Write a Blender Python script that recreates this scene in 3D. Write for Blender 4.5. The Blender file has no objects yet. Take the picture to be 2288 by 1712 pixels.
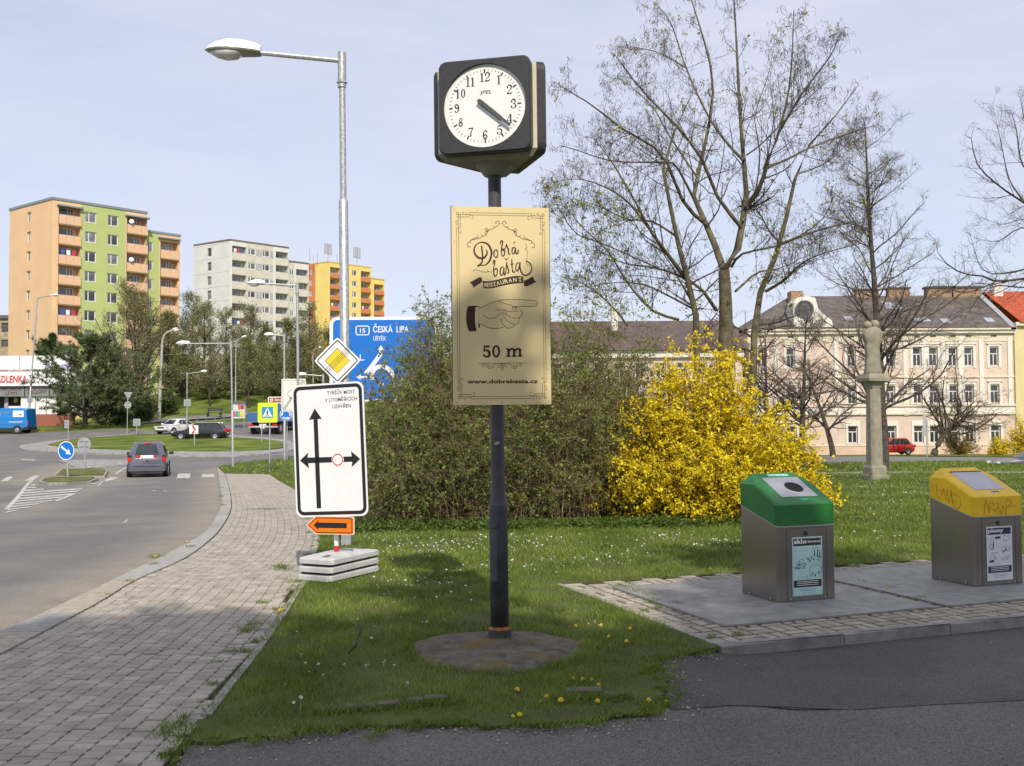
import bpy, math, random
import numpy as np
from mathutils import Vector, Matrix, Euler
from mathutils.geometry import tessellate_polygon

R = math.radians
random.seed(7)
RNG = np.random.default_rng(11)
SC = bpy.context.scene
COL = SC.collection

# ---------------------------------------------------------------- camera
F, W, H = 2245.0, 2288.0, 1712.0          # focal length in photo pixels, photo size
EYE = 1.6
PITCH, ROLL = 2.14, -0.35
cam_d = bpy.data.cameras.new("camera")
cam_d.sensor_width = 36.0
cam_d.lens = 36.0 * F / W
cam_d.clip_start, cam_d.clip_end = 0.1, 2000.0
cam = bpy.data.objects.new("camera", cam_d)
CAMROT = Matrix.Rotation(R(90 + PITCH), 3, 'X') @ Matrix.Rotation(R(ROLL), 3, 'Z')
cam.matrix_world = Matrix.Translation((0, 0, EYE)) @ CAMROT.to_4x4()
COL.objects.link(cam)
SC.camera = cam

# ---------------------------------------------------------------- sky, sun, exposure
SUN_AZ, SUN_EL = 11.0, 41.0               # degrees right of straight behind the camera, height
world = bpy.data.worlds.new("World")
SC.world = world
world.use_nodes = True
wn, wl = world.node_tree.nodes, world.node_tree.links
wn.clear()
w_out = wn.new('ShaderNodeOutputWorld')
w_bg = wn.new('ShaderNodeBackground')
w_bg.inputs['Strength'].default_value = 0.15
w_sky = wn.new('ShaderNodeTexSky')
w_sky.sky_type = 'NISHITA'
w_sky.sun_disc = False
w_sky.sun_elevation = R(SUN_EL)
w_sky.sun_rotation = R(180 - SUN_AZ)
w_sky.altitude = 200
w_sky.air_density, w_sky.dust_density, w_sky.ozone_density = 1.0, 1.6, 1.6
# thin veil of high cloud all over the sky
w_tc = wn.new('ShaderNodeTexCoord')
w_map = wn.new('ShaderNodeMapping')
w_map.inputs['Scale'].default_value = (1.5, 1.5, 6.0)
w_map.inputs['Rotation'].default_value = (0.0, 0.3, 0.0)
w_nz = wn.new('ShaderNodeTexNoise')
w_nz.inputs['Scale'].default_value = 1.7
w_nz.inputs['Detail'].default_value = 8
w_nz.inputs['Roughness'].default_value = 0.62
w_rmp = wn.new('ShaderNodeMapRange')
w_rmp.inputs['From Min'].default_value = 0.32
w_rmp.inputs['From Max'].default_value = 0.72
w_rmp.inputs['To Min'].default_value = 0.58
w_rmp.inputs['To Max'].default_value = 0.97
w_mix = wn.new('ShaderNodeMixRGB')
w_mix.inputs['Color2'].default_value = (4.38, 4.45, 5.22, 1)
wl.new(w_tc.outputs['Generated'], w_map.inputs['Vector'])
wl.new(w_map.outputs['Vector'], w_nz.inputs['Vector'])
wl.new(w_nz.outputs['Fac'], w_rmp.inputs['Value'])
wl.new(w_rmp.outputs['Result'], w_mix.inputs['Fac'])
wl.new(w_sky.outputs['Color'], w_mix.inputs['Color1'])
wl.new(w_mix.outputs['Color'], w_bg.inputs['Color'])
wl.new(w_bg.outputs['Background'], w_out.inputs['Surface'])

sun_d = bpy.data.lights.new("sun", 'SUN')
sun_d.energy = 3.35
sun_d.angle = R(0.53)
sun_d.color = (1.0, 0.92, 0.79)
sun = bpy.data.objects.new("sun", sun_d)
SUN_TO = Vector((math.sin(R(SUN_AZ)) * math.cos(R(SUN_EL)), -math.cos(R(SUN_AZ)) * math.cos(R(SUN_EL)), math.sin(R(SUN_EL))))
sun.rotation_euler = SUN_TO.to_track_quat('Z', 'Y').to_euler()
sun.location = SUN_TO * 60
COL.objects.link(sun)

SC.view_settings.view_transform = 'Standard'
SC.view_settings.look = 'None'
SC.view_settings.exposure = 0.22
SC.view_settings.gamma = 1.0
SC.view_settings.use_curve_mapping = False
SC.cycles.max_bounces = 6
SC.cycles.transparent_max_bounces = 8

# ---------------------------------------------------------------- where a photo point lies in the place
def ray(px, py):
    d = CAMROT @ Vector(((px - W / 2) / F, -(py - H / 2) / F, -1.0))
    return d / d.y

def P(px, py, Y):
    d = ray(px, py) * Y
    return Vector((d.x, d.y, d.z + EYE))

def sstep(a, b, x):
    t = np.clip((np.asarray(x, float) - a) / (b - a), 0, 1)
    return t * t * (3 - 2 * t)

_NY = np.array([-60, 11, 14, 25, 38, 45]); _NZ = np.array([0, 0, -.03, -.28, -.60, -.76])
_RY = np.array([-60, 11, 14, 25, 38, 45, 60, 105, 140, 400, 900]); _RZ = np.array([0, 0, -.03, -.28, -.6, -.76, -1.05, -1.95, -2.2, -2.2, -2.2])
_LY = np.array([-60, 11, 14, 25, 38, 45, 52, 62, 78, 86, 88, 94, 103, 118, 135, 165, 210, 270, 400, 900])
_LZ = np.array([0, 0, -.03, -.28, -.6, -.70, -.62, -.36, .02, .30, .42, 1.25, 1.5, 1.8, 2.2, 2.6, 3.0, 3.5, 4.0, 4.0])
_HZ = np.array([0, 0, -.03, -.28, -.6, -.70, -.68, -.40, .02, .30, .38, .75, 2.0, 4.2, 6.6, 8.0, 9.5, 12.0, 12.0, 12.0])
def T(x, y):
    """ground height"""
    x = np.asarray(x, float); y = np.asarray(y, float)
    r = x / np.maximum(y, 1.0)
    zr = np.interp(y, _RY, _RZ); zl = np.interp(y, _LY, _LZ); zh = np.interp(y, _LY, _HZ)
    wl_ = 1 - sstep(-.17, -.04, r)
    hill = sstep(-.40, -.33, r)
    return zr * (1 - wl_) + (zl * (1 - hill) + zh * hill) * wl_

def TZ(x, y):
    return float(T(x, y))

def G(px, py, dz=0.0):
    """ground point seen at a photo pixel"""
    d = ray(px, py)
    prev = 2.5
    Y = 2.5
    while Y < 700:
        if EYE + d.z * Y - (TZ(d.x * Y, Y) + dz) < 0:
            a, b = prev, Y
            for _ in range(40):
                m = (a + b) / 2
                if EYE + d.z * m - (TZ(d.x * m, m) + dz) < 0: b = m
                else: a = m
            return Vector((d.x * b, b, TZ(d.x * b, b) + dz))
        prev = Y
        Y *= 1.02
    return Vector((d.x * 700, 700, 0))

def onground(px, Y, dz=0.0):
    """ground point on the column of pixel px at distance Y"""
    d = ray(px, 940)
    return Vector((d.x * Y, Y, TZ(d.x * Y, Y) + dz))

# ---------------------------------------------------------------- materials
MATS = {}
def mat(name, col, rough=.6, metal=0.0, var=.12, vscale=6.0, bump=0.0, bscale=40.0, spec=.5, col2=None, coat=0.0,
        coords='Object', island=0.0, obrand=0.0, detail=5, mix_lo=.35, mix_hi=.65, trans=0.0, vec_scale=None, emit=None):
    if name in MATS: return MATS[name]
    m = bpy.data.materials.new(name)
    m.use_nodes = True
    nt = m.node_tree; n, l = nt.nodes, nt.links
    b = n['Principled BSDF']
    b.inputs['Roughness'].default_value = rough
    b.inputs['Metallic'].default_value = metal
    b.inputs['Specular IOR Level'].default_value = spec
    if coat: b.inputs['Coat Weight'].default_value = coat; b.inputs['Coat Roughness'].default_value = .06
    if coords == 'Position':
        g = n.new('ShaderNodeNewGeometry'); vec = g.outputs['Position']
    else:
        t = n.new('ShaderNodeTexCoord'); vec = t.outputs['Object']
    if vec_scale:
        mp = n.new('ShaderNodeMapping'); mp.inputs['Scale'].default_value = vec_scale
        l.new(vec, mp.inputs['Vector']); vec = mp.outputs['Vector']
    c1 = tuple(max(0, c * (1 - var)) for c in col) + (1,)
    c2 = (tuple(col2) if col2 else tuple(min(1, c * (1 + var)) for c in col)) + (1,)
    if var or col2:
        nz = n.new('ShaderNodeTexNoise')
        nz.inputs['Scale'].default_value = vscale
        nz.inputs['Detail'].default_value = detail
        l.new(vec, nz.inputs['Vector'])
        mr = n.new('ShaderNodeMapRange')
        mr.inputs['From Min'].default_value = mix_lo; mr.inputs['From Max'].default_value = mix_hi
        l.new(nz.outputs['Fac'], mr.inputs['Value'])
        mx = n.new('ShaderNodeMixRGB')
        mx.inputs['Color1'].default_value = c1; mx.inputs['Color2'].default_value = c2
        l.new(mr.outputs['Result'], mx.inputs['Fac'])
        out = mx.outputs['Color']
    else:
        rgb = n.new('ShaderNodeRGB'); rgb.outputs[0].default_value = tuple(col) + (1,); out = rgb.outputs[0]
    if island or obrand:
        hs = n.new('ShaderNodeHueSaturation')
        mr2 = n.new('ShaderNodeMapRange')
        amt = island or obrand
        mr2.inputs['To Min'].default_value = 1 - amt; mr2.inputs['To Max'].default_value = 1 + amt
        if island:
            gi = n.new('ShaderNodeNewGeometry'); l.new(gi.outputs['Random Per Island'], mr2.inputs['Value'])
        else:
            oi = n.new('ShaderNodeObjectInfo'); l.new(oi.outputs['Random'], mr2.inputs['Value'])
        l.new(mr2.outputs['Result'], hs.inputs['Value'])
        l.new(out, hs.inputs['Color']); out = hs.outputs['Color']
    l.new(out, b.inputs['Base Color'])
    if bump:
        nb = n.new('ShaderNodeTexNoise'); nb.inputs['Scale'].default_value = bscale; nb.inputs['Detail'].default_value = 6
        l.new(vec, nb.inputs['Vector'])
        bp = n.new('ShaderNodeBump'); bp.inputs['Strength'].default_value = bump; bp.inputs['Distance'].default_value = .01
        l.new(nb.outputs['Fac'], bp.inputs['Height']); l.new(bp.outputs['Normal'], b.inputs['Normal'])
    if emit:
        b.inputs['Emission Color'].default_value = tuple(col) + (1,); b.inputs['Emission Strength'].default_value = emit
    if trans:
        tr = n.new('ShaderNodeBsdfTranslucent'); l.new(out, tr.inputs['Color'])
        ms = n.new('ShaderNodeMixShader'); ms.inputs['Fac'].default_value = trans
        o = n['Material Output']
        l.new(b.outputs['BSDF'], ms.inputs[1]); l.new(tr.outputs['BSDF'], ms.inputs[2]); l.new(ms.outputs['Shader'], o.inputs['Surface'])
    MATS[name] = m
    return m

def asphalt(name, base, patch, speck=.25, dust=None, attr=None):
    """asphalt: stone grains, worn patches, dusty drifts"""
    if name in MATS: return MATS[name]
    m = bpy.data.materials.new(name); m.use_nodes = True
    nt = m.node_tree; n, l = nt.nodes, nt.links
    b = n['Principled BSDF']; b.inputs['Roughness'].default_value = .85; b.inputs['Specular IOR Level'].default_value = .3
    g = n.new('ShaderNodeNewGeometry'); pos = g.outputs['Position']
    def noise(s, d=4, rg=.55):
        z = n.new('ShaderNodeTexNoise'); z.inputs['Scale'].default_value = s; z.inputs['Detail'].default_value = d; z.inputs['Roughness'].default_value = rg
        l.new(pos, z.inputs['Vector']); return z.outputs['Fac']
    def rmp(v, a, c, lo=0, hi=1):
        r = n.new('ShaderNodeMapRange'); r.inputs['From Min'].default_value = a; r.inputs['From Max'].default_value = c
        r.inputs['To Min'].default_value = lo; r.inputs['To Max'].default_value = hi; l.new(v, r.inputs['Value']); return r.outputs['Result']
    def mix(f, a, c, mode='MIX'):
        x = n.new('ShaderNodeMixRGB'); x.blend_type = mode
        if isinstance(f, float): x.inputs['Fac'].default_value = f
        else: l.new(f, x.inputs['Fac'])
        for s, v in (('Color1', a), ('Color2', c)):
            if isinstance(v, tuple): x.inputs[s].default_value = v + (1,)
            else: l.new(v, x.inputs[s])
        return x.outputs['Color']
    c = mix(rmp(noise(.7, 6), .35, .65), base, patch)
    if dust: c = mix(rmp(noise(.35, 5), .5, .75, 0, .8), c, dust)
    if attr:      # grit swept to the kerbs, a layer of its own on the road sheet
        at = n.new('ShaderNodeAttribute'); at.attribute_name = attr
        ma = n.new('ShaderNodeMath'); ma.operation = 'MULTIPLY'; l.new(at.outputs['Fac'], ma.inputs[0]); l.new(rmp(noise(2.2, 7, .7), .25, .6, .25, 1), ma.inputs[1])
        c = mix(ma.outputs['Value'], c, (.31, .265, .205))
    vo = n.new('ShaderNodeTexVoronoi'); vo.inputs['Scale'].default_value = 130; l.new(pos, vo.inputs['Vector'])
    bw = n.new('ShaderNodeRGBToBW'); l.new(vo.outputs['Color'], bw.inputs['Color'])
    gr = rmp(bw.outputs['Val'], .1, .9, 1 - speck * 1.6, 1 + speck * 1.7)
    cm = n.new('ShaderNodeCombineXYZ')
    for i in range(3): l.new(gr, cm.inputs[i])
    c = mix(1.0, c, cm.outputs['Vector'], 'MULTIPLY')
    vo2 = n.new('ShaderNodeTexVoronoi'); vo2.inputs['Scale'].default_value = 22; l.new(pos, vo2.inputs['Vector'])
    c = mix(rmp(vo2.outputs['Distance'], .07, .10, .75, 0), c, tuple(x * 2.6 for x in patch)) if speck > .3 else c
    l.new(c, b.inputs['Base Color'])
    bp = n.new('ShaderNodeBump'); bp.inputs['Strength'].default_value = .5; bp.inputs['Distance'].default_value = .006
    l.new(vo.outputs['Distance'], bp.inputs['Height']); l.new(bp.outputs['Normal'], b.inputs['Normal'])
    MATS[name] = m
    return m

# ---------------------------------------------------------------- mesh building
class MB:
    """collects shapes; build() links them as ONE mesh object"""
    def __init__(s): s.v = []; s.f = []
    def add(s, vs, fs):
        o = len(s.v); s.v.extend([tuple(p) for p in vs]); s.f.extend([tuple(i + o for i in q) for q in fs]); return s
    def box(s, x0, x1, y0, y1, z0, z1, tf=None):
        vs = [(x, y, z) for z in (z0, z1) for y in (y0, y1) for x in (x0, x1)]
        if tf: vs = [tuple(tf @ Vector(p)) for p in vs]
        return s.add(vs, [(0, 2, 3, 1), (4, 5, 7, 6), (0, 1, 5, 4), (1, 3, 7, 5), (3, 2, 6, 7), (2, 0, 4, 6)])
    def bbox(s, x0, x1, y0, y1, z0, z1, b=.01):
        """box with chamfered vertical edges and top"""
        o = [(x0 + b, y0), (x1 - b, y0), (x1, y0 + b), (x1, y1 - b), (x1 - b, y1), (x0 + b, y1), (x0, y1 - b), (x0, y0 + b)]
        i = [(x0 + 2 * b, y0 + b), (x1 - 2 * b, y0 + b), (x1 - b, y0 + 2 * b), (x1 - b, y1 - 2 * b), (x1 - 2 * b, y1 - b), (x0 + 2 * b, y1 - b), (x0 + b, y1 - 2 * b), (x0 + b, y0 + 2 * b)]
        return s.loft([[(x, y, z0) for x, y in o], [(x, y, z1 - b) for x, y in o], [(x, y, z1) for x, y in i]])
    def loft(s, rings, cap=True, closed=True):
        n = len(rings[0]); vs = [p for r in rings for p in r]; fs = []
        for i in range(len(rings) - 1):
            for j in range(n if closed else n - 1):
                a, b = i * n + j, i * n + (j + 1) % n
                fs.append((a, b, b + n, a + n))
        if cap:
            fs.append(tuple(reversed(range(n)))); fs.append(tuple(range((len(rings) - 1) * n, len(rings) * n)))
        return s.add(vs, fs)
    def lathe(s, prof, n=16, c=(0, 0), sx=1, sy=1, cap=True):
        return s.loft([[(c[0] + r * sx * math.cos(2 * math.pi * k / n), c[1] + r * sy * math.sin(2 * math.pi * k / n), z) for k in range(n)] for r, z in prof], cap)
    def tube(s, pts, rad, n=8, cap=True):
        pts = [Vector(p) for p in pts]
        if not isinstance(rad, (list, tuple)): rad = [rad] * len(pts)
        rings = []; ref = None
        for i, p in enumerate(pts):
            t = (pts[min(i + 1, len(pts) - 1)] - pts[max(i - 1, 0)]).normalized()
            if ref is None: ref = t.orthogonal().normalized()
            ref = (ref - t * ref.dot(t)); ref = ref.normalized() if ref.length > 1e-6 else t.orthogonal().normalized()
            bi = t.cross(ref)
            rings.append([p + (ref * math.cos(2 * math.pi * k / n) + bi * math.sin(2 * math.pi * k / n)) * rad[i] for k in range(n)])
        return s.loft(rings, cap)
    def prism(s, poly, h0, h1, fn=None):
        """polygon (x,z list, counter-clockwise seen from -y) extruded along y from h0 (front) to h1"""
        n = len(poly); fn = fn or (lambda x, y, z: (x, y, z))
        vs = [fn(x, h0, z) for x, z in poly] + [fn(x, h1, z) for x, z in poly]
        tri = tessellate_polygon([[Vector((x, z, 0)) for x, z in poly]])
        fs = []
        for t in tri:
            a, b, c = [poly[i] for i in t]
            ccw = (b[0] - a[0]) * (c[1] - a[1]) - (b[1] - a[1]) * (c[0] - a[0]) > 0
            t = t if ccw else (t[0], t[2], t[1])
            fs.append(tuple(t)); fs.append(tuple(i + n for i in (t[0], t[2], t[1])))
        ar = sum(poly[i][0] * poly[(i + 1) % n][1] - poly[(i + 1) % n][0] * poly[i][1] for i in range(n))
        for i in range(n):
            j = (i + 1) % n
            fs.append((i, i + n, j + n, j) if ar > 0 else (j, j + n, i + n, i))
        return s.add(vs, fs)
    def mesh(s, name, m=None, smooth=False):
        me = bpy.data.meshes.new(name); me.from_pydata(s.v, [], s.f)
        if m: me.materials.append(m)
        if smooth: me.polygons.foreach_set('use_smooth', [True] * len(me.polygons))
        me.validate(); me.update()
        return me
    def build(s, name, m=None, parent=None, smooth=False, loc=None, rot=None, auto=None):
        me = s.mesh(name, m, smooth or auto is not None)
        if auto is not None: me.set_sharp_from_angle(angle=R(auto))
        return link(name, me, parent, loc, rot)

def link(name, me, parent=None, loc=None, rot=None):
    o = bpy.data.objects.new(name, me); COL.objects.link(o)
    if parent: o.parent = parent
    if loc is not None: o.location = loc
    if rot is not None: o.rotation_euler = rot
    return o

def tag(o, label, cat, group=None):
    o['label'] = label; o['category'] = cat
    if group: o['group'] = group
    return o
def thing(name, label, cat, loc=(0, 0, 0), rz=0.0, group=None, rot=None):
    o = bpy.data.objects.new(name, None); COL.objects.link(o)
    o.empty_display_size = .2
    o.location = loc; o.rotation_euler = rot if rot else (0, 0, rz)
    return tag(o, label, cat, group)
def struct(o, kind='structure'):
    o['kind'] = kind; return o
CHILD = {}
def copy_tree(o, loc, rz=None, label=None, scale=None, parent=None):
    c = o.copy(); COL.objects.link(c)
    if parent: c.parent = parent
    else:
        c.location = loc
        if rz is not None: c.rotation_euler = (0, 0, rz)
        if scale: c.scale = (scale,) * 3 if not isinstance(scale, (tuple, list)) else scale
        if label: c['label'] = label
    for ch in list(o.children):
        copy_tree(ch, None, parent=c)
    return c

def np_mesh(name, verts, faces, m=None, smooth=False, k=None):
    """verts Nx3, faces Mxk arrays -> mesh, fast"""
    k = faces.shape[1]
    me = bpy.data.meshes.new(name)
    me.vertices.add(len(verts)); me.vertices.foreach_set('co', np.ascontiguousarray(verts, np.float32).ravel())
    me.loops.add(faces.size); me.loops.foreach_set('vertex_index', np.ascontiguousarray(faces, np.int32).ravel())
    me.polygons.add(len(faces)); me.polygons.foreach_set('loop_start', np.arange(0, faces.size, k, dtype=np.int32))
    if m: me.materials.append(m)
    me.update(calc_edges=True)
    if smooth: me.polygons.foreach_set('use_smooth', np.ones(len(faces), bool))
    return me

# ---- drawing strokes / lettering as thin raised print on a panel
def catmull(pts, k=6, closed=False):
    pts = [np.array(p, float) for p in pts]
    n = len(pts); out = []
    rng = range(n) if closed else range(n - 1)
    for i in rng:
        p1, p2 = pts[i], pts[(i + 1) % n]
        p0 = pts[i - 1] if (closed or i > 0) else 2 * p1 - p2
        p3 = pts[(i + 2) % n] if (closed or i + 2 < n) else 2 * p2 - p1
        for q in range(k):
            t = q / k
            out.append(.5 * ((2 * p1) + (-p0 + p2) * t + (2 * p0 - 5 * p1 + 4 * p2 - p3) * t * t + (-p0 + 3 * p1 - 3 * p2 + p3) * t ** 3))
    if not closed: out.append(pts[-1])
    return out

class Print:
    """flat print in panel coordinates (x right, z up), facing -y, at depth y"""
    def __init__(s, y): s.mb = MB(); s.y = y
    def stroke(s, pts, w, smooth=True, closed=False, k=5, taper=False):
        q = catmull(pts, k, closed) if smooth else [np.array(p, float) for p in pts]
        n = len(q); vs = []
        for i, p in enumerate(q):
            a = q[i - 1] if (i > 0 or closed) else p; b = q[(i + 1) % n] if (i < n - 1 or closed) else p
            t = b - a; L = np.hypot(*t) or 1; nx, nz = -t[1] / L, t[0] / L
            ww = w(i / max(1, n - 1)) if callable(w) else w
            if taper: ww = ww * (0.35 + 0.65 * min(1, 4 * min(i, n - 1 - i) / n))
            if not smooth and 0 < i < n - 1:
                d1 = (q[i] - q[i - 1]); d2 = (q[i + 1] - q[i])
                d1 /= np.hypot(*d1) or 1; d2 /= np.hypot(*d2) or 1
                ww /= max(.4, math.sqrt(max(.05, (1 + float(d1 @ d2)) / 2)))
            vs += [(p[0] + nx * ww / 2, s.y, p[1] + nz * ww / 2), (p[0] - nx * ww / 2, s.y, p[1] - nz * ww / 2)]
        fs = [(2 * i, 2 * i + 1, 2 * i + 3, 2 * i + 2) for i in range(n - 1)]
        if closed: fs.append((2 * n - 2, 2 * n - 1, 1, 0))
        s.mb.add(vs, fs); return s
    def poly(s, pts):
        tri = tessellate_polygon([[Vector((p[0], p[1], 0)) for p in pts]])
        fs = []
        for t in tri:
            a, b, c = [pts[i] for i in t]
            ccw = (b[0] - a[0]) * (c[1] - a[1]) - (b[1] - a[1]) * (c[0] - a[0]) > 0
            fs.append(tuple(t) if ccw else (t[0], t[2], t[1]))
        s.mb.add([(p[0], s.y, p[1]) for p in pts], fs); return s
    def ring(s, c, ro, ri, rz=1.0, n=32, rzi=None):
        rzi = rzi if rzi is not None else rz
        vs = []
        for k in range(n):
            a = 2 * math.pi * k / n
            vs += [(c[0] + ro * math.cos(a), s.y, c[1] + ro * rz * math.sin(a)), (c[0] + ri * math.cos(a), s.y, c[1] + ri * rzi * math.sin(a))]
        s.mb.add(vs, [(2 * k, (2 * k + 2) % (2 * n), (2 * k + 3) % (2 * n), 2 * k + 1) for k in range(n)]); return s
    def disc(s, c, r, rz=1.0, n=32):
        return s.poly([(c[0] + r * math.cos(2 * math.pi * k / n), c[1] + r * rz * math.sin(2 * math.pi * k / n)) for k in range(n)])
    def rect(s, x0, x1, z0, z1): return s.poly([(x0, z0), (x1, z0), (x1, z1), (x0, z1)])
    def text(s, txt, c, size, bold=0.0, sx=1.0, align='CENTER', rot=0.0, shear=0.0, fit=None):
        """c: baseline anchor; size: cap height"""
        vs, fs, x0, x1 = text_geo(txt, bold, shear)
        k = size / .727
        kx = k * sx
        if fit: kx = fit / max(1e-6, x1 - x0)
        off = {'CENTER': (x0 + x1) / 2, 'LEFT': x0, 'RIGHT': x1}[align]
        ca, sa = math.cos(rot), math.sin(rot)
        out = []
        for x, z in vs:
            a, b = (x - off) * kx, z * k
            out.append((c[0] + a * ca - b * sa, s.y, c[1] + a * sa + b * ca))
        s.mb.add(out, fs); return s
    def build(s, name, m, parent): return s.mb.build(name, m, parent)

_TG = {}
def text_geo(txt, bold=0.0, shear=0.0):
    key = (txt, bold, shear)
    if key in _TG: return _TG[key]
    cu = bpy.data.curves.new('lettering', 'FONT'); cu.body = txt; cu.size = 1.0; cu.offset = bold; cu.shear = shear
    cu.resolution_u = 2
    ob = bpy.data.objects.new('lettering', cu); COL.objects.link(ob)
    dg = bpy.context.evaluated_depsgraph_get(); dg.update()
    me = bpy.data.meshes.new_from_object(ob.evaluated_get(dg))
    vs = [(v.co.x, v.co.y) for v in me.vertices]; fs = []
    for p in me.polygons:
        q = list(p.vertices)
        ar = sum(vs[q[i]][0] * vs[q[(i + 1) % len(q)]][1] - vs[q[(i + 1) % len(q)]][0] * vs[q[i]][1] for i in range(len(q)))
        fs.append(tuple(q) if ar > 0 else tuple(reversed(q)))
    bpy.data.objects.remove(ob); bpy.data.curves.remove(cu); bpy.data.meshes.remove(me)
    xs = [v[0] for v in vs]
    _TG[key] = (vs, fs, min(xs), max(xs))
    return _TG[key]

def rrect(x0, x1, z0, z1, r, k=5):
    out = []
    for cx, cz, a0 in ((x1 - r, z0 + r, -90), (x1 - r, z1 - r, 0), (x0 + r, z1 - r, 90), (x0 + r, z0 + r, 180)):
        for i in range(k + 1):
            a = R(a0 + 90 * i / k); out.append((cx + r * math.cos(a), cz + r * math.sin(a)))
    return out

def quadmap(tl, tr, br, bl, w, h):
    """photo pixel on a flat rectangular panel -> (x, z) on the panel, centre origin (projective)"""
    src = [tl, tr, br, bl]; dst = [(-w / 2, h / 2), (w / 2, h / 2), (w / 2, -h / 2), (-w / 2, -h / 2)]
    A, b = [], []
    for (x, y), (u, v) in zip(src, dst):
        A.append([x, y, 1, 0, 0, 0, -u * x, -u * y]); b.append(u)
        A.append([0, 0, 0, x, y, 1, -v * x, -v * y]); b.append(v)
    s = np.linalg.solve(np.array(A, float), np.array(b, float))
    def f(x, y):
        d = s[6] * x + s[7] * y + 1
        return ((s[0] * x + s[1] * y + s[2]) / d, (s[3] * x + s[4] * y + s[5]) / d)
    return f
# ================================================================ the ground
def clip_half(poly, ax, lim, keep_less):
    out = []
    n = len(poly)
    for i in range(n):
        a, b = poly[i], poly[(i + 1) % n]
        ia = (a[ax] <= lim) if keep_less else (a[ax] >= lim)
        ib = (b[ax] <= lim) if keep_less else (b[ax] >= lim)
        if ia: out.append(a)
        if ia != ib:
            t = (lim - a[ax]) / (b[ax] - a[ax])
            q = [0, 0]; q[ax] = lim; q[1 - ax] = a[1 - ax] + t * (b[1 - ax] - a[1 - ax])
            out.append(tuple(q))
    return out

def grid_lines(lo, hi):
    """spacing grows with distance"""
    v = [lo]
    while v[-1] < hi:
        y = abs(v[-1])
        v.append(v[-1] + max(.8, y * .045))
    return v

def sheet(name, poly, dz, m, skirt=0.0, xstep=None, kind='structure', zfn=None):
    """a ground sheet: polygon (x, y) draped over the terrain, edge turned down by skirt"""
    poly = [(p[0], p[1]) for p in poly]
    x0, x1 = min(p[0] for p in poly), max(p[0] for p in poly)
    y0, y1 = min(p[1] for p in poly), max(p[1] for p in poly)
    vid = {}; vs = []; fs = []
    zf = zfn or (lambda x, y: TZ(x, y) + dz)
    def vert(p):
        k = (round(p[0], 4), round(p[1], 4))
        if k not in vid:
            vid[k] = len(vs); vs.append((k[0], k[1], zf(k[0], k[1])))
        return vid[k]
    ys = grid_lines(y0, y1)
    ys[-1] = y1
    for j in range(len(ys) - 1):
        row = clip_half(clip_half(poly, 1, ys[j], False), 1, ys[j + 1], True)
        if len(row) < 3: continue
        rx0, rx1 = min(p[0] for p in row), max(p[0] for p in row)
        st = xstep or max(1.0, (ys[j + 1] - ys[j]) * 1.2)
        k0 = math.floor(rx0 / st)
        while k0 * st < rx1:
            c = clip_half(clip_half(row, 0, k0 * st, False), 0, (k0 + 1) * st, True)
            k0 += 1
            if len(c) < 3: continue
            q = []
            for p in c:
                i = vert(p)
                if not q or (q[-1] != i and q[0] != i): q.append(i)
            if len(q) < 3: continue
            ar = sum(vs[q[i]][0] * vs[q[(i + 1) % len(q)]][1] - vs[q[(i + 1) % len(q)]][0] * vs[q[i]][1] for i in range(len(q)))
            if abs(ar) < 1e-6: continue
            if ar < 0: q.reverse()
            if len(q) == 4: fs.append(tuple(q))
            else:
                for t in tessellate_polygon([[Vector((vs[i][0], vs[i][1], 0)) for i in q]]):
                    a, b, c3 = q[t[0]], q[t[1]], q[t[2]]
                    s = (vs[b][0] - vs[a][0]) * (vs[c3][1] - vs[a][1]) - (vs[b][1] - vs[a][1]) * (vs[c3][0] - vs[a][0])
                    if abs(s) > 1e-9: fs.append((a, b, c3) if s > 0 else (a, c3, b))
    mb = MB(); mb.v = vs; mb.f = fs
    if skirt:
        ring = []
        n = len(poly)
        for i in range(n):
            a, b = Vector(poly[i]), Vector(poly[(i + 1) % n])
            k = max(1, int((b - a).length / max(.5, .03 * abs(a.y))))
            for q in range(k): ring.append(a.lerp(b, q / k))
        o = len(mb.v); m_ = len(ring)
        for p in ring: mb.v.append((p.x, p.y, zf(p.x, p.y))); mb.v.append((p.x, p.y, zf(p.x, p.y) - skirt))
        for i in range(m_):
            j = (i + 1) % m_
            mb.f.append((o + 2 * i, o + 2 * i + 1, o + 2 * j + 1, o + 2 * j))
    o = mb.build(name, m, None)
    o['kind'] = kind
    return o

def inside(poly, x, y):
    """points in polygon, vectorised"""
    x = np.asarray(x); y = np.asarray(y); r = np.zeros(x.shape, bool); n = len(poly)
    for i in range(n):
        x0, y0 = poly[i][0], poly[i][1]; x1, y1 = poly[(i + 1) % n][0], poly[(i + 1) % n][1]
        if y0 == y1: continue
        c = ((y0 > y) != (y1 > y)) & (x < (x1 - x0) * (y - y0) / (y1 - y0) + x0)
        r ^= c
    return r

def smooth_line(pts, k=4):
    return [tuple(p) for p in catmull([(q[0], q[1]) for q in pts], k)]

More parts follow.
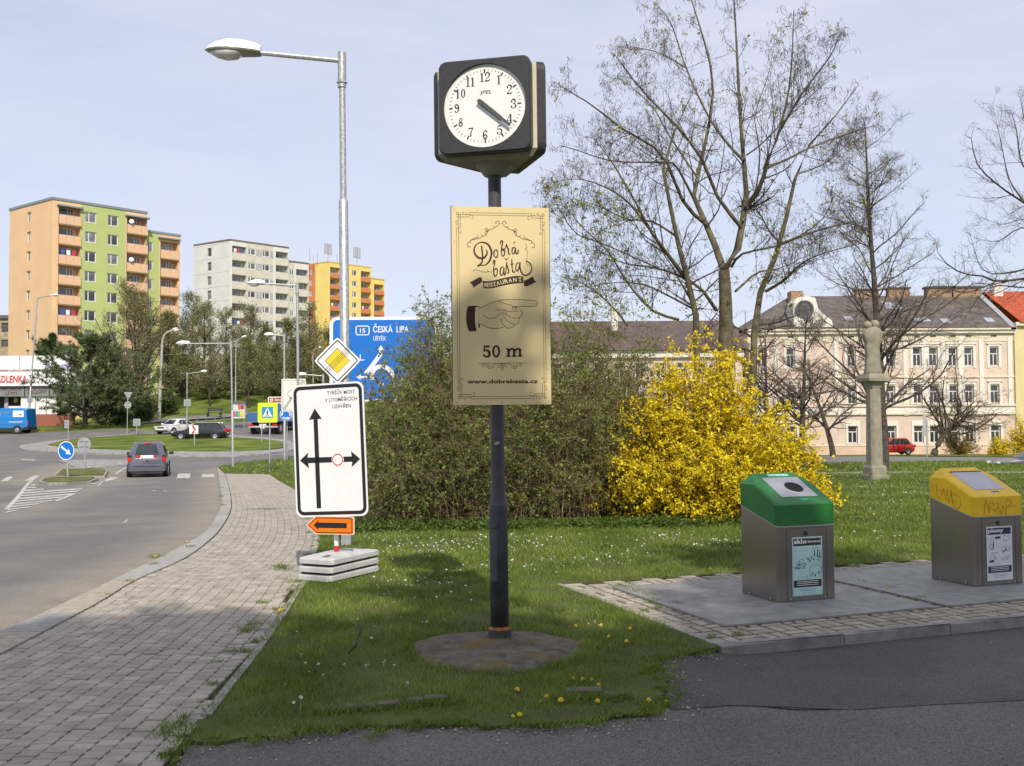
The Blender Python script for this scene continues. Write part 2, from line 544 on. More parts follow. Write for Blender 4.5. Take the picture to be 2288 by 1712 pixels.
def resample(line, step):
    pts = [Vector(p[:2]) for p in line]; out = [pts[0]]; acc = 0.0
    for a, b in zip(pts, pts[1:]):
        L = (b - a).length
        if L < 1e-6: continue
        d = step - acc
        while d <= L:
            out.append(a.lerp(b, d / L)); d += step
        acc = L - (d - step)
    return out
GRASS = mat('grass_ground', (.115, .112, .048), .95, var=.2, vscale=2.2, col2=(.10, .135, .034), coords='Position', spec=.1, bump=.6, bscale=30)
GRASS_FAR = mat('grass_far', (.115, .16, .032), .95, var=.3, vscale=.35, col2=(.18, .215, .048), coords='Position', spec=.05, bump=.5, bscale=6)
ROAD = asphalt('road_asphalt', (.150, .144, .140), (.175, .168, .160), .16, dust=(.25, .225, .195), attr='grit')
DRIVE = asphalt('drive_asphalt', (.122, .112, .100), (.160, .147, .130), .28, dust=(.20, .178, .148))
PATCH = asphalt('patch_asphalt', (.082, .075, .069), (.105, .096, .087), .24, dust=(.17, .153, .128))
DIRT = mat('bare_earth', (.15, .125, .09), .95, var=.3, vscale=8, coords='Position', spec=.1, bump=.6, bscale=50)
CONC = mat('old_concrete', (.30, .285, .25), .9, var=.18, vscale=9, bump=.4, bscale=60, spec=.2, coords='Position')
KERBM = mat('kerb_granite', (.34, .33, .30), .85, var=.14, vscale=14, bump=.3, bscale=90, spec=.25, obrand=.10)
PAVER = mat('paver_concrete', (.365, .33, .275), .9, var=.16, vscale=5, bump=.35, bscale=120, spec=.2, coords='Position', island=.10)
PAVER_ONE = mat('paver_concrete_single', (.365, .33, .275), .9, var=.16, vscale=5, bump=.35, bscale=120, spec=.2, coords='Position', obrand=.10)
JOINT = mat('sand_joint', (.060, .045, .028), .95, var=.35, vscale=12, col2=(.075, .07, .03), coords='Position', spec=.1)
COBBLE = mat('cobble_stone', (.30, .29, .28), .9, var=.3, vscale=3.5, coords='Position', spec=.2, bump=.9, bscale=14)
LINEW = mat('road_paint', (.50, .48, .44), .8, var=.3, vscale=5, coords='Position', spec=.2, col2=(.62, .60, .56))

# base: open grass and earth everywhere, out to the horizon
ang = []
base = [(-700, -40), (700, -40), (700, 880), (-700, 880)]
sheet('ground', base, -.16, GRASS_FAR, xstep=6.0)

# ---- outlines read off the photograph
KERB_OUT = [G(*p, -.07) for p in [(0, 1430), (77, 1394), (189, 1340), (275, 1297), (379, 1245), (456, 1198), (490, 1145), (495, 1120), (491, 1090), (487, 1060), (486, 1047)]]
KERB_IN = [G(*p) for p in [(0, 1462), (215, 1349), (301, 1297), (413, 1247), (482, 1194), (512, 1148), (516, 1122), (512, 1092), (505, 1066), (501, 1058)]]
WALK_R = [G(*p) for p in [(379, 1706), (413, 1645), (447, 1602), (486, 1551), (564, 1456), (620, 1379), (658, 1320), (688, 1282), (706, 1240), (712, 1200), (704, 1160), (684, 1120), (654, 1092), (628, 1076), (602, 1060)]]
ko = [(-3.75, 2.0)] + smooth_line(KERB_OUT)
ki = [(-3.42, 2.0)] + smooth_line(KERB_IN)
wr = [(-1.55, 2.0)] + smooth_line(WALK_R)
CORNER = [G(*p, -.05) for p in [(487, 1046), (492, 1043), (508, 1041), (550, 1034), (587, 1030), (651, 1026), (720, 1023), (790, 1021)]]

road_poly = ko + [tuple(p[:2]) for p in CORNER] + [tuple(G(*p)[:2]) for p in [(800, 985), (800, 938), (640, 938), (560, 940), (500, 943), (450, 947), (360, 952), (300, 958), (70, 965), (-60, 969)]] + [(-130, 97), (-130, 2.0)]
road_o = sheet('road', road_poly, -.09, ROAD, xstep=.45)
_v = np.empty(len(road_o.data.vertices) * 3); road_o.data.vertices.foreach_get('co', _v); _v = _v.reshape(-1, 3)
def line_dist(x, y, line):
    d = np.full(x.shape, 99.)
    for a, b in zip(line, line[1:]):
        dx, dy = b[0] - a[0], b[1] - a[1]; L2 = dx * dx + dy * dy + 1e-9
        t = np.clip(((x - a[0]) * dx + (y - a[1]) * dy) / L2, 0, 1); d = np.minimum(d, np.hypot(x - a[0] - t * dx, y - a[1] - t * dy))
    return d
_i = [G(*p, -.09) for p in [(75, 1076), (160, 1040), (235, 1048), (215, 1075), (110, 1082), (75, 1076)]]
_g = np.maximum(1 - sstep(.1, 1.25, line_dist(_v[:, 0], _v[:, 1], ko)), .8 * (1 - sstep(.4, 2.4, line_dist(_v[:, 0], _v[:, 1], _i))))
_m = [G(*p, -.09) for p in [(0, 1160), (120, 1118), (250, 1075), (330, 1050)]]
_g = np.maximum(_g, .6 * (1 - sstep(.2, 1.1, line_dist(_v[:, 0], _v[:, 1], _m))))
road_o.data.attributes.new('grit', 'FLOAT', 'POINT').data.foreach_set('value', np.ascontiguousarray(_g, np.float32))

walk_poly = ki + list(reversed(wr))
sheet('pavement', walk_poly, -.018, JOINT, skirt=.12)

# lawn: right of the pavement, round the drive and the bin pad, out to the far road
PAD = [Vector((1.49, 7.20)), Vector((0.57, 9.93)), None, None]
pu = Vector((2.72, 1.02)).normalized(); pv = Vector((-pu.y, pu.x))     # along the front kerb, towards the back
PAD_D = 2.89
P0 = Vector((1.49, 7.20))
def pad(u, v): 
    q = P0 + pu * u + pv * v
    return (q.x, q.y)
LAWN_EDGE = [tuple(G(*p)[:2]) for p in [(379, 1706), (414, 1663), (517, 1652), (724, 1627), (931, 1617), (1138, 1622), (1345, 1606), (1466, 1584), (1490, 1556), (1482, 1520), (1468, 1492), (1474, 1470), (1520, 1461), (1593, 1449)]]
le = smooth_line(LAWN_EDGE)
# small wobble so that the verge is ragged
le = [tuple(p) for p in resample(le, .05)]
le = [(x + .022 * math.sin(x * 37 + y * 9) + .016 * math.sin(y * 61 + x * 13), y + .028 * math.sin(x * 23 + 1) + .02 * math.sin(x * 57) + .012 * math.sin(x * 131)) for x, y in le]
far_r = [tuple(G(*p)[:2]) for p in [(2700, 1029), (2288, 1030), (1980, 1032), (1800, 1034), (1500, 1030)]]
lawn_poly = [p for p in le] + [pad(-.06, -.02), pad(-.06, PAD_D), pad(14, PAD_D)] + [(60, 14.5)] + far_r + [(-11.5, 62.0)] + [tuple(p[:2]) for p in reversed(CORNER)] + [tuple(G(502, 1056)[:2])] + list(reversed(smooth_line(WALK_R)))
sheet('lawn', lawn_poly, 0.0, GRASS, skirt=.14)

# drive in front and the darker patch beside the pad
drive_z = lambda o: (lambda x, y: o - .06 * float(sstep(1.15, 1.75, x)))
drive_poly = [(-1.64, 1.5), (-1.64, 4.66)] + [(x, y + .06) for x, y in le[1:]] + [pad(0, .03), pad(16, .03), (22, 6), (22, 1.5)]
sheet('driveway', drive_poly, 0, DRIVE, xstep=.4, zfn=drive_z(-.019))
patch_poly = [(x - .04, y) for x, y in le if x > 1.05 and y > 5.6] + [pad(0, -.0), pad(16, -.0), (17.2, 9.5)] + [tuple(G(*p, -.014)[:2]) for p in [(2288, 1541), (2060, 1552), (1900, 1562), (1700, 1567), (1600, 1578), (1500, 1585)]]
sheet('asphalt_patch', patch_poly, 0, PATCH, skirt=.007, xstep=.4, zfn=drive_z(-.014))

# bed of the bin pad
sheet('bin_pad', [pad(0, 0), pad(16, 0), pad(16, PAD_D), pad(0, PAD_D)], -.014, JOINT, skirt=.1)

# far road on the right, the thin path before it, and a path on the far slope
sheet('far_road', [tuple(G(*p)[:2]) for p in [(1480, 1036), (1800, 1038), (1980, 1036), (2288, 1033), (2750, 1031), (2750, 1023), (2288, 1022), (1980, 1020), (1800, 1019), (1480, 1019)]], -.02, asphalt('far_asphalt', (.17, .165, .165), (.20, .195, .19), .1))
sheet('footpath', [tuple(G(*p)[:2]) for p in [(1500, 1062), (1820, 1060), (2000, 1058), (2288, 1058), (2750, 1059), (2750, 1055), (2288, 1053.5), (2000, 1054), (1820, 1056), (1500, 1057)]], .012, CONC)
sheet('slope_path', [tuple(G(*p)[:2]) for p in [(300, 940), (345, 936), (480, 927), (640, 915), (640, 920), (480, 934), (345, 943), (300, 948)]], -.02, asphalt('path_asphalt', (.20, .19, .185), (.22, .21, .2), .1))

# roundabout: ring of setts, grass mound; and the splitter island in the near road
ring_poly = smooth_line([G(*p, -.05) for p in [(42, 1000), (60, 1006), (130, 1010), (300, 1017), (430, 1020), (520, 1019), (600, 1014), (650, 1006), (665, 996), (640, 984), (560, 976), (450, 971), (330, 971), (220, 976), (130, 984), (75, 991), (46, 996), (42, 1000)]], 3)[:-1]
sheet('roundabout_apron', ring_poly, -.02, COBBLE, skirt=.12)
isl_poly = smooth_line([G(*p) for p in [(108, 994), (150, 1000), (220, 1003), (400, 1008), (520, 1008), (610, 1004), (640, 997), (620, 986), (520, 978), (400, 973), (300, 972), (200, 979), (140, 986), (108, 994)]], 3)[:-1]
icx = sum(p[0] for p in isl_poly) / len(isl_poly); icy = sum(p[1] for p in isl_poly) / len(isl_poly)
sheet('roundabout_grass', isl_poly, .05, GRASS_FAR, skirt=.15)
SPLIT = [[(92, 1075), (98, 1070), (120, 1067), (208, 1066), (214, 1069), (198, 1075), (150, 1078), (110, 1078)],
         [(122, 1063), (138, 1049), (232, 1048), (238, 1051), (230, 1063), (170, 1064)]]
for s in SPLIT:
    q = [G(*p) for p in s]
    c = sum((Vector(p[:2]) for p in q), Vector((0, 0))) / len(q)
    sheet('island_kerb', [tuple(c + (Vector(p[:2]) - c) * 1.10) for p in q], .0, CONC, skirt=.12)
    sheet('island_grass', [tuple(c + (Vector(p[:2]) - c) * .96) for p in q], .03, mat('dry_grass', (.13, .13, .045), .95, var=.3, vscale=1.2, coords='Position', spec=.1), skirt=.05)
sheet('island_setts', [tuple(G(*p, -.05)[:2]) for p in [(166, 1043), (150, 1034), (128, 1028), (200, 1027), (300, 1027), (300, 1037), (240, 1041)]], -.05, COBBLE, skirt=.08)

def marking(pts, dz=-.086):
    q = [tuple(G(*p, -.09)[:2]) for p in pts]
    ar = sum(q[i][0] * q[(i + 1) % len(q)][1] - q[(i + 1) % len(q)][0] * q[i][1] for i in range(len(q)))
    return q if ar > 0 else list(reversed(q))
def z5(*pts): return [(x / 6.62, 900 + y / 6.62) for x, y in pts]
hatch = []
for a, b, c, d in [((455, 1212), (520, 1210), (520, 1226), (440, 1230)), ((415, 1250), (535, 1246), (535, 1262), (400, 1270)),
                   ((372, 1292), (650, 1272), (650, 1288), (360, 1312)), ((345, 1330), (1225, 1264), (1190, 1284), (330, 1350)),
                   ((310, 1370), (1190, 1298), (1150, 1318), (296, 1390)), ((280, 1410), (1110, 1342), (1000, 1372), (266, 1432)),
                   ((245, 1450), (960, 1385), (880, 1412), (232, 1470)), ((205, 1492), (820, 1440), (740, 1462), (190, 1512)),
                   ((170, 1532), (640, 1482), (560, 1505), (150, 1552)), ((130, 1572), (470, 1536), (400, 1560), (112, 1592)),
                   ((62, 1640), (110, 1606), (280, 1588), (200, 1612))]:
    hatch.append(z5(a, b, c, d))
hatch += [z5((500, 1158), (440, 1200), (300, 1400), (130, 1580), (60, 1580), (230, 1400), (380, 1215), (430, 1165)),
          z5((800, 1450), (1100, 1340), (1125, 1350), (850, 1462)),
          z5((1290, 1190), (1450, 1184), (1450, 1198), (1290, 1204)), z5((1425, 1240), (1510, 1160), (1530, 1166), (1460, 1235)),
          z5((1540, 1150), (1640, 1105), (1760, 1100), (1690, 1140), (1560, 1170)), z5((1690, 1050), (1870, 945), (1890, 950), (1730, 1055)),
          z5((0, 1165), (110, 1165), (200, 1098), (120, 1094)), z5((355, 1160), (480, 1158), (595, 1084), (510, 1078)),
          z5((305, 848), (520, 856), (522, 846), (330, 838)), z5((1290, 950), (1870, 912), (1870, 922), (1290, 962))]
hatch += [[(394, 1069), (424, 1069), (426, 1058.5), (398, 1058.5)], [(450, 1067), (478, 1067), (480, 1060), (453, 1060)],
          [(274, 1169), (280, 1169), (288, 1162), (283, 1162)], [(340, 1098), (347, 1098), (347, 1096.5), (341, 1096.5)], [(366, 1098), (373, 1098), (371, 1096.5), (365, 1096.5)]]
for h in hatch:
    q = marking(h)
    vs = [(x, y, TZ(x, y) - .082) for x, y in q]
    mb = MB()
    fs = []
    for t in tessellate_polygon([[Vector((x, y, 0)) for x, y in q]]):
        a, b, c = (q[i] for i in t)
        fs.append(tuple(t) if (b[0] - a[0]) * (c[1] - a[1]) - (b[1] - a[1]) * (c[0] - a[0]) > 0 else (t[0], t[2], t[1]))
    mb.add(vs, fs)
    struct(mb.build('road_marking', LINEW))

# ---- kerb stones along the pavement: each stone its own piece
kerb = MB().add([(-3.6, 2, -.3), (-3.5, 2, -.3), (-3.5, 2.1, -.3)], [(0, 1, 2)]).build('kerb', KERBM); struct(kerb)
ro = resample(ko, .25); ri_all = [Vector(p) for p in ki]
def nearest_on(line, p):
    best, bd = None, 1e9
    for a, b in zip(line, line[1:]):
        d = b - a; t = max(0, min(1, (p - a).dot(d) / max(1e-9, d.length_squared))); q = a + d * t
        if (q - p).length < bd: bd = (q - p).length; best = q
    return best
ri = [nearest_on(ri_all, p) for p in ro]
i = 0
while i < len(ro) - 2:
    j = min(i + random.choice([4, 4, 4, 3, 5]), len(ro) - 1)
    rings = []
    for k in range(i, j + 1):
        a, b = ro[k], ri[k]
        if k == i: a = a + (ro[k + 1] - a).normalized() * .006; b = b + (ri[k + 1] - b) * .03
        if k == j: a = a + (ro[k - 1] - a).normalized() * .006; b = b + (ri[k - 1] - b) * .03
        n = (a - b).normalized(); z = TZ(a.x, a.y) + .006 + .0 * k
        rings.append([(b.x, b.y, z - .12), (b.x, b.y, z), (a.x - n.x * .03, a.y - n.y * .03, z), (a.x, a.y, z - .03), (a.x + n.x * .01, a.y + n.y * .01, z - .22)])
    m = KERBM if random.random() > .12 else mat('kerb_sandstone', (.38, .335, .265), .85, var=.14, vscale=14, bump=.3, bscale=90, spec=.25)
    MB().loft(rings).build('kerb_stone', m, kerb)
    i = j

# ---- pavers of the pavement: wavy concrete blocks in rows along the walk
def paver_mesh(c, ux, uy, w, l, seed):
    """8-sided block outline with a slight wave; returns bottom-less block verts/faces"""
    e = .0035; wv = .010
    o = [(-w / 2 + e, -l / 2 + e), (0, -l / 2 + e - .0015), (w / 2 - e, -l / 2 + e), (w / 2 - e + wv * .8, 0), (w / 2 - e, l / 2 - e), (0, l / 2 - e + .0015), (-w / 2 + e, l / 2 - e), (-w / 2 + e + wv * .8, 0)]
    return o
W_CL, W_CW = .094, .108
mid = [((a[0] + b[0]) / 2, (a[1] + b[1]) / 2) for a, b in zip(ki, ki)]
kr = resample(ki, W_CL)
big = []
rows = []
for i in range(len(kr) - 1):
    a = kr[i]; t = (kr[min(i + 3, len(kr) - 1)] - kr[max(i - 3, 0)]).normalized()
    nx = Vector((t.y, -t.x))
    # rows fan round the bend: keep them flat across, as laid
    rows.append((a, t, nx))
wr_v = [Vector(p) for p in wr]
pts = []
for i, (a, t, nx) in enumerate(rows):
    for c in range(0, 40):
        off = .012 + W_CW * (c + .5)
        p = a + nx * off + t * (W_CL * .5 * (c % 2))
        pts.append((p.x, p.y, t.x, t.y, c, i))
pa = np.array(pts)
keep = inside(walk_poly, pa[:, 0], pa[:, 1])
pa = pa[keep]
pd = np.hypot(pa[:, 0], pa[:, 1])
pav_out = np.array(paver_mesh(None, None, None, W_CW, W_CL, 0))
inner = pav_out * np.array([.93, .93])
NP = len(pa)
dzr = RNG.normal(0, .0016, NP); tl = RNG.normal(0, .010, (NP, 2)); rr = RNG.normal(0, .012, NP)
def paver_verts(k):
    x, y, tx, ty = pa[k, :4]
    a = rr[k]; ca, sa = math.cos(a), math.sin(a)
    vs = []
    z = TZ(x, y) + dzr[k]
    for loop, zz in ((pav_out, -.03), (pav_out, -.004), (inner, 0.0)):
        for u, v in loop:
            u2, v2 = u * ca - v * sa, u * sa + v * ca
            vs.append((x + ty * u2 + tx * v2, y - tx * u2 + ty * v2, z + zz + tl[k, 0] * u + tl[k, 1] * v))
    return vs
pf = [tuple(r * 8 + q for q in (j, (j + 1) % 8)) + tuple((r + 1) * 8 + q for q in ((j + 1) % 8, j)) for r in range(2) for j in range(8)] + [tuple(16 + j for j in range(8))]
pavement = bpy.data.objects['pavement']
vis = (pa[:, 1] > 4.55) & (pa[:, 0] / np.maximum(pa[:, 1], .1) > -.512)
order = np.argsort(np.where(vis, pd, 999))
single = set(order[:300].tolist())
rest = MB()
for k in range(NP):
    vs = paver_verts(k)
    if k in single:
        MB().add(vs, pf).build('paver', PAVER_ONE, pavement)
    elif pa[k, 1] > 3.6:
        rest.add(vs, pf)
o = rest.build('pavers', PAVER, pavement); o['kind'] = 'stuff'

# edging strip between pavement and grass
edge = struct(MB().add([(-1.5, 2, -.3), (-1.4, 2, -.3), (-1.4, 2.1, -.3)], [(0, 1, 2)]).build('edging', CONC))
er = [p for p in resample(WALK_R[2:8], .5)]
for a, b in zip(er, er[1:]):
    d = (b - a).normalized(); n = Vector((d.y, -d.x)); a2, b2 = a + d * .006 + n * .01, b - d * .006 + n * .01
    MB().loft([[(p.x, p.y, -.1), (p.x + n.x * .05, p.y + n.y * .05, -.1), (p.x + n.x * .05, p.y + n.y * .05, .012), (p.x, p.y, .012)] for p in (a2, b2)]).build('edging_stone', CONC, edge)

# ---- bin pad: kerb stones in front and blocks laid in basket pairs
pad_o = bpy.data.objects['bin_pad']
padk = struct(MB().add([(2, 7.5, -.4), (2.1, 7.5, -.4), (2.1, 7.6, -.4)], [(0, 1, 2)]).build('pad_kerb', KERBM))
for k in range(10):
    u0, u1 = k * 1.0 - .05 * (k == 0), (k + 1) * 1.0
    q = [pad(u0 + .004, -.06), pad(u1 - .004, -.06), pad(u1 - .004, .02), pad(u0 + .004, .02)]
    c = [sum(x) / 4 for x in zip(*q)]
    rg = [[(x, y, -.14) for x, y in q], [(x, y, .0) for x, y in q], [(c[0] + (x - c[0]) * .985, c[1] + (y - c[1]) * .90, .012) for x, y in q]]
    MB().loft(rg).build('kerb_stone', mat('pad_kerb_concrete', (.27, .255, .235), .9, var=.22, vscale=7, bump=.4, bscale=70, spec=.2, obrand=.08), padk)
for k in range(6):
    v0, v1 = .03 + k * .5, .03 + (k + 1) * .5 - .008
    q = [pad(-.055, v0), pad(-.005, v0), pad(-.005, min(v1, PAD_D)), pad(-.055, min(v1, PAD_D))]
    MB().loft([[(x, y, -.1) for x, y in q], [(x, y, .004) for x, y in q]]).build('edging_stone', CONC, edge)
BW, BL = .105, .212
PLATE1 = (Vector((.335, .50)), Vector((2.40, 2.45)))   # u0,v0 - u1,v1 of the steel plates (pad frame)
PLATE2 = (Vector((2.52, .50)), Vector((4.65, 2.45)))
blk = []
nu, nv = int(8.5 / BL) + 1, int(PAD_D / BL) + 1
for iu in range(nu):
    for iv in range(nv):
        u, v = iu * BL, iv * BL + .02
        if (iu + iv) % 2: cells = [(u, v, BL, BW), (u, v + BW, BL, BW)]
        else: cells = [(u, v, BW, BL), (u + BW, v, BW, BL)]
        for (a, b, cu, cv) in cells:
            if b + cv > PAD_D + .03: continue
            mu, mv = a + cu / 2, b + cv / 2
            if any(p[0].x + .06 < mu < p[1].x - .06 and p[0].y + .06 < mv < p[1].y - .06 for p in (PLATE1, PLATE2)): continue
            blk.append((a, b, cu, cv))
def block(a, b, cu, cv, dz=0):
    g = .012
    o = [pad(a + g, b + g), pad(a + cu - g, b + g), pad(a + cu - g, b + cv - g), pad(a + g, b + cv - g)]
    i = [pad(a + g * 2, b + g * 2), pad(a + cu - g * 2, b + g * 2), pad(a + cu - g * 2, b + cv - g * 2), pad(a + g * 2, b + cv - g * 2)]
    t = [random.gauss(0, .0015) for _ in range(4)]
    return MB().loft([[(x, y, -.04) for x, y in o], [(x, y, -.004 + t[n] + dz) for n, (x, y) in enumerate(o)], [(x, y, t[n] + dz) for n, (x, y) in enumerate(i)]])
bl_sorted = sorted(blk, key=lambda q: Vector(pad(q[0], q[1])).length + (50 if pad(q[0], q[1])[0] > .52 * pad(q[0], q[1])[1] else 0))
BLK = mat('pad_block', (.36, .32, .255), .9, var=.2, vscale=9, bump=.4, bscale=120, spec=.2, coords='Position', obrand=.10)
for k, q in enumerate(bl_sorted[:300]):
    block(*q).build('paver', BLK, pad_o)
rest = MB()
for q in bl_sorted[300:]:
    b = block(*q); rest.add(b.v, b.f)
if rest.v:
    o = rest.build('pavers', PAVER, pad_o); o['kind'] = 'stuff'
STEELP = mat('galvanised_plate', (.29, .28, .265), .6, .3, var=.12, vscale=7, bump=.35, bscale=160, spec=.4, col2=(.35, .34, .32), coords='Position')
for i, (pl, lab) in enumerate(((PLATE1, 'square grey metal ground plate under the green-topped bin'), (PLATE2, 'square grey metal ground plate under the yellow-topped bin'))):
    (a, c) = pl
    q = [pad(a.x, a.y), pad(c.x, a.y - .0), pad(c.x, c.y), pad(a.x, c.y)]
    o = MB().loft([[(x, y, .002) for x, y in q], [(x, y, .018) for x, y in q]]).build('ground_plate', STEELP)
    tag(o, lab, 'metal plate', 'metal plates round the bins')
# ================================================================ buildings
WFRAME = mat('window_frame_white', (.72, .71, .68), .5, var=.04)
WFRAME_D = mat('window_frame_brown', (.20, .13, .09), .5, var=.1)
PANE = mat('window_glass', (.09, .10, .12), .12, var=.5, vscale=.5, col2=(.24, .25, .26), obrand=.75, spec=.7)
PANE_D = mat('window_glass_dark', (.045, .05, .06), .08, var=.3, vscale=.6, obrand=.4, spec=.7)
SHADOWROOM = mat('loggia_back', (.42, .40, .37), .8, var=.1)
_wm = {}
def window(parent, w, h, loc, rz, style='two', fr=WFRAME, gl=PANE, name='window', fw=.09):
    """frame part with its glass as sub-part, facing local -y; loc is the lower left corner"""
    key = (round(w, 2), round(h, 2), style, fr.name, gl.name, fw)
    if key not in _wm:
        m = MB()
        m.box(0, w, -.03, .05, 0, fw); m.box(0, w, -.03, .05, h - fw, h)
        m.box(0, fw, -.03, .05, fw, h - fw); m.box(w - fw, w, -.03, .05, fw, h - fw)
        if style == 'two': m.box(w * .36 - fw / 2, w * .36 + fw / 2, -.028, .048, fw, h - fw)
        if style == 'half': m.box(w * .5 - fw / 2, w * .5 + fw / 2, -.028, .048, fw, h - fw)
        if style == 'door':
            m.box(w * .60, w * .60 + fw * 1.3, -.028, .048, fw, h - fw); m.box(w * .78, w * .78 + fw, -.026, .046, fw, h - fw)
        if style == 'tee':
            m.box(fw, w - fw, -.028, .048, h * .66 - fw / 2, h * .66 + fw / 2); m.box(w * .5 - fw / 2, w * .5 + fw / 2, -.026, .046, fw, h * .66 - fw / 2)
        if style != 'door': m.box(-.06, w + .06, -.14, -.03, -.06, -.0)
        g = MB().add([(fw * .5, .02, fw * .5), (w - fw * .5, .02, fw * .5), (w - fw * .5, .02, h - fw * .5), (fw * .5, .02, h - fw * .5)], [(0, 1, 2, 3)])
        _wm[key] = (m.mesh('window', fr), g.mesh('pane', gl))
    fm, pm = _wm[key]
    f = link(name, fm, parent, loc, (0, 0, rz))
    link('pane', pm, f)
    return f

def holed_wall(mb, x0, x1, z0, z1, holes, top=True, sides=.3):
    """front sheet in y=0 with openings (hx0,hx1,hz0,hz1,depth) and their reveals"""
    xs = sorted({x0, x1, *[h[0] for h in holes], *[h[1] for h in holes]}); zs = sorted({z0, z1, *[h[2] for h in holes], *[h[3] for h in holes]})
    for i in range(len(xs) - 1):
        for j in range(len(zs) - 1):
            cx, cz = (xs[i] + xs[i + 1]) / 2, (zs[j] + zs[j + 1]) / 2
            if any(h[0] < cx < h[1] and h[2] < cz < h[3] for h in holes): continue
            mb.add([(xs[i], 0, zs[j]), (xs[i + 1], 0, zs[j]), (xs[i + 1], 0, zs[j + 1]), (xs[i], 0, zs[j + 1])], [(0, 1, 2, 3)])
    for a, b, c, d, dp in holes:
        mb.add([(a, 0, c), (b, 0, c), (b, 0, d), (a, 0, d), (a, dp, c), (b, dp, c), (b, dp, d), (a, dp, d)], [(0, 4, 5, 1), (1, 5, 6, 2), (2, 6, 7, 3), (3, 7, 4, 0)])
        mb.add([(a, dp, c), (b, dp, c), (b, dp, d), (a, dp, d)], [(0, 1, 2, 3)])
    if sides:
        mb.add([(x0, 0, z0), (x0, sides, z0), (x0, sides, z1), (x0, 0, z1)], [(0, 3, 2, 1)]); mb.add([(x1, 0, z0), (x1, sides, z0), (x1, sides, z1), (x1, 0, z1)], [(0, 1, 2, 3)])
    return mb

class Bld:
    def __init__(s, name, label, pA, YA, pB, pC, hz=940):
        """pA: (px, py) of the near top corner at distance YA; pB right top corner; pC far gable top corner"""
        a = P(*pA, YA)
        def same_height(p):
            lo, hi = YA * .5, YA * 2
            for _ in range(60):
                m = (lo + hi) / 2
                if P(*p, m).z > a.z: hi = m
                else: lo = m
            return P(*p, lo)
        b, c = same_height(pB), same_height(pC)
        s.base = TZ(a.x, a.y) - 5.0
        s.top = a.z - s.base
        s.ang = math.atan2(b.y - a.y, b.x - a.x)
        s.root = thing(name, label, 'apartment block' if 'block' in label else 'building', (a.x, a.y, s.base), s.ang)
        s.M = Matrix.Translation((a.x, a.y, s.base)) @ Matrix.Rotation(s.ang, 4, 'Z')
        s.Mi = s.M.inverted()
        s.L = (b - a).xy.length
        cl = s.Mi @ Vector((c.x, c.y, s.base)); s.C = Vector((cl.x, cl.y)); s.GL = s.C.length
        s.ga = math.atan2(s.C.y, s.C.x)
    def fac(s, px, py, y=0.0):
        o = s.Mi @ Vector((0, 0, EYE)); d = s.Mi.to_3x3() @ ray(px, py)
        t = (y - o.y) / d.y; q = o + d * t
        return q.x, q.z
    def gab(s, px, py):
        """on the gable: distance from the near corner, height"""
        o = s.Mi @ Vector((0, 0, EYE)); d = s.Mi.to_3x3() @ ray(px, py)
        n = Vector((-s.C.y, s.C.x, 0)).normalized()
        t = -o.dot(n) / d.dot(n); q = o + d * t
        return q.xy.dot(s.C.normalized()), q.z
    def gable_obj(s, mb_fn, name, m):
        """build in gable frame: x runs from the far corner to the near corner, facing out"""
        mb = MB(); mb_fn(mb)
        return mb.build(name, m, s.root, loc=(s.C.x, s.C.y, 0), rot=(0, 0, s.ga + math.pi))

def col(c): return tuple(c)
ORANGE = mat('render_orange', (.74, .50, .29), .9, var=.04, vscale=.4)
GREEN = mat('render_green', (.43, .50, .19), .9, var=.04, vscale=.4)
PEACH_PANEL = mat('balcony_panel_peach', (.72, .46, .29), .7, var=.05, vscale=1)
BLUEGREY = mat('roof_edge_metal', (.25, .29, .31), .5, .3, var=.1)
SLABM = mat('balcony_slab', (.30, .21, .12), .9, var=.1)
GREYRAIL = mat('grey_rail', (.28, .28, .28), .5, .3, var=.05)
LAUNDRY = [mat('cloth_white', (.75, .75, .75), .9, var=.05), mat('cloth_red', (.5, .05, .08), .9, var=.05), mat('cloth_blue', (.07, .10, .30), .9, var=.05)]

def loggia_col(b, x0, x1, zs, ph, depth, wallm, panelm, slabm, y0=0.0, npan=3, win=True, proud=.28, laundry=None, glaz=('door',)):
    """the openings of a column of balconies; returns the holes, and adds balconies (slab > panels) and windows"""
    holes = []
    w = x1 - x0
    for k, (z, h) in enumerate(zs):                     # z: floor of the loggia, h: clear height
        holes.append((x0, x1, z, z + h, depth))
        bal = MB().box(x0 - .08, x1 + .08, y0 - proud, y0 + .05, z - .16, z + .0).build('balcony', slabm, b.root)
        pw = (w + .10) / npan
        pm = _wm.get(('panel', round(pw, 2), round(ph, 2), panelm.name))
        if not pm:
            pm = _wm[('panel', round(pw, 2), round(ph, 2), panelm.name)] = MB().box(.02, pw - .02, -.03, .03, 0, ph).mesh('parapet_panel', panelm)
        for i in range(npan):
            link('parapet_panel', pm, bal, (x0 - .05 + i * pw, y0 - proud + .06, z + .03))
        MB().box(x0 - .08, x1 + .08, y0 - proud + .03, y0 - proud + .09, z + ph + .03, z + ph + .09).build('rail', GREYRAIL, bal)
        if win: window(b.root, w * .78, h - .15, (x0 + w * .05, y0 + depth - .06, z + .03), 0, 'door', fw=.11)
        if laundry and k in laundry:
            for i in range(3):
                MB().box(x0 + w * (.12 + .25 * i), x0 + w * (.30 + .25 * i), y0 + .02, y0 + .05, z + ph + .15, z + ph + .15 + .7).build('laundry', LAUNDRY[(i + k) % 3], bal)
    return holes

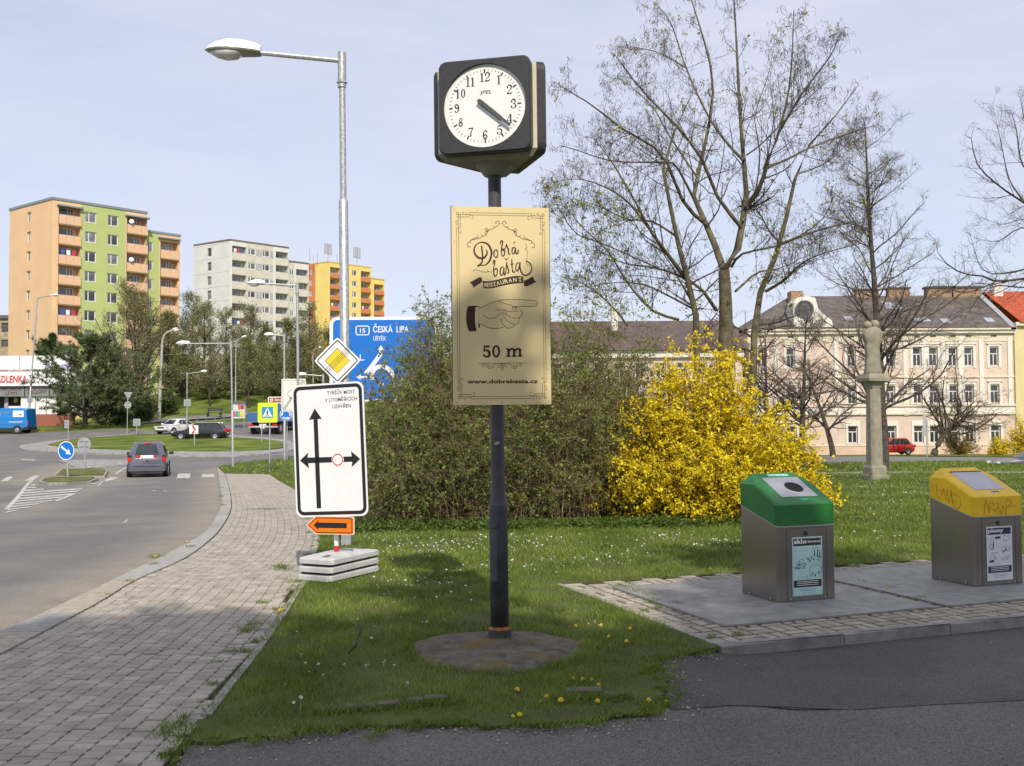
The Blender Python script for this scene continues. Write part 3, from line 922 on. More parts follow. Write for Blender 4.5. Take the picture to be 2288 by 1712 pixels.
# ---------------- orange and green block
b = Bld('apartment_block', 'tall orange and green block of flats with stacked balconies behind the pine', (118, 440), 141, (328, 473), (22, 466))
X = lambda px, py=700: b.fac(px, py)[0]
z_p = b.fac(154, 400 + 290 / 2.759)[1]; z_p2 = b.fac(154, 400 + 1030 / 2.759)[1]
pit = (z_p - z_p2) / 6.0
ph = b.fac(154, 400 + 236 / 2.759)[1] - z_p
xs = [0, X(129), X(178), X(279), X(282), X(327), b.L]
NF = 10
rows = [z_p - k * pit + .16 for k in range(NF)]
zt = b.top - .35
h1 = loggia_col(b, xs[1], xs[2], [(z, pit - .22) for z in rows], ph, 1.2, ORANGE, PEACH_PANEL, SLABM, laundry=(2, 5))
h2 = loggia_col(b, xs[4], xs[5], [(z, pit - .22) for z in rows], ph, 1.2, ORANGE, PEACH_PANEL, SLABM, npan=3)
wm = holed_wall(MB(), 0, xs[2] + .02, 0, zt, h1, sides=0)
wm.build('wall', ORANGE, b.root)
wz = [b.fac(202, 400 + 271 / 2.759)[1] - k * pit for k in range(NF)]
wh = b.fac(202, 400 + 205 / 2.759)[1] - wz[0]
gh = []
for px0, px1 in ((188, 214), (239, 263)):
    a, c = X(px0), X(px1)
    for z in wz:
        gh.append((a, c, z, z + wh, .22)); window(b.root, c - a, wh, (a, .17, z), 0, 'two', fw=.13)
holed_wall(MB(), xs[2] + .02, xs[3], 0, zt, gh, sides=0).build('wall', GREEN, b.root)
holed_wall(MB(), xs[3], b.L, 0, zt, h2, sides=0).build('wall', ORANGE, b.root)
gz = [b.gab(63, 400 + 268 / 2.759)[1] - k * pit for k in range(NF)]
g0, g1 = b.gab(68, 600)[0], b.gab(59, 600)[0]
def gab_fn(mb):
    holed_wall(mb, 0, b.GL, 0, zt, [(b.GL - g1, b.GL - g0, z, z + wh * .95, .3) for z in gz], sides=0)
b.gable_obj(gab_fn, 'wall', ORANGE)
for z in gz:
    d = Vector((math.cos(b.ga), math.sin(b.ga)))
    n = Vector((math.cos(b.ga + math.pi / 2), math.sin(b.ga + math.pi / 2)))
    p = d * g1 - n * .24
    window(b.root, g1 - g0, wh * .95, (p.x, p.y, z), b.ga + math.pi, 'half', fw=.12)
def prism_roof(b, x0, x1, depth, z0, z1, m, over=.12, name='roof'):
    D = b.C.normalized() * depth
    o = over
    q = [(x0 - o, -o), (x1 + o, -o), (x1 + D.x + o, D.y + o), (x0 + D.x - o, D.y + o)]
    return MB().loft([[(x, y, z0) for x, y in q], [(x, y, z1) for x, y in q]]).build(name, m, b.root)
def back_box(b, x0, x1, y, z1, m, depth):
    """the remaining outer walls (right side and back)"""
    D = b.C.normalized() * depth
    q = [(x1, y), (x1 + D.x, y + D.y), (x0 + D.x, y + D.y), (x0, y)]
    return MB().add([(*p, 0) for p in q] + [(*p, z1) for p in q], [(0, 1, 5, 4), (1, 2, 6, 5)]).build('wall', m, b.root)
prism_roof(b, 0, b.L, b.GL, zt, b.top, BLUEGREY)
back_box(b, 0, b.L, 0, zt, ORANGE, b.GL)
MB().box(xs[1] - .3, xs[2] + .25, -.55, .3, zt - .85, zt - .62).build('canopy', BLUEGREY, b.root)
MB().box(xs[4] - .3, xs[5] + .25, -.55, .3, zt - .85, zt - .62).build('canopy', BLUEGREY, b.root)
for k in (0, 2):
    MB().lathe([(.0, 0), (.28, .03), (.34, .1)], 12).build('satellite_dish', WFRAME, b.root, loc=(xs[4] + .5, -.45, rows[k] + ph + .45), rot=(R(75), 0, R(-30)))
# lower wing set back behind it
ys = 1.6
Xs = lambda px, py=650: b.fac(px, py, ys)[0]
ztw = b.fac(365, 524, ys)[1]
x0, x1 = b.L, Xs(402)
rowsw = [z for z in rows if z + pit < ztw - .3]
hw = loggia_col(b, Xs(358), Xs(397), [(z, pit - .22) for z in rowsw], ph, 1.2, ORANGE, PEACH_PANEL, SLABM, y0=ys, npan=2)
for h in list(hw):
    pass
mbw = holed_wall(MB(), Xs(355), x1, 0, ztw, hw, sides=0)
mbw.build('wall', ORANGE, b.root, loc=(0, ys, 0))
gw = []
a, c = Xs(329), Xs(341)
for z in [q for q in wz if q + wh < ztw - .4]:
    gw.append((max(a, x0 + .05), c, z, z + wh, .2)); window(b.root, c - max(a, x0 + .05), wh, (max(a, x0 + .05), ys + .15, z), 0, 'half', fw=.12)
holed_wall(MB(), x0, Xs(355), 0, ztw, gw, sides=0).build('wall', GREEN, b.root, loc=(0, ys, 0))
MB().box(x0 + .01, x1 + .1, ys - .1, ys + 11, ztw, ztw + .35).build('roof', BLUEGREY, b.root)
MB().add([(x1, ys, 0), (x1, ys + 11, 0), (x1, ys + 11, ztw), (x1, ys, ztw)], [(0, 1, 2, 3)]).build('wall', ORANGE, b.root)
MB().box(Xs(355) - .2, Xs(398) + .2, ys - .55, ys + .3, ztw - .7, ztw - .5).build('canopy', BLUEGREY, b.root)

# ---------------- white panel block
WHITEP = mat('panel_white', (.66, .66, .63), .85, var=.06, vscale=.5)
CREAMP = mat('panel_cream', (.58, .55, .46), .85, var=.08, vscale=.7)
GREYP = mat('panel_grey', (.40, .39, .40), .8, var=.06, vscale=1)
b = Bld('apartment_block', 'white and grey panel block of flats in the middle distance', (514, 534), 197, (645, 552), (433, 546.5))
X = lambda px, py=650, y=0.0: b.fac(px, py, y)[0]
pit = b.fac(535, 500 + 355 / 4.424)[1] - b.fac(535, 500 + 497 / 4.424)[1]
z0 = b.fac(535, 500 + 357 / 4.424)[1]; ph = b.fac(535, 500 + 292 / 4.424)[1] - z0
NF = 9; rows = [z0 - k * pit for k in range(NF)]; zt = b.top - .3
xa, xb, xc, xd = X(518.5), X(550), X(616), X(645)
h1 = loggia_col(b, xa, xb, [(z, pit - .2) for z in rows], ph, 1.2, WHITEP, CREAMP, CREAMP, npan=1, proud=.10, laundry=(0, 5))
h2 = loggia_col(b, xc, min(xd, b.L) - .15, [(z, pit - .2) for z in rows], ph, 1.2, WHITEP, CREAMP, CREAMP, npan=1, proud=.10)
holed_wall(MB(), 0, xb, 0, zt, h1, sides=0).build('wall', WHITEP, b.root)
holed_wall(MB(), xc - .6, b.L, 0, zt, h2, sides=0).build('wall', WHITEP, b.root)
wzb = b.fac(562, 500 + 312 / 4.424)[1]; wzt = b.fac(562, 500 + 244 / 4.424)[1]; wh = wzt - wzb
hm = []
for k in range(NF):
    z = wzb - k * pit
    for px0, px1 in ((553.5, 571), (586, 602.5)):
        a, c = X(px0), X(px1); hm.append((a, c, z, z + wh, .15)); window(b.root, c - a, wh, (a, .1, z), 0, 'two', fw=.15)
    for px0, px1 in ((571.5, 585.5), (603, 610)):
        MB().box(X(px0), X(px1), -.03, .02, z, z + wh).build('infill_panel', GREYP, b.root)
holed_wall(MB(), xb, xc - .6, 0, zt, hm, sides=0).build('wall', CREAMP, b.root)
gz = [b.gab(468, 500 + 322 / 4.424)[1] - k * pit for k in range(NF)]
g0, g1 = b.gab(472.5, 560)[0], b.gab(463.5, 560)[0]
def gab_fn(mb):
    holed_wall(mb, 0, b.GL, 0, zt, [(b.GL - g1, b.GL - g0, z, z + 1.65, .3) for z in gz], sides=0)
b.gable_obj(gab_fn, 'wall', WHITEP)
d = Vector((math.cos(b.ga), math.sin(b.ga))); n = Vector((-d.y, d.x))
for z in gz:
    p = d * g1 - n * .24
    window(b.root, g1 - g0, 1.65, (p.x, p.y, z), b.ga + math.pi, 'one', fr=WFRAME_D, fw=.14)
    MB().box(-b.GL / 2, b.GL / 2, -.012, .0, z + 2.2, z + 2.26).build('panel_joint', GREYP, b.root, loc=(b.C.x / 2 - n.x * -.0, b.C.y / 2, 0), rot=(0, 0, b.ga + math.pi))
prism_roof(b, 0, b.L, b.GL, zt, b.top, mat('bitumen_edge', (.17, .13, .13), .8, var=.1), over=.08)
back_box(b, 0, b.L, 0, zt, WHITEP, b.GL)
ys = 1.5
ztw = b.fac(668, 588, ys)[1]; x0, x1 = b.L, X(689.5, 650, ys)
rw = [z for z in rows if z + pit < ztw]
hw = loggia_col(b, X(661.5, 650, ys), X(688, 650, ys), [(z, pit - .2) for z in rw], ph, 1.2, WHITEP, CREAMP, CREAMP, y0=ys, npan=1, proud=.10)
holed_wall(MB(), X(658, 650, ys), x1, 0, ztw, hw, sides=0).build('wall', WHITEP, b.root, loc=(0, ys, 0))
gw = []
for k in range(NF):
    z = wzb - k * pit
    if z + wh > ztw: continue
    a, c = X(646.5, 650, ys), X(656.5, 650, ys)
    gw.append((a, c, z, z + wh, .12)); window(b.root, c - a, wh, (a, ys + .08, z), 0, 'half', fw=.15)
holed_wall(MB(), x0, X(658, 650, ys), 0, ztw, gw, sides=0).build('wall', CREAMP, b.root, loc=(0, ys, 0))
MB().box(x0 + .01, x1 + .1, ys - .1, ys + 10, ztw, ztw + .3).build('roof', MATS['bitumen_edge'], b.root)
MB().add([(x1, ys, 0), (x1, ys + 10, 0), (x1, ys + 10, ztw), (x1, ys, ztw)], [(0, 1, 2, 3)]).build('wall', WHITEP, b.root)

# ---------------- yellow and orange-red block
YEL = mat('render_yellow', (.78, .60, .19), .9, var=.04, vscale=.4)
RUST = mat('render_rust', (.60, .21, .09), .9, var=.05, vscale=.4)
b = Bld('apartment_block', 'distant yellow block of flats with rust-red balconies and roof aerials', (735, 584), 258, (829, 597), (687, 589.5))
X = lambda px, py=650, y=0.0: b.fac(px, py, y)[0]
pit = (b.fac(748, 500 + 530 / 4.424)[1] - b.fac(748, 500 + 745 / 4.424)[1]) / 2
z0 = b.fac(748, 500 + 532 / 4.424)[1]; ph = .95
NF = 9; rows = [z0 - k * pit for k in range(NF)]; zt = b.top - .3
h1 = loggia_col(b, X(737.5), X(760), [(z, pit - .2) for z in rows], ph, 1.2, YEL, RUST, RUST, npan=2, laundry=(3,))
h2 = loggia_col(b, X(806.5), X(827.5), [(z, pit - .2) for z in rows], ph, 1.2, YEL, RUST, RUST, npan=2, laundry=(3,))
wzb = b.fac(791, 500 + 515 / 4.424)[1]; wh = b.fac(791, 500 + 460 / 4.424)[1] - wzb
hm = []
for k in range(NF):
    z = wzb - k * pit
    for px0, px1 in ((767, 778), (786.5, 797)):
        a, c = X(px0), X(px1); hm.append((a, c, z, z + wh, .18)); window(b.root, c - a, wh, (a, .13, z), 0, 'two', fw=.15)
holed_wall(MB(), 0, b.L, 0, zt, h1 + h2 + hm, sides=0).build('wall', YEL, b.root)
gsp = b.gab(704.5, 640)[0]
gz = [b.gab(693, 500 + 502 / 4.424)[1] - k * pit for k in range(NF)]
g0, g1 = b.gab(697, 620)[0], b.gab(690.5, 620)[0]
b.gable_obj(lambda mb: holed_wall(mb, b.GL - gsp, b.GL, 0, zt, [], sides=0), 'wall', YEL)
b.gable_obj(lambda mb: holed_wall(mb, 0, b.GL - gsp, 0, zt, [(b.GL - g1, b.GL - g0, z, z + wh, .25) for z in gz], sides=0), 'wall', RUST)
d = Vector((math.cos(b.ga), math.sin(b.ga))); n = Vector((-d.y, d.x))
for z in gz:
    p = d * g1 - n * .2
    window(b.root, g1 - g0, wh, (p.x, p.y, z), b.ga + math.pi, 'half', fw=.2)
prism_roof(b, 0, b.L, b.GL, zt, b.top, mat('roof_edge_yellow', (.58, .40, .10), .8, var=.05), over=.05)
back_box(b, 0, b.L, 0, zt, YEL, b.GL)
ys = 1.2
ztw = b.fac(845, 625, ys)[1]; x0, x1 = b.L, X(859, 680, ys)
hw = loggia_col(b, X(836, 650, ys), X(857, 650, ys), [(z, pit - .2) for z in rows if z + pit < ztw], ph, 1.2, YEL, RUST, RUST, y0=ys, npan=2)
holed_wall(MB(), x0, x1, 0, ztw, hw, sides=0).build('wall', YEL, b.root, loc=(0, ys, 0))
MB().box(x0 + .01, x1 + .05, ys - .1, ys + 10, ztw, ztw + .3).build('roof', MATS['roof_edge_yellow'], b.root)
MB().add([(x1, ys, 0), (x1, ys + 10, 0), (x1, ys + 10, ztw), (x1, ys, ztw)], [(0, 1, 2, 3)]).build('wall', YEL, b.root)
for px, h, kind in ((692, 3.2, 'dish'), (700, 1.6, 'mast'), (709, 2.4, 'mast'), (733, 5.2, 'cell'), (753, 2.6, 'mast'), (797.5, 5.4, 'cell')):
    x, yy = X(px, 590, 3.0), 3.0
    m = MB().tube([(x, yy, b.top - .1), (x, yy, b.top + h)], .09, 6)
    if kind == 'cell':
        for dx in (-1.0, -.35, .35, 1.0): m.box(x + dx - .13, x + dx + .13, yy - .1, yy + .1, b.top + h * .45, b.top + h)
        m.box(x - 1.0, x + 1.0, yy - .05, yy + .05, b.top + h * .5, b.top + h * .54); m.box(x - .6, x + .6, yy - .05, yy + .05, b.top + .5, b.top + .6)
    if kind == 'dish': m.lathe([(0, 0), (.5, .1), (.6, .35)], 10, c=(x + .3, yy))
    m.build('aerial', mat('aerial_grey', (.42, .42, .43), .5, .3, var=.1), b.root)

# ---------------- small old house at the left edge, beyond the orange block
hx = onground(6, 165)
r = thing('old_house', 'small weathered ochre house with dark roof at the left edge of the view', 'house', (hx.x, hx.y, hx.z - 1))
s = 2245 / 165
OCH = mat('old_ochre', (.34, .29, .20), .95, var=.3, vscale=1.5)
DROOF = mat('dark_roof', (.085, .072, .068), .9, var=.25, vscale=1.2)
zb = 1.0
zf = lambda py: (940 - py) / s + 1.6 - (hx.z - 1)
hs = []
for z0_, z1_ in ((zf(735), zf(714)), (zf(768), zf(752))):
    hs.append((-.4, .9, z0_, z1_, .25)); window(r, 1.3, z1_ - z0_, (-.4, .2, z0_), 0, 'tee', fr=WFRAME_D, gl=PANE_D)
    hs.append((-4.4, -3.1, z0_, z1_, .25)); window(r, 1.3, z1_ - z0_, (-4.4, .2, z0_), 0, 'tee', fr=WFRAME_D, gl=PANE_D)
m = holed_wall(MB(), -9, 1.6, 0, zf(705), hs, sides=0); m.add([(1.6, 0, 0), (1.6, 9, 0), (1.6, 9, zf(705)), (1.6, 0, zf(705))], [(0, 1, 2, 3)])
m.build('wall', OCH, r)
MB().add([(-9.3, -.4, zf(705)), (2.0, -.4, zf(705)), (2.0, 9.3, zf(705)), (-9.3, 9.3, zf(705)), (-8, 4.5, zf(690)), (.6, 4.5, zf(690))], [(0, 1, 5, 4), (1, 2, 5), (2, 3, 4, 5), (3, 0, 4)]).build('roof', DROOF, r)
MB().tube([(-.2, 3, zf(692)), (-.2, 3, zf(655))], .05, 5).box(-1.0, .6, 2.97, 3.03, zf(672), zf(671)).build('aerial', MATS['aerial_grey'], r)

# ---------------- the curtain shop
sx = onground(60, 104)
r = thing('shop', 'low white curtain shop with red lettering and rooftop billboards, left', 'shop', (sx.x, sx.y, TZ(sx.x, sx.y) - .4))
zo = TZ(sx.x, sx.y) - .4
s = 2245 / 104.0
xl = lambda px: (px - 60) / s
zl = lambda py: P(60, py, 104).z - zo
SHOPW = mat('shop_white', (.74, .74, .74), .6, var=.04)
SHOPG = mat('shop_fascia_grey', (.20, .235, .235), .7, var=.08)
BRICK = mat('shop_brick', (.30, .11, .07), .9, var=.2, vscale=9)
DARKIN = mat('shop_inside', (.03, .028, .03), .7, var=.3, vscale=1)
REDL = mat('red_lettering', (.60, .03, .04), .5, var=.03)
MAROON = mat('maroon_lettering', (.16, .03, .04), .6, var=.03)
MB().box(xl(-150), xl(172), -.6, 7, zl(863), zl(832)).build('fascia', SHOPW, r)
MB().box(xl(-150), xl(180), -.35, 7.2, zl(832), zl(829)).build('roof', mat('shop_roof', (.33, .34, .35), .7, var=.1), r)
MB().box(xl(-150), xl(168), -.25, 6.9, zl(886), zl(863)).build('sign_band', SHOPG, r)
MB().box(xl(55), xl(165), 0, 6.8, zl(926), zl(886)).build('wall', SHOPW, r)
for px in (79, 103, 128, 150): MB().box(xl(px) - .04, xl(px) + .04, -.02, .05, zl(926), zl(886)).build('panel_joint', SHOPG, r)
MB().box(xl(-150), xl(55), 1.4, 6.8, zl(944), zl(886)).build('shop_window', DARKIN, r)
MB().box(xl(46), xl(55), .0, 1.4, zl(926), zl(886)).build('wall', SHOPW, r)
MB().box(xl(6), xl(39), .6, 1.0, zl(913), zl(907)).build('counter', SHOPW, r)
MB().box(xl(4), xl(12), .5, .6, zl(912), zl(888)).build('poster', mat('poster_lilac', (.35, .33, .45), .6, var=.3, vscale=3), r)
MB().box(xl(22), xl(29), .8, 1.1, zl(899), zl(888)).build('garment', mat('garment_cream', (.5, .4, .22), .8, var=.3, vscale=4), r)
bk = MB().box(xl(-150), xl(165), -.1, .3, 0, zl(926)).build('brick_base', BRICK, r)
Print(-.64).text('MADLENKA', (xl(66), zl(855)), .72, .02, align='RIGHT', fit=xl(66) - xl(-13)).build('lettering', REDL, r)
pr = Print(-.27); pr.text('DEKORAČNÍ', (xl(27), zl(873)), .36, .02, fit=xl(50) - xl(4)); pr.text('LÁTKY', (xl(28), zl(883)), .36, .02, fit=xl(42) - xl(14)); pr.text('ZÁCLONY', (xl(85), zl(880)), .46, .02, fit=xl(105) - xl(60)); pr.text('METRÁŽ', (xl(138), zl(880)), .46, .02, fit=xl(156) - xl(120))
pr.build('lettering', MAROON, r)
for px in (57, 112): MB().box(xl(px) - .05, xl(px) + .05, -.29, -.24, zl(886), zl(863)).build('panel_joint', DARKIN, r)
for i, (a, c, lab) in enumerate(((-62, 26.5, 'blank white rooftop billboard at the left edge'), (27, 85, 'blank white rooftop billboard in the middle of the row'), (86, 142, 'peeling rooftop billboard with purple print, right end of the row'))):
    bb = thing('billboard', lab, 'billboard', (sx.x + xl((a + c) / 2), sx.y + 1.5, zo + zl(829)), group='billboards on the shop roof')
    w = xl(c) - xl(a); hh = zl(793) - zl(824)
    z_ = zl(824) - zl(829)
    MB().box(-w / 2 + .03, w / 2 - .03, -.08, .08, z_, z_ + hh).build('board', mat('billboard_white', (.76, .76, .76), .7, var=.05, vscale=2), bb)
    f = MB()
    for q in (-.35, 0, .35): f.box(w * q - .06, w * q + .06, 0, .12, -.05, z_)
    f.build('support', GREYRAIL, bb)
    if i == 2:
        pu_ = Print(-.085)
        pu_.poly([(-w / 2 + .05, z_ + .05), (w / 2 - .05, z_ + .05), (w / 2 - .05, z_ + hh * .62), (w * .36, z_ + hh * .42), (w * .1, z_ + hh * .30), (-.0, z_ + hh * .34), (-w * .1, z_ + hh * .12), (-w * .25, z_ + hh * .12), (-w * .4, z_ + hh * .3), (-w * .47, z_ + hh * .6)])
        pu_.build('print', mat('purple_print', (.27, .22, .45), .7, var=.1, vscale=3), bb)
        Print(-.09).text('Slunečnice.cz', (w * .25, z_ + .18), .17, .02, fit=w * .42).build('lettering', SHOPW, bb)

# ---------------- the long peach and cream house on the right
hy = 100.0
hl, hr = P(1676, 940, hy), P(2267, 940, hy)
zg = -2.0
r = thing('town_house', 'three-storey peach and cream town house with grey roof behind the stone column', 'house', (hl.x, hy, zg))
s = 2245 / hy
xl = lambda px, y=0.0: (px - 1144) / 2245 * (hy + y) - hl.x
zl = lambda px, py, y=0.0: P(px, py, hy + y).z - zg
PEACH = mat('render_peach', (.62, .50, .41), .9, var=.07, vscale=.7)
CREAM = mat('render_cream', (.66, .60, .46), .9, var=.06, vscale=.7)
STUCCO = mat('stucco_white', (.70, .67, .60), .85, var=.05, vscale=1)
ROOFG = mat('roof_slate_brown', (.105, .088, .080), .85, var=.3, vscale=1.3, col2=(.15, .125, .11))
eav = zl(1975, 735); Wd = xl(2267)
PAIR = [1703, 1768, 1904, 1990, 2051, 2087, 2131, 2166, 2223]
rowz = [(1, 778, 819), (2, 862, 902), (0, 952, 990)]
holes = []
for k, ya, yb in rowz:
    for px in PAIR:
        w = .85 if k else .95
        z0, z1 = zl(1975, yb), zl(1975, ya)
        x = xl(px)
        holes.append((x - w / 2, x + w / 2, z0, z1, .28))
        window(r, w, z1 - z0, (x - w / 2, .2, z0), 0, 'tee', gl=PANE_D, fw=.085)
        if k:
            MB().box(x - w / 2 - .28, x - w / 2 - .02, -.07, .0, z0 - .2, z1 + .12).box(x + w / 2 + .02, x + w / 2 + .28, -.07, .0, z0 - .2, z1 + .12).box(x - w / 2 - .34, x + w / 2 + .34, -.16, 0, z1 + .35, z1 + .47).box(x - w / 2 - .18, x + w / 2 + .18, -.09, 0, z1 + .12, z1 + .35).build('surround', STUCCO, r)
        else:
            MB().box(x - w / 2 - .22, x - w / 2 - .02, -.06, .0, z0 - .1, z1 + .5).box(x + w / 2 + .02, x + w / 2 + .22, -.06, .0, z0 - .1, z1 + .5).box(x - w / 2 - .02, x + w / 2 + .02, -.07, 0, z1 + .02, z1 + .5).build('surround', STUCCO, r)
zf1 = zl(1975, 930); 
m = holed_wall(MB(), 0, Wd, 0, eav, holes, sides=0); m.add([(0, 0, 0), (0, 12, 0), (0, 12, eav), (0, 0, eav)], [(0, 3, 2, 1)]); m.build('wall', PEACH, r)
# cream bays and pilasters
pil = MB()
for px in (1682, 1736, 1800, 1870, 1940, 2024, 2069, 2109, 2148, 2194, 2258):
    x = xl(px); pil.box(x - .22, x + .22, -.1, 0, zf1, eav - .9)
pil.build('pilaster', STUCCO, r)
for (ya, yb, pr_, mm, nm) in ((735, 739, .55, CREAM, 'cornice'), (739, 746, .35, STUCCO, 'cornice'), (746, 764, .05, CREAM, 'frieze'), (905, 909, .22, CREAM, 'string_course'), (909, 923, .08, STUCCO, 'frieze'), (923, 927, .2, CREAM, 'string_course'), (994, 997, .14, CREAM, 'string_course'), (842, 845, .12, CREAM, 'string_course')):
    MB().box(-.15, Wd + .05, -pr_, .004, zl(1975, yb), zl(1975, ya)).build(nm, mm, r)
MB().box(-.05, Wd, -.1, 0, 0, zl(1975, 997)).build('plinth', mat('plinth_peach', (.64, .46, .36), .9, var=.08, vscale=.8), r)
vents = MB()
for px in PAIR: vents.box(xl(px) - .28, xl(px) + .28, -.07, -.04, zl(1975, 754), zl(1975, 750))
vents.build('attic_vent', DROOF, r)
RD = 7.0
rz = zl(1975, 661, RD)
x_h = xl(1768, RD)
MB().add([(-.4, -.6, eav + .05), (Wd + .02, -.6, eav + .05), (Wd + .02, RD, rz), (x_h, RD, rz), (-.4, 13, eav + .05), (Wd + .02, 13, eav + .05)], [(0, 1, 2, 3), (0, 3, 4), (4, 3, 2, 5)]).build('roof', ROOFG, r)
MB().add([(Wd - .45, -.55, eav + .12), (Wd + .12, -.55, eav + .12), (Wd + .12, RD, rz + .3), (Wd - .45, RD, rz + .3), (Wd - .45, -.55, eav - .2), (Wd + .12, -.55, eav - .2), (Wd + .12, RD, rz - .2), (Wd - .45, RD, rz - .2)], [(0, 1, 2, 3), (0, 4, 5, 1), (0, 3, 7, 4), (1, 5, 6, 2)]).build('fire_wall', mat('fire_wall_grey', (.33, .335, .35), .8, var=.1), r)
def on_roof(px, py):
    # hit of the view ray with the front roof slope
    o = Vector((0, 0, EYE)) - Vector((hl.x, hy, zg)); d = ray(px, py)
    nn = Vector((0, -(rz - eav), RD + .6)); p0 = Vector((0, -.6, eav + .05))
    t = (p0 - o).dot(nn) / d.dot(nn); return o + d * t
sl = math.atan2(rz - eav, RD + .6)
for px, py in ((1895, 712), (2050, 715), (2067, 715), (2112, 718), (2210, 716), (1992, 683)):
    p = on_roof(px, py); q = 1.0 if py > 690 else 2.0
    MB().box(-.42 * q, .42 * q, -.5 * q, .5 * q, 0, .08).build('skylight', mat('skylight_glass', (.34, .37, .41), .25, var=.1, spec=.7), r, loc=p, rot=(sl, 0, 0))
for px, w, h in ((1940, 2.4, 1.0), (2010, 2.2, 1.2), (2102, 2.8, 1.3), (2160, 3.2, 1.3)):
    x = xl(px, RD); c = MB().bbox(x - w / 2, x + w / 2, RD - .5, RD + .5, rz - .6, rz + h * .55, .04).build('chimney', mat('chimney_brick', (.32, .21, .12), .9, var=.3, vscale=4), r)
    MB().box(x - w / 2 - .12, x + w / 2 + .12, RD - .62, RD + .62, rz + h * .55, rz + h * .7).build('chimney_cap', DROOF, c)
# gabled dormer with a round window
xa, xb, xm = xl(1775), xl(1862), xl(1803)
zb_, zt_, zsh = eav + .05, zl(1800, 664), zl(1800, 692)
dm = [(xa, zb_), (xb, zb_), (xb - .1, zb_ + .8), (xl(1845), zl(1840, 706)), (xl(1830), zsh), (xl(1826), zl(1826, 676)), (xm + .9, zt_ - .1), (xm, zt_ + .1), (xm - .9, zt_ - .1), (xl(1776), zl(1776, 676)), (xl(1773), zsh)]
MB().prism(dm, -.3, 2.2).build('dormer', STUCCO, r)
MB().lathe([(.9, 0), (.9, .12), (.74, .12), (.74, .03), (0, .03)], 24).build('round_window', mat('round_glass', (.10, .105, .11), .3, var=.2), r, loc=(xl(1799), -.31, zl(1799, 692)), rot=(R(90), 0, 0))
MB().bbox(xl(1768, 5), xl(1795, 5), 4.5, 6.0, eav, zl(1780, 651, 5), .04).build('chimney', MATS['chimney_brick'], r)

# neighbour: yellow house with red tiled roof
p = P(2269, 940, hy)
r2 = thing('town_house', 'pale yellow house with orange-red tiled roof at the right edge', 'house', (p.x, hy - .2, zg))
YH = mat('render_pale_yellow', (.64, .55, .30), .9, var=.05, vscale=.8)
hs = []
for ya, yb in ((770, 820), (855, 905), (950, 992)):
    for q in (1.3, 4.2, 7.0):
        z0, z1 = zl(2280, yb), zl(2280, ya); hs.append((q, q + .95, z0, z1, .25)); window(r2, .95, z1 - z0, (q, .2, z0), 0, 'tee', gl=PANE_D)
holed_wall(MB(), 0, 14, 0, eav + .4, hs, sides=.3).build('wall', YH, r2)
MB().box(-.0, 14, -.4, .02, eav + .2, eav + .55).build('cornice', CREAM, r2)
REDT = mat('roof_tile_red', (.42, .085, .035), .85, var=.2, vscale=2.2)
rz2 = zl(2230, 652, 7.2)
rr_ = MB()
nrow = 15
for k in range(nrow):
    t0, t1 = k / nrow, (k + 1) / nrow
    y0_, y1_ = -.6 + 7.8 * t0, -.6 + 7.8 * t1; z0_, z1_ = eav + .55 + (rz2 - eav - .55) * t0, eav + .55 + (rz2 - eav - .55) * t1
    rr_.add([(.35, y0_, z0_ + .07), (14, y0_, z0_ + .07), (14, y1_, z1_), (.35, y1_, z1_), (.35, y0_, z0_), (14, y0_, z0_)], [(0, 1, 2, 3), (4, 5, 1, 0)])
rr_.add([(.35, 7.2, rz2), (14, 7.2, rz2), (14, 15, eav), (.35, 15, eav)], [(0, 1, 2, 3)])
rr_.build('roof', REDT, r2)
MB().bbox(xl(2222, 6) - (p.x - hl.x), xl(2243, 6) - (p.x - hl.x), 5.8, 6.8, rz2 - 1, rz2 + .75, .04).build('chimney', STUCCO, r2)

# long low house behind the shrubs in the middle
p = P(1150, 940, 92)
r3 = thing('long_house', 'long low house with dark brown roof half hidden behind the big shrubs', 'house', (p.x, 92, zg))
xl3 = lambda px, y=0: (px - 1144) / 2245 * (92 + y) - p.x; zl3 = lambda py, y=0: P(1350, py, 92 + y).z - zg
e3, r3z, w3 = zl3(784), zl3(718, 6), xl3(1660)
hs = []
for px in range(1190, 1650, 46):
    for ya, yb in ((812, 846), (880, 920)):
        z0, z1 = zl3(yb), zl3(ya); hs.append((xl3(px), xl3(px) + .9, z0, z1, .25)); window(r3, .9, z1 - z0, (xl3(px), .2, z0), 0, 'tee', gl=PANE_D)
holed_wall(MB(), 0, w3, 0, zl3(800), hs, sides=.3).build('wall', PEACH, r3)
MB().box(-.1, w3 + .1, -.35, .3, zl3(800), e3).build('cornice', STUCCO, r3)
MB().add([(-.4, -.7, e3), (w3 + .4, -.7, e3), (w3 + .4, 6, r3z), (-.4, 6, r3z), (w3 + .4, 12, e3), (-.4, 12, e3)], [(0, 1, 2, 3), (3, 2, 4, 5)]).build('roof', mat('roof_brown', (.105, .075, .068), .9, var=.2, vscale=1.2), r3)
MB().add([(w3 + .3, 0, 0), (w3 + .3, 11.5, 0), (w3 + .3, 11.5, e3), (w3 + .3, 5.7, r3z), (w3 + .3, 0, e3)], [(0, 1, 2, 3, 4)]).build('gable_wall', PEACH, r3)
MB().box(xl3(1365, 3), xl3(1378, 3), 1.5, 2.6, e3 + 2.0, e3 + 4.2).build('skylight', STUCCO, r3)
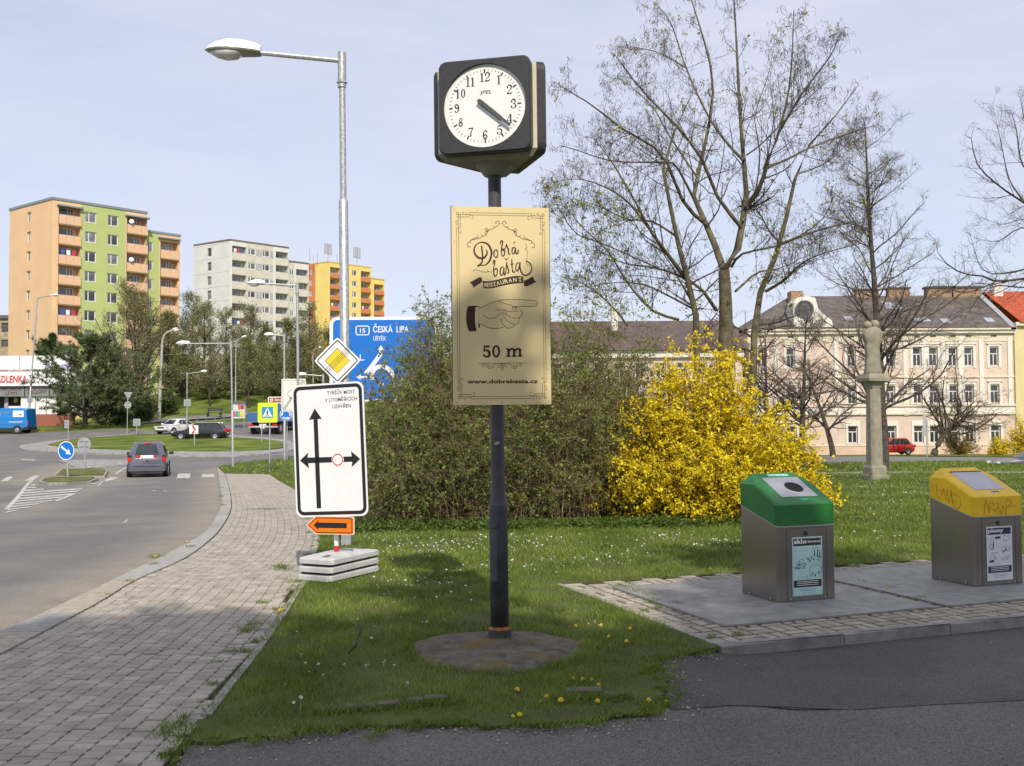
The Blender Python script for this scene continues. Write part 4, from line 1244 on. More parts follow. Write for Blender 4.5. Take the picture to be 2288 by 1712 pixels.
# ================================================================ street furniture
BLACKP = mat('clock_case_black', (.030, .031, .033), .45, var=.15, vscale=30, spec=.5, bump=.15, bscale=250)
POLEP = mat('pole_anthracite', (.050, .052, .058), .55, var=.22, vscale=7, spec=.45, bump=.25, bscale=120, col2=(.075, .077, .083))
CREAMC = mat('clock_cream', (.66, .62, .48), .5, var=.05, vscale=8)
DIALW = mat('dial_white', (.86, .86, .85), .35, var=.01)
INK = mat('ink_dark', (.03, .032, .035), .6, var=.05)
HANDG = mat('hand_grey', (.075, .08, .085), .5, var=.05)
RUSTM = mat('rust', (.30, .12, .03), .9, var=.35, vscale=25, col2=(.42, .2, .05), bump=.4, bscale=120)
GALV = mat('galvanised', (.42, .44, .44), .48, .6, var=.18, vscale=26, col2=(.55, .56, .56), bump=.1, bscale=60)
WHITES = mat('sign_white', (.82, .82, .82), .35, var=.02)
BLACKS = mat('sign_black', (.014, .014, .016), .4, var=.05)
BLUES = mat('sign_blue', (.005, .16, .60), .35, var=.03)
REDS = mat('sign_red', (.62, .03, .03), .4, var=.03)
YELS = mat('sign_yellow', (.76, .60, .03), .4, var=.03)
ORAS = mat('sign_orange', (.85, .18, .005), .4, var=.03)
SBACK = mat('sign_back', (.42, .44, .45), .5, .5, var=.08)
LAMPW = mat('lamp_white', (.78, .78, .75), .4, var=.04, vscale=6)
LAMPG = mat('lamp_underside', (.30, .31, .27), .5, var=.1)
LAMPGL = mat('lamp_glass', (.62, .63, .62), .15, var=.05, spec=.7)

# ---------------- the clock
cb = G(1117, 1441)
clk = thing('street_clock', 'three-sided black street clock on a dark metal pole set in concrete', 'clock', (cb.x, cb.y, 0), rot=(0, R(-.35), 0))
MB().lathe([(.066, .05), (.066, .99), (.064, 1.02)], 24).build('lower_pole', POLEP, clk, smooth=True)
MB().lathe([(.064, 1.02), (.050, 1.055), (.050, 1.16), (.049, 1.16), (.048, 2.0), (.047, 3.38)], 24).build('upper_pole', POLEP, clk, smooth=True, auto=40)
MB().lathe([(.084, .03), (.084, .115), (.070, .118), (.067, .112)], 24, cap=False).build('base_collar', mat('collar_dark', (.06, .055, .05), .8, var=.3, vscale=20), clk, auto=40)
MB().lathe([(.0825, .112), (.070, .126), (.0665, .135)], 24, cap=False).build('rust_ring', RUSTM, clk, smooth=True)
h = MB()
for k in range(7):
    pass
hp = []
for zz in (.44, .84):
    pass
def arc_plate(r0, r1, a0, a1, z0, z1, n=6):
    m = MB(); rings = []
    for k in range(n + 1):
        a = R(a0 + (a1 - a0) * k / n); c, s_ = math.cos(a), math.sin(a)
        rings.append([(r0 * c, r0 * s_, z0), (r1 * c, r1 * s_, z0), (r1 * c, r1 * s_, z1), (r0 * c, r0 * s_, z1)])
    return m.loft(rings)
arc_plate(.060, .0695, 200, 262, .46, .83).build('hatch', POLEP, clk)
arc_plate(.060, .078, 196, 268, .84, .885).build('hatch_cap', POLEP, clk)
m = Print(0)
mk = MB()
for a in range(6):
    ang_ = R(a * 30); mk.add([(.022 * math.cos(ang_) - .003 * math.sin(ang_), 0, .022 * math.sin(ang_) * .6 + .003 * math.cos(ang_)), (-.022 * math.cos(ang_) - .003 * math.sin(ang_), -.0004 * a, -.022 * math.sin(ang_) * .6), (-.02 * math.cos(ang_) + .003 * math.sin(ang_), -.0004 * a, -.02 * math.sin(ang_) * .6 - .003), (.02 * math.cos(ang_) + .003, -.0004 * a, .02 * math.sin(ang_) * .6)], [(0, 1, 2, 3)])
mk.build('paint_scuff', mat('scuff_white', (.4, .4, .4), .8, var=.1), clk, loc=(-.003, -.0515, 1.44))
# the head: three square cases on a triangular prism, cream between them
HZ0, HZ1 = 3.475, 4.145
hc = (HZ0 + HZ1) / 2
yaw = R(-12.5)
headM = Matrix.Rotation(yaw, 4, 'Z')
S = .80; inr = S / (2 * math.sqrt(3)); cr = S / math.sqrt(3)
HEADX = .0
tri = [(cr * math.cos(R(a)), cr * math.sin(R(a))) for a in (-150, -30, 90)]
def rotxy(p): 
    q = headM @ Vector((p[0], p[1], 0)); return (q.x, q.y)
tri_in = [rotxy((x * .90, y * .90)) for x, y in tri]
MB().loft([[(x, y, HZ0 + .03) for x, y in tri_in], [(x, y, HZ1 - .03) for x, y in tri_in]]).build('core', CREAMC, clk)
rg = []
for z, r_ in ((3.375, .075), (3.385, .085), (3.42, .11), (3.45, .135), (HZ0 - .005, .16)): rg.append((r_, z))
CREAM_SHADED = mat('clock_cream_shaded', (.26, .245, .185), .6, var=.1, vscale=8)  # darker copy of the clock cream, underside shade put into the colour
MB().lathe(rg, 18).build('neck', CREAM_SHADED, clk, smooth=True)
q0 = [rotxy((x * .80, y * .80)) for x, y in tri]; q1 = [rotxy((x * .92, y * .92)) for x, y in tri]
MB().loft([[(x, y, HZ0 - .022) for x, y in q0], [(x, y, HZ0 + .03) for x, y in q1]]).build('bottom_plate', CREAM_SHADED, clk)

# ---- serif numerals as strokes (unit box 0..1 high, about .6 wide)
def numeral(p, ch, x, z, hh):
    tk, tn = .17 * hh, .06 * hh
    def S_(pts, w, **k): p.stroke([(x + a * hh, z + b * hh) for a, b in pts], w, **k)
    def bl(a, b, r=.10): p.disc((x + a * hh, z + b * hh), r * hh, n=12)
    if ch == '1':
        S_([(0, -.5), (0, .5)], tk, smooth=False); S_([(-.2, -.48), (.2, -.48)], tn, smooth=False); S_([(0, .47), (-.2, .36)], tn, smooth=False); return
    if ch == '2':
        S_([(-.24, .25), (-.16, .42), (.02, .48), (.2, .38), (.22, .2), (.1, 0), (-.1, -.2), (-.26, -.42)], lambda t: tn + (tk - tn) * max(0, math.sin(math.pi * min(1, t * 1.15))) ** 2); bl(-.2, .24)
        S_([(-.27, -.43), (.1, -.43), (.24, -.38), (.28, -.2)], lambda t: tk * (1 - .7 * t), k=4); return
    if ch == '3':
        S_([(-.22, .3), (-.12, .46), (.05, .48), (.19, .36), (.17, .14), (-.02, .04)], lambda t: tn + (tk - tn) * math.sin(math.pi * t) ** 2); S_([(-.02, .04), (.2, -.06), (.25, -.25), (.12, -.45), (-.08, -.49), (-.24, -.36)], lambda t: tn + (tk - tn) * math.sin(math.pi * min(1, t * 1.3)) ** 2 if t < .77 else tn); bl(-.2, .26); bl(-.22, -.3); return
    if ch == '4':
        S_([(.1, .5), (.1, -.5)], tk, smooth=False); S_([(.06, .48), (-.3, -.2), (.3, -.2)], tn, smooth=False); S_([(-.08, -.48), (.26, -.48)], tn, smooth=False); return
    if ch == '5':
        S_([(-.17, .46), (.2, .44)], tk * .8, smooth=False); S_([(-.18, .46), (-.2, .02)], tn, smooth=False); S_([(-.2, .02), (-.02, .12), (.17, .06), (.24, -.15), (.14, -.42), (-.06, -.49), (-.24, -.36)], lambda t: tn + (tk - tn) * math.sin(math.pi * min(1, t * 1.2)) ** 2); bl(-.2, -.3); return
    if ch in '69':
        f = 1 if ch == '6' else -1
        q = lambda pts: [(a * f, b * f) for a, b in pts]
        p.ring((x + 0, z - .2 * f * hh), .25 * hh, .25 * hh - tk * .8, 1.12, 24)
        S_(q([(.2, .36), (.08, .48), (-.1, .4), (-.2, .15), (-.2, -.2)]), lambda t: tn + (tk - tn) * t); bl(.18 * f, .33 * f, .085); return
    if ch == '7':
        S_([(-.24, .42), (.24, .42)], tk * .8, smooth=False); S_([(-.24, .46), (-.25, .22)], tn, smooth=False); S_([(.24, .42), (.02, .02), (-.06, -.5)], lambda t: tn + (tk - tn) * t); return
    if ch == '8':
        p.ring((x, z + .24 * hh), .19 * hh, .19 * hh - tn * 1.4, 1.3, 20); p.ring((x, z - .23 * hh), .25 * hh, .25 * hh - tk * .75, 1.08, 24); return
    if ch == '0':
        p.ring((x, z), .25 * hh, .25 * hh - tk * .9, 2.0, 24, rzi=.47 / .25 * .25 / (.25 - .9 * .17) * .9); return
def frame_case():
    """square case front with rounded corners and a round opening; front at y=0, runs back to y=.075"""
    m = MB(); n = 48; hw = .333; ro = .297
    outer = []
    rr_ = rrect(-hw, hw, -hw, hw, .055, 6)
    # sample the rounded square at the same angles as the circle
    def edge_at(a):
        dx, dz = math.cos(a), math.sin(a)
        best = 0
        for i in range(len(rr_)):
            x0, z0 = rr_[i]; x1, z1 = rr_[(i + 1) % len(rr_)]
            den = dx * (z1 - z0) - dz * (x1 - x0)
            if abs(den) < 1e-9: continue
            t = (x0 * (z1 - z0) - z0 * (x1 - x0)) / den; u = (x0 * dz - z0 * dx) / den
            if t > 0 and -1e-6 <= u <= 1 + 1e-6: best = max(best, t)
        return (dx * best, dz * best)
    angs = [2 * math.pi * k / 96 for k in range(96)]
    out = [edge_at(a) for a in angs]; inn = [(ro * math.cos(a), ro * math.sin(a)) for a in angs]
    b = .972
    rings = [[(x, .075, z) for x, z in out], [(x, .010, z) for x, z in out], [(x * b, 0, z * b) for x, z in out], [(x, 0, z) for x, z in inn], [(x, .03, z) for x, z in inn]]
    m.loft(rings, cap=False)
    m.add([(x, .075, z) for x, z in out], [tuple(reversed(range(96)))])
    return m
fm = frame_case().mesh('clock_case', BLACKP, True); fm.set_sharp_from_angle(angle=R(35))
dial_p = Print(.024).disc((0, 0), .298, n=64).mb.mesh('dial', DIALW)
tick = Print(.0232)
for k in range(60):
    a = math.pi / 2 - k * math.pi / 30
    if k % 5: tick.stroke([(.262 * math.cos(a), .262 * math.sin(a)), (.245 * math.cos(a), .245 * math.sin(a))], .0035, smooth=False)
hour_t = Print(.0232).rect(-.0055, .0055, .234, .262).mb.mesh('hour_mark', INK)
tick_m = tick.mb.mesh('minute_marks', INK)
num_m = []
for k in range(1, 13):
    p = Print(.0230); a = math.pi / 2 - k * math.pi / 6; rn = .205; hh = .064
    cx, cz = rn * math.cos(a), rn * math.sin(a)
    s_ = str(k)
    if len(s_) == 1: numeral(p, s_, cx, cz, hh)
    else:
        numeral(p, s_[0], cx - .019, cz, hh); numeral(p, s_[1], cx + (.02 if s_[1] != '1' else .016), cz, hh)
    num_m.append(p.mb.mesh('numeral', INK))
br = Print(.0228).text('SPEL', (.005, .098 - .012), .026, .012, shear=.35, fit=.085).mb.mesh('lettering', INK)
def hand(length, tail, w, y):
    a = math.pi / 2 - R(130.5); c, s_ = math.cos(a), math.sin(a)
    o = [(-tail, -w / 2), (length - w * .3, -w * .42), (length, 0), (length - w * .3, w * .42), (-tail, w / 2)]
    return MB().prism([(x * c - z * s_, x * s_ + z * c) for x, z in o], y, y + .004)
hm_, mm_ = hand(.165, .05, .036, .004).mesh('hour_hand', HANDG), hand(.245, .06, .026, -.004).mesh('minute_hand', HANDG)
glass_hub = MB().lathe([(.012, 0), (.012, .006)], 12).mesh('hand_hub', HANDG)
for k in range(3):
    a = yaw + R(120 * k)
    n = Vector((math.sin(a), -math.cos(a), 0))
    o = link('clock_case', fm, clk, (n.x * (inr + .062 - .004), n.y * (inr + .062 - .004), hc), (0, 0, a))
    o.name = 'clock_case'
    link('dial', dial_p, o); link('minute_marks', tick_m, o)['kind'] = 'stuff'
    for q in range(12): link('hour_mark', hour_t, o, None, (0, R(30 * q), 0))
    link('lettering', br, o)
    for q in num_m: link('numeral', q, o)
    link('hour_hand', hm_, o); link('minute_hand', mm_, o)

# ---------------- the restaurant sign
GOLD = mat('sign_gold', (.80, .66, .37), .30, .1, var=.015, vscale=3, spec=.5)
BROWN = mat('sign_brown', (.045, .013, .008), .5, var=.05)
BROWNL = mat('sign_brown_line', (.13, .055, .02), .5, var=.05)
SW, SH = .706, 1.418
sc = P(1120.5, 683, cb.y - .085)
sg = thing('restaurant_sign', 'gold restaurant sign with a pointing hand and 50 m, fixed to the clock pole', 'sign', sc, rot=(0, R(-.3), R(8)))
MB().box(-SW / 2, SW / 2, .0, .003, -SH / 2, SH / 2).build('panel', GOLD, sg)
MB().box(-SW / 2 - .004, -SW / 2 + .016, .003, .028, -SH / 2, SH / 2 + .004).box(SW / 2 - .016, SW / 2 + .004, .003, .028, -SH / 2, SH / 2 + .004).box(-SW / 2 + .016, SW / 2 - .016, .003, .026, -.02, .02).box(-SW / 2 + .016, SW / 2 - .016, .003, .026, .5, .54).box(-SW / 2 + .016, SW / 2 - .016, .003, .026, -.54, -.5).build('frame', BLACKP, sg)
for zz in (.52, -.52): MB().lathe([(.06, -.02), (.06, .02)], 16).build('clamp', POLEP, sg, loc=(-.018, .085, zz))
qm = quadmap((1007, 456), (1229.5, 464), (1233, 906), (1013.5, 906), SW, SH)
A_ = lambda pts: [qm(990 + x / 7.196, 450 + y / 7.196) for x, y in pts]
B_ = lambda pts: [qm(1000 + x / 6.367, 650 + y / 6.367) for x, y in pts]
u = SW / (222 * 7.196)     # metres per zoom-A pixel
D1 = -.0012
pr = Print(D1)
def brush(pts, w, **k): pr.stroke(A_(pts), w * u, k=7, **k)
thick = lambda a, b: (lambda t: (a + (b - a) * math.sin(math.pi * t)) * u)
brush([(622, 705), (632, 800), (640, 880), (632, 960), (605, 1010), (562, 1040)], 25)
pr.poly(A_([(552, 1012), (605, 1018), (560, 1055)]))
pr.stroke(A_([(690, 772), (712, 800), (702, 860), (655, 905), (585, 905), (525, 855), (500, 780), (520, 705), (580, 657), (655, 652), (722, 682), (768, 750), (785, 830), (768, 920), (730, 985), (680, 1022), (620, 1025), (590, 1010)]), lambda t: (14 + 20 * abs(math.sin(math.pi * t * 2.2))) * u, k=7)
for w in ([(850, 772), (826, 805), (826, 860), (845, 898), (877, 890), (886, 830), (872, 785), (850, 772)],
          [(925, 690), (935, 645), (952, 627), (965, 650), (955, 720), (945, 785), (950, 850), (965, 880), (988, 868), (1000, 815), (985, 768), (962, 772), (985, 790), (1015, 740), (1030, 690), (1042, 740), (1058, 765), (1066, 845), (1090, 850)],
          [(1172, 745), (1148, 742), (1126, 765), (1120, 820), (1136, 850), (1160, 828), (1178, 755), (1180, 810), (1195, 848), (1214, 830), (1225, 778)],
          [(805, 1012), (822, 955), (836, 952), (836, 1000), (820, 1070), (820, 1140), (836, 1200), (860, 1203), (880, 1150), (875, 1092), (850, 1086), (826, 1112)],
          [(980, 1065), (955, 1062), (934, 1085), (926, 1150), (941, 1193), (965, 1185), (985, 1110), (987, 1070), (986, 1150), (1000, 1190), (1016, 1150), (1025, 1050), (1035, 985), (1036, 1030), (1058, 1095), (1066, 1145), (1042, 1168)],
          [(1115, 928), (1120, 1050), (1130, 1130), (1148, 1150), (1165, 1130)]):
    pr.stroke(A_(w), lambda t: (14 + 9 * abs(math.sin(9 * t))) * u, k=6)
brush([(1090, 1022), (1150, 1010)], 12); brush([(1168, 645), (1146, 680)], 14); brush([(1003, 915), (1028, 943), (1060, 908)], 13)
pr.stroke(A_([(1232, 992), (1195, 1008), (1180, 1080), (1195, 1128), (1220, 1108), (1243, 1035), (1248, 992), (1250, 1080), (1272, 1150), (1310, 1193), (1370, 1195), (1420, 1150), (1440, 1090), (1420, 1020), (1385, 985), (1345, 966)]), lambda t: (16 + 8 * math.sin(math.pi * t)) * u, k=7)
pr.build('lettering', BROWN, sg)
ln = Print(D1)
def thin(pts, w=7, mirror=False, src=A_):
    q = src(pts); ln.stroke(q, w * u, k=6)
    if mirror: ln.stroke([(-x + .004, z) for x, z in q], w * u, k=6)
thin([(1345, 966), (1365, 1030), (1395, 1038), (1402, 1025)]); thin([(1355, 966), (1366, 880), (1370, 810), (1332, 772), (1360, 760), (1355, 710), (1340, 685)])
thin([(500, 1135), (485, 1120), (500, 1100), (560, 1105), (640, 1130), (700, 1140), (725, 1130), (720, 1105), (740, 1130), (790, 1140)])
for w in ([(455, 655), (430, 640), (400, 650), (390, 700), (420, 725), (432, 700)], [(430, 625), (470, 602), (550, 590), (610, 570), (635, 545), (615, 520)], [(430, 620), (500, 582), (560, 560), (555, 525)],
          [(640, 550), (690, 530), (720, 490), (730, 450), (702, 420), (680, 440), (695, 465), (732, 450), (800, 430), (830, 410), (822, 385)], [(730, 465), (690, 480), (680, 505), (700, 520)], [(830, 410), (880, 385), (910, 345), (900, 310), (870, 303), (850, 330), (868, 345)], [(910, 342), (928, 340)]):
    thin(w, 9, True)
# border lines and corner scrolls, mirrored into the four corners
hx_, hz_ = SW / 2, SH / 2
def corner(w, wd=6):
    q = A_(w); q = [(x + hx_, hz_ - z) for x, z in q]   # offset from top-left corner
    for sx in (1, -1):
        for sz in (1, -1):
            ln.stroke([(sx * (-hx_ + a), sz * (hz_ - c)) for a, c in q], wd * u, k=5)
for w in ([(300, 182), (303, 152), (328, 150), (330, 172)], [(360, 185), (372, 166), (386, 180)], [(420, 195), (460, 200), (485, 230), (472, 260), (446, 252)], [(235, 292), (206, 285), (200, 318), (225, 322)], [(240, 330), (216, 350), (212, 372)], [(245, 440), (250, 470), (275, 495), (290, 475), (276, 452)]): corner(w)
def lines(pts):
    q = A_(pts); q = [(x + hx_, hz_ - z) for x, z in q]
    for sx in (1, -1):
        for sz in (1, -1): ln.stroke([(sx * (-hx_ + a), sz * (hz_ - c)) for a, c in q], 5.5 * u, smooth=False)
for w in ([(206, 147), (240, 148), (240, 186), (206, 185), (206, 147)], [(240, 150), (242, 440)], [(270, 158), (272, 408), (212, 406), (212, 470)], [(206, 186), (430, 190)], [(206, 222), (418, 226), (416, 155)]): lines(w)
tl_ = A_([(416, 155), (416, 192), (212, 406), (245, 406)])
(t1x, t1z), (_, t2z), (v1x, v1z), (v2x, _) = tl_
for z in (t1z, t2z):
    for s_ in (1, -1): ln.stroke([(t1x, z * s_), (-t1x, z * s_)], 5.5 * u, smooth=False)
for x in (v1x, v2x):
    for s_ in (1, -1): ln.stroke([(x * s_, v1z), (x * s_, -v1z)], 5.5 * u, smooth=False)
ln.stroke(B_([(445, 1040), (1125, 1040)]), 6 * u, smooth=False)
for w in ([(785, 1048), (803, 1098), (788, 1140), (770, 1110), (785, 1048)], [(832, 1052), (815, 1076), (838, 1097), (858, 1080), (846, 1062)], [(790, 1045), (870, 1045), (902, 1062), (930, 1108), (970, 1122), (1002, 1090), (1000, 1048)], [(958, 1062), (944, 1082), (966, 1097), (988, 1076), (980, 1055)], [(1040, 1055), (1030, 1075), (1055, 1086), (1071, 1065), (1052, 1048), (1020, 1043)]):
    q = B_(w); ln.stroke(q, 7 * u, k=6); c0 = B_([(785, 1040)])[0][0]; ln.stroke([(2 * c0 - x, z) for x, z in q], 7 * u, k=6)
ln.build('ornament', BROWNL, sg)
# ribbon with the word
rb = Print(D1)
rb.poly(A_([(430, 1305), (510, 1262), (592, 1217), (622, 1228), (634, 1262), (632, 1300), (560, 1345), (490, 1390), (475, 1340)]))
top_ = catmull(A_([(642, 1282), (730, 1288), (850, 1270), (1000, 1235), (1130, 1211), (1230, 1210), (1305, 1222)]), 5); bot_ = catmull(A_([(1303, 1325), (1200, 1328), (1050, 1348), (900, 1380), (800, 1400), (700, 1405), (646, 1392)]), 5)
rb.poly([tuple(p) for p in top_] + [tuple(p) for p in bot_])
rb.poly(A_([(1310, 1292), (1380, 1262), (1460, 1220), (1475, 1280), (1515, 1305), (1430, 1350), (1350, 1385), (1315, 1370)]))
rb.build('ribbon', BROWN, sg)
wd = Print(D1 - .0008)
base_c = catmull(A_([(668, 1383), (760, 1380), (870, 1362), (1000, 1328), (1130, 1304), (1292, 1298)]), 10)
for i, chv in enumerate('RESTAURANT'):
    f = (i + .5) / 10 * (len(base_c) - 1); j = int(f); p0, p1 = base_c[j], base_c[min(j + 1, len(base_c) - 1)]
    c = p0 + (p1 - p0) * (f - j); a = math.atan2(p1[1] - p0[1], p1[0] - p0[0])
    wd.text(chv, c, 66 * u, .03, rot=a, fit=57 * u)
    for s_ in (-1, 1):
        if chv in 'RTUAN': wd.stroke([c + np.array([s_ * 18 * u - 9 * u, 5 * u]), c + np.array([s_ * 18 * u + 9 * u, 5 * u])], 9 * u, smooth=False)
wd.build('lettering', mat('sign_gold_print', (.66, .55, .32), .5, var=.02), sg)
# the pointing hand
hf = Print(D1 + .0006)
hf.poly([tuple(p) for p in catmull(B_([(440, 245), (500, 240), (600, 190), (740, 145), (850, 135), (1000, 135), (1200, 150), (1270, 160), (1290, 192), (1270, 228), (1200, 235), (1080, 235), (1000, 240), (1050, 282), (1073, 330), (1045, 385), (1025, 450), (990, 488), (955, 520), (880, 545), (820, 528), (740, 545), (620, 540), (530, 510), (475, 472), (440, 470)]), 4)])
hf.build('hand_fill', mat('hand_shade', (.66, .53, .29), .5, var=.12, vscale=200), sg)
hd = Print(D1)
for w in ([(468, 245), (500, 240), (600, 190), (740, 146), (850, 135), (1000, 135), (1200, 150), (1272, 162), (1291, 192), (1270, 229), (1200, 236), (1080, 236), (965, 236)],
          [(735, 160), (820, 190), (900, 215), (960, 247), (990, 270), (968, 292)], [(930, 245), (958, 236), (988, 262), (970, 288), (937, 272), (930, 245)], [(690, 275), (740, 287), (800, 278), (830, 282)],
          [(830, 290), (870, 303), (930, 310), (1018, 303)], [(990, 242), (1050, 282), (1074, 330), (1048, 385), (980, 402), (900, 380), (838, 342)], [(1030, 388), (1025, 450), (990, 488), (930, 480), (860, 440), (812, 388)],
          [(972, 490), (950, 520), (880, 545), (830, 525), (790, 480), (760, 425)], [(820, 525), (740, 545), (620, 541), (530, 510), (480, 472)], [(505, 350), (560, 385), (640, 400), (720, 372), (792, 312)]):
    hd.stroke(B_(w), 7.5 * u, k=5)
for cx, cy, r_ in ((826, 310, 22), (811, 352, 22), (778, 419, 20)):
    hd.stroke(B_([(cx + r_ * math.cos(t * .9), cy + r_ * 1.1 * math.sin(t * .9)) for t in range(7)]), 6 * u, closed=True)
hd.stroke(B_([(440, 240), (432, 320), (437, 400), (445, 470)]), 7 * u)
hd.poly(B_([(290, 225), (340, 216), (430, 218), (404, 236), (394, 320), (393, 400), (400, 480), (412, 545), (415, 582), (310, 584), (288, 535), (268, 430), (270, 310)]))
hd.poly(B_([(430, 218), (468, 232), (466, 242), (440, 240), (405, 236)])); hd.poly(B_([(445, 475), (468, 475), (465, 525), (445, 546)]))
hd.build('hand_drawing', BROWN, sg)
cf = Print(D1 - .0004); cf.poly(B_([(404, 236), (445, 232), (436, 320), (438, 400), (446, 545), (410, 540), (397, 470), (394, 400), (396, 320)])); cf.build('cuff', mat('cuff_light', (.70, .58, .34), .5, var=.02), sg)
# 50 m and the web address
bg = Print(D1)
bg.stroke(B_([(522, 802), (606, 802)]), 30 * u * 1.13, smooth=False); bg.stroke(B_([(532, 800), (527, 872)]), 24 * u, smooth=False)
bg.stroke(B_([(520, 872), (560, 856), (592, 872), (603, 905), (592, 938), (560, 947), (528, 935)]), lambda t: (20 + 20 * math.sin(math.pi * t)) * u, k=6); bg.disc(B_([(524, 926)])[0], 18 * u)
zc = B_([(699, 872)])[0]; bg.ring(zc, 57 * u * 1.13, 27 * u * 1.13, 1.58, 32, rzi=2.35)
for x in (874, 956, 1040): bg.stroke(B_([(x, 838), (x, 945)]), 33 * u * 1.13, smooth=False)
for a, c in ((842, 908), (926, 988), (1008, 1075)): bg.stroke(B_([(a, 944), (c, 944)]), 20 * u * 1.13, smooth=False)
bg.stroke(B_([(842, 842), (880, 842)]), 18 * u * 1.13, smooth=False)
for x in (885, 968): bg.stroke(B_([(x, 872), (x + 28, 842), (x + 58, 845), (x + 71, 880)]), 27 * u * 1.13, k=5)
q = B_([(285, 1323), (1295, 1320)]); bg.text('www.dobrabasta.cz', ((q[0][0] + q[1][0]) / 2, q[0][1]), 62 * u * 1.02, .028, fit=q[1][0] - q[0][0])
bg.build('lettering', BROWN, sg)
for i in range(5):
    for zz in (SH / 2 - .022, -SH / 2 + .022): MB().lathe([(.0045, 0), (.003, .003)], 8).build('rivet', GALV, sg, loc=(-SW / 2 + .022 + i * (SW - .044) / 4, 0, zz), rot=(R(90), 0, 0))
for i in range(1, 6):
    for xx in (-SW / 2 + .022, SW / 2 - .022): MB().lathe([(.0045, 0), (.003, .003)], 8).build('rivet', GALV, sg, loc=(xx, 0, SH / 2 - .022 - i * (SH - .044) / 6), rot=(R(90), 0, 0))

# ---------------- concrete footing of the clock
m = MB(); n = 48; rings = []
for r_, z in ((1.0, -.05), (1.0, -.005), (.93, .018), (.78, .030), (.5, .038), (.36, .042), (.345, .058), (.2, .062), (0.001, .063)):
    ring = []
    for k in range(n):
        a = 2 * math.pi * k / n
        ex = (.64 if math.cos(a) < 0 else .60) * (1 + .05 * math.sin(3 * a + 1) + .035 * math.sin(7 * a) + .02 * math.sin(13 * a + 2)); ey = (.52 if math.sin(a) > 0 else .74) * (1 + .05 * math.sin(5 * a + 2))
        jit = .004 * math.sin(11 * a + r_ * 9) if z > .02 else 0
        ring.append((cb.x - .01 + ex * r_ * math.cos(a), cb.y - .10 * r_ + ey * r_ * math.sin(a), z + jit))
    rings.append(ring)
FOOT = mat('footing_concrete', (.115, .098, .076), .95, var=.2, vscale=11, col2=(.17, .15, .118), detail=9, bump=1.0, bscale=26, spec=.12)
nt = FOOT.node_tree; nn_, ll_ = nt.nodes, nt.links
bs = nn_['Principled BSDF']; src = bs.inputs['Base Color'].links[0].from_socket
t_ = nn_.new('ShaderNodeTexCoord'); z_ = nn_.new('ShaderNodeTexNoise'); z_.inputs['Scale'].default_value = 3.2; z_.inputs['Detail'].default_value = 7; ll_.new(t_.outputs['Object'], z_.inputs['Vector'])
r__ = nn_.new('ShaderNodeMapRange'); r__.inputs['From Min'].default_value = .52; r__.inputs['From Max'].default_value = .66; r__.inputs['To Max'].default_value = .75; ll_.new(z_.outputs['Fac'], r__.inputs['Value'])
mx_ = nn_.new('ShaderNodeMixRGB'); mx_.inputs['Color2'].default_value = (.17, .125, .04, 1); ll_.new(r__.outputs['Result'], mx_.inputs['Fac']); ll_.new(src, mx_.inputs['Color1']); ll_.new(mx_.outputs['Color'], bs.inputs['Base Color'])
tag(m.loft(rings).build('concrete_footing', FOOT, smooth=True), 'low rounded concrete footing around the base of the clock pole', 'footing')

# ---------------- street lamps
def lamp_head(mb_w, mb_g, mb_gl, o, d, L, k=1.0):
    """cobra head: o is the arm end, d unit vector along the head, L its length"""
    d = Vector(d).normalized(); up = Vector((0, 0, 1)); up = (up - d * d.z).normalized(); sd = d.cross(up)
    def ring(t, w, top, bot):
        return [o + d * (t * L) + sd * (w * math.cos(R(a))) + up * ((top if math.sin(R(a)) > 0 else bot) * abs(math.sin(R(a)))) for a in range(0, 360, 30)]
    prof = [(0, .10, .10, -.035), (.10, .13, .135, -.04), (.35, .165, .165, -.045), (.6, .17, .16, -.045), (.8, .14, .115, -.04), (.93, .085, .06, -.03), (1.0, .02, .012, -.012)]
    mb_w.loft([ring(t, w * k, a * k, b_ * .0) for t, w, a, b_ in prof])
    mb_g.loft([ring(t, w * k * .985, .0, b_ * k) for t, w, a, b_ in prof])
    mb_gl.loft([ring(t, w * k, 0.0, -b_ * k) for t, w, b_ in ((.34, .10, .05), (.42, .14, .10), (.6, .145, .125), (.78, .11, .10), (.9, .04, .05))])
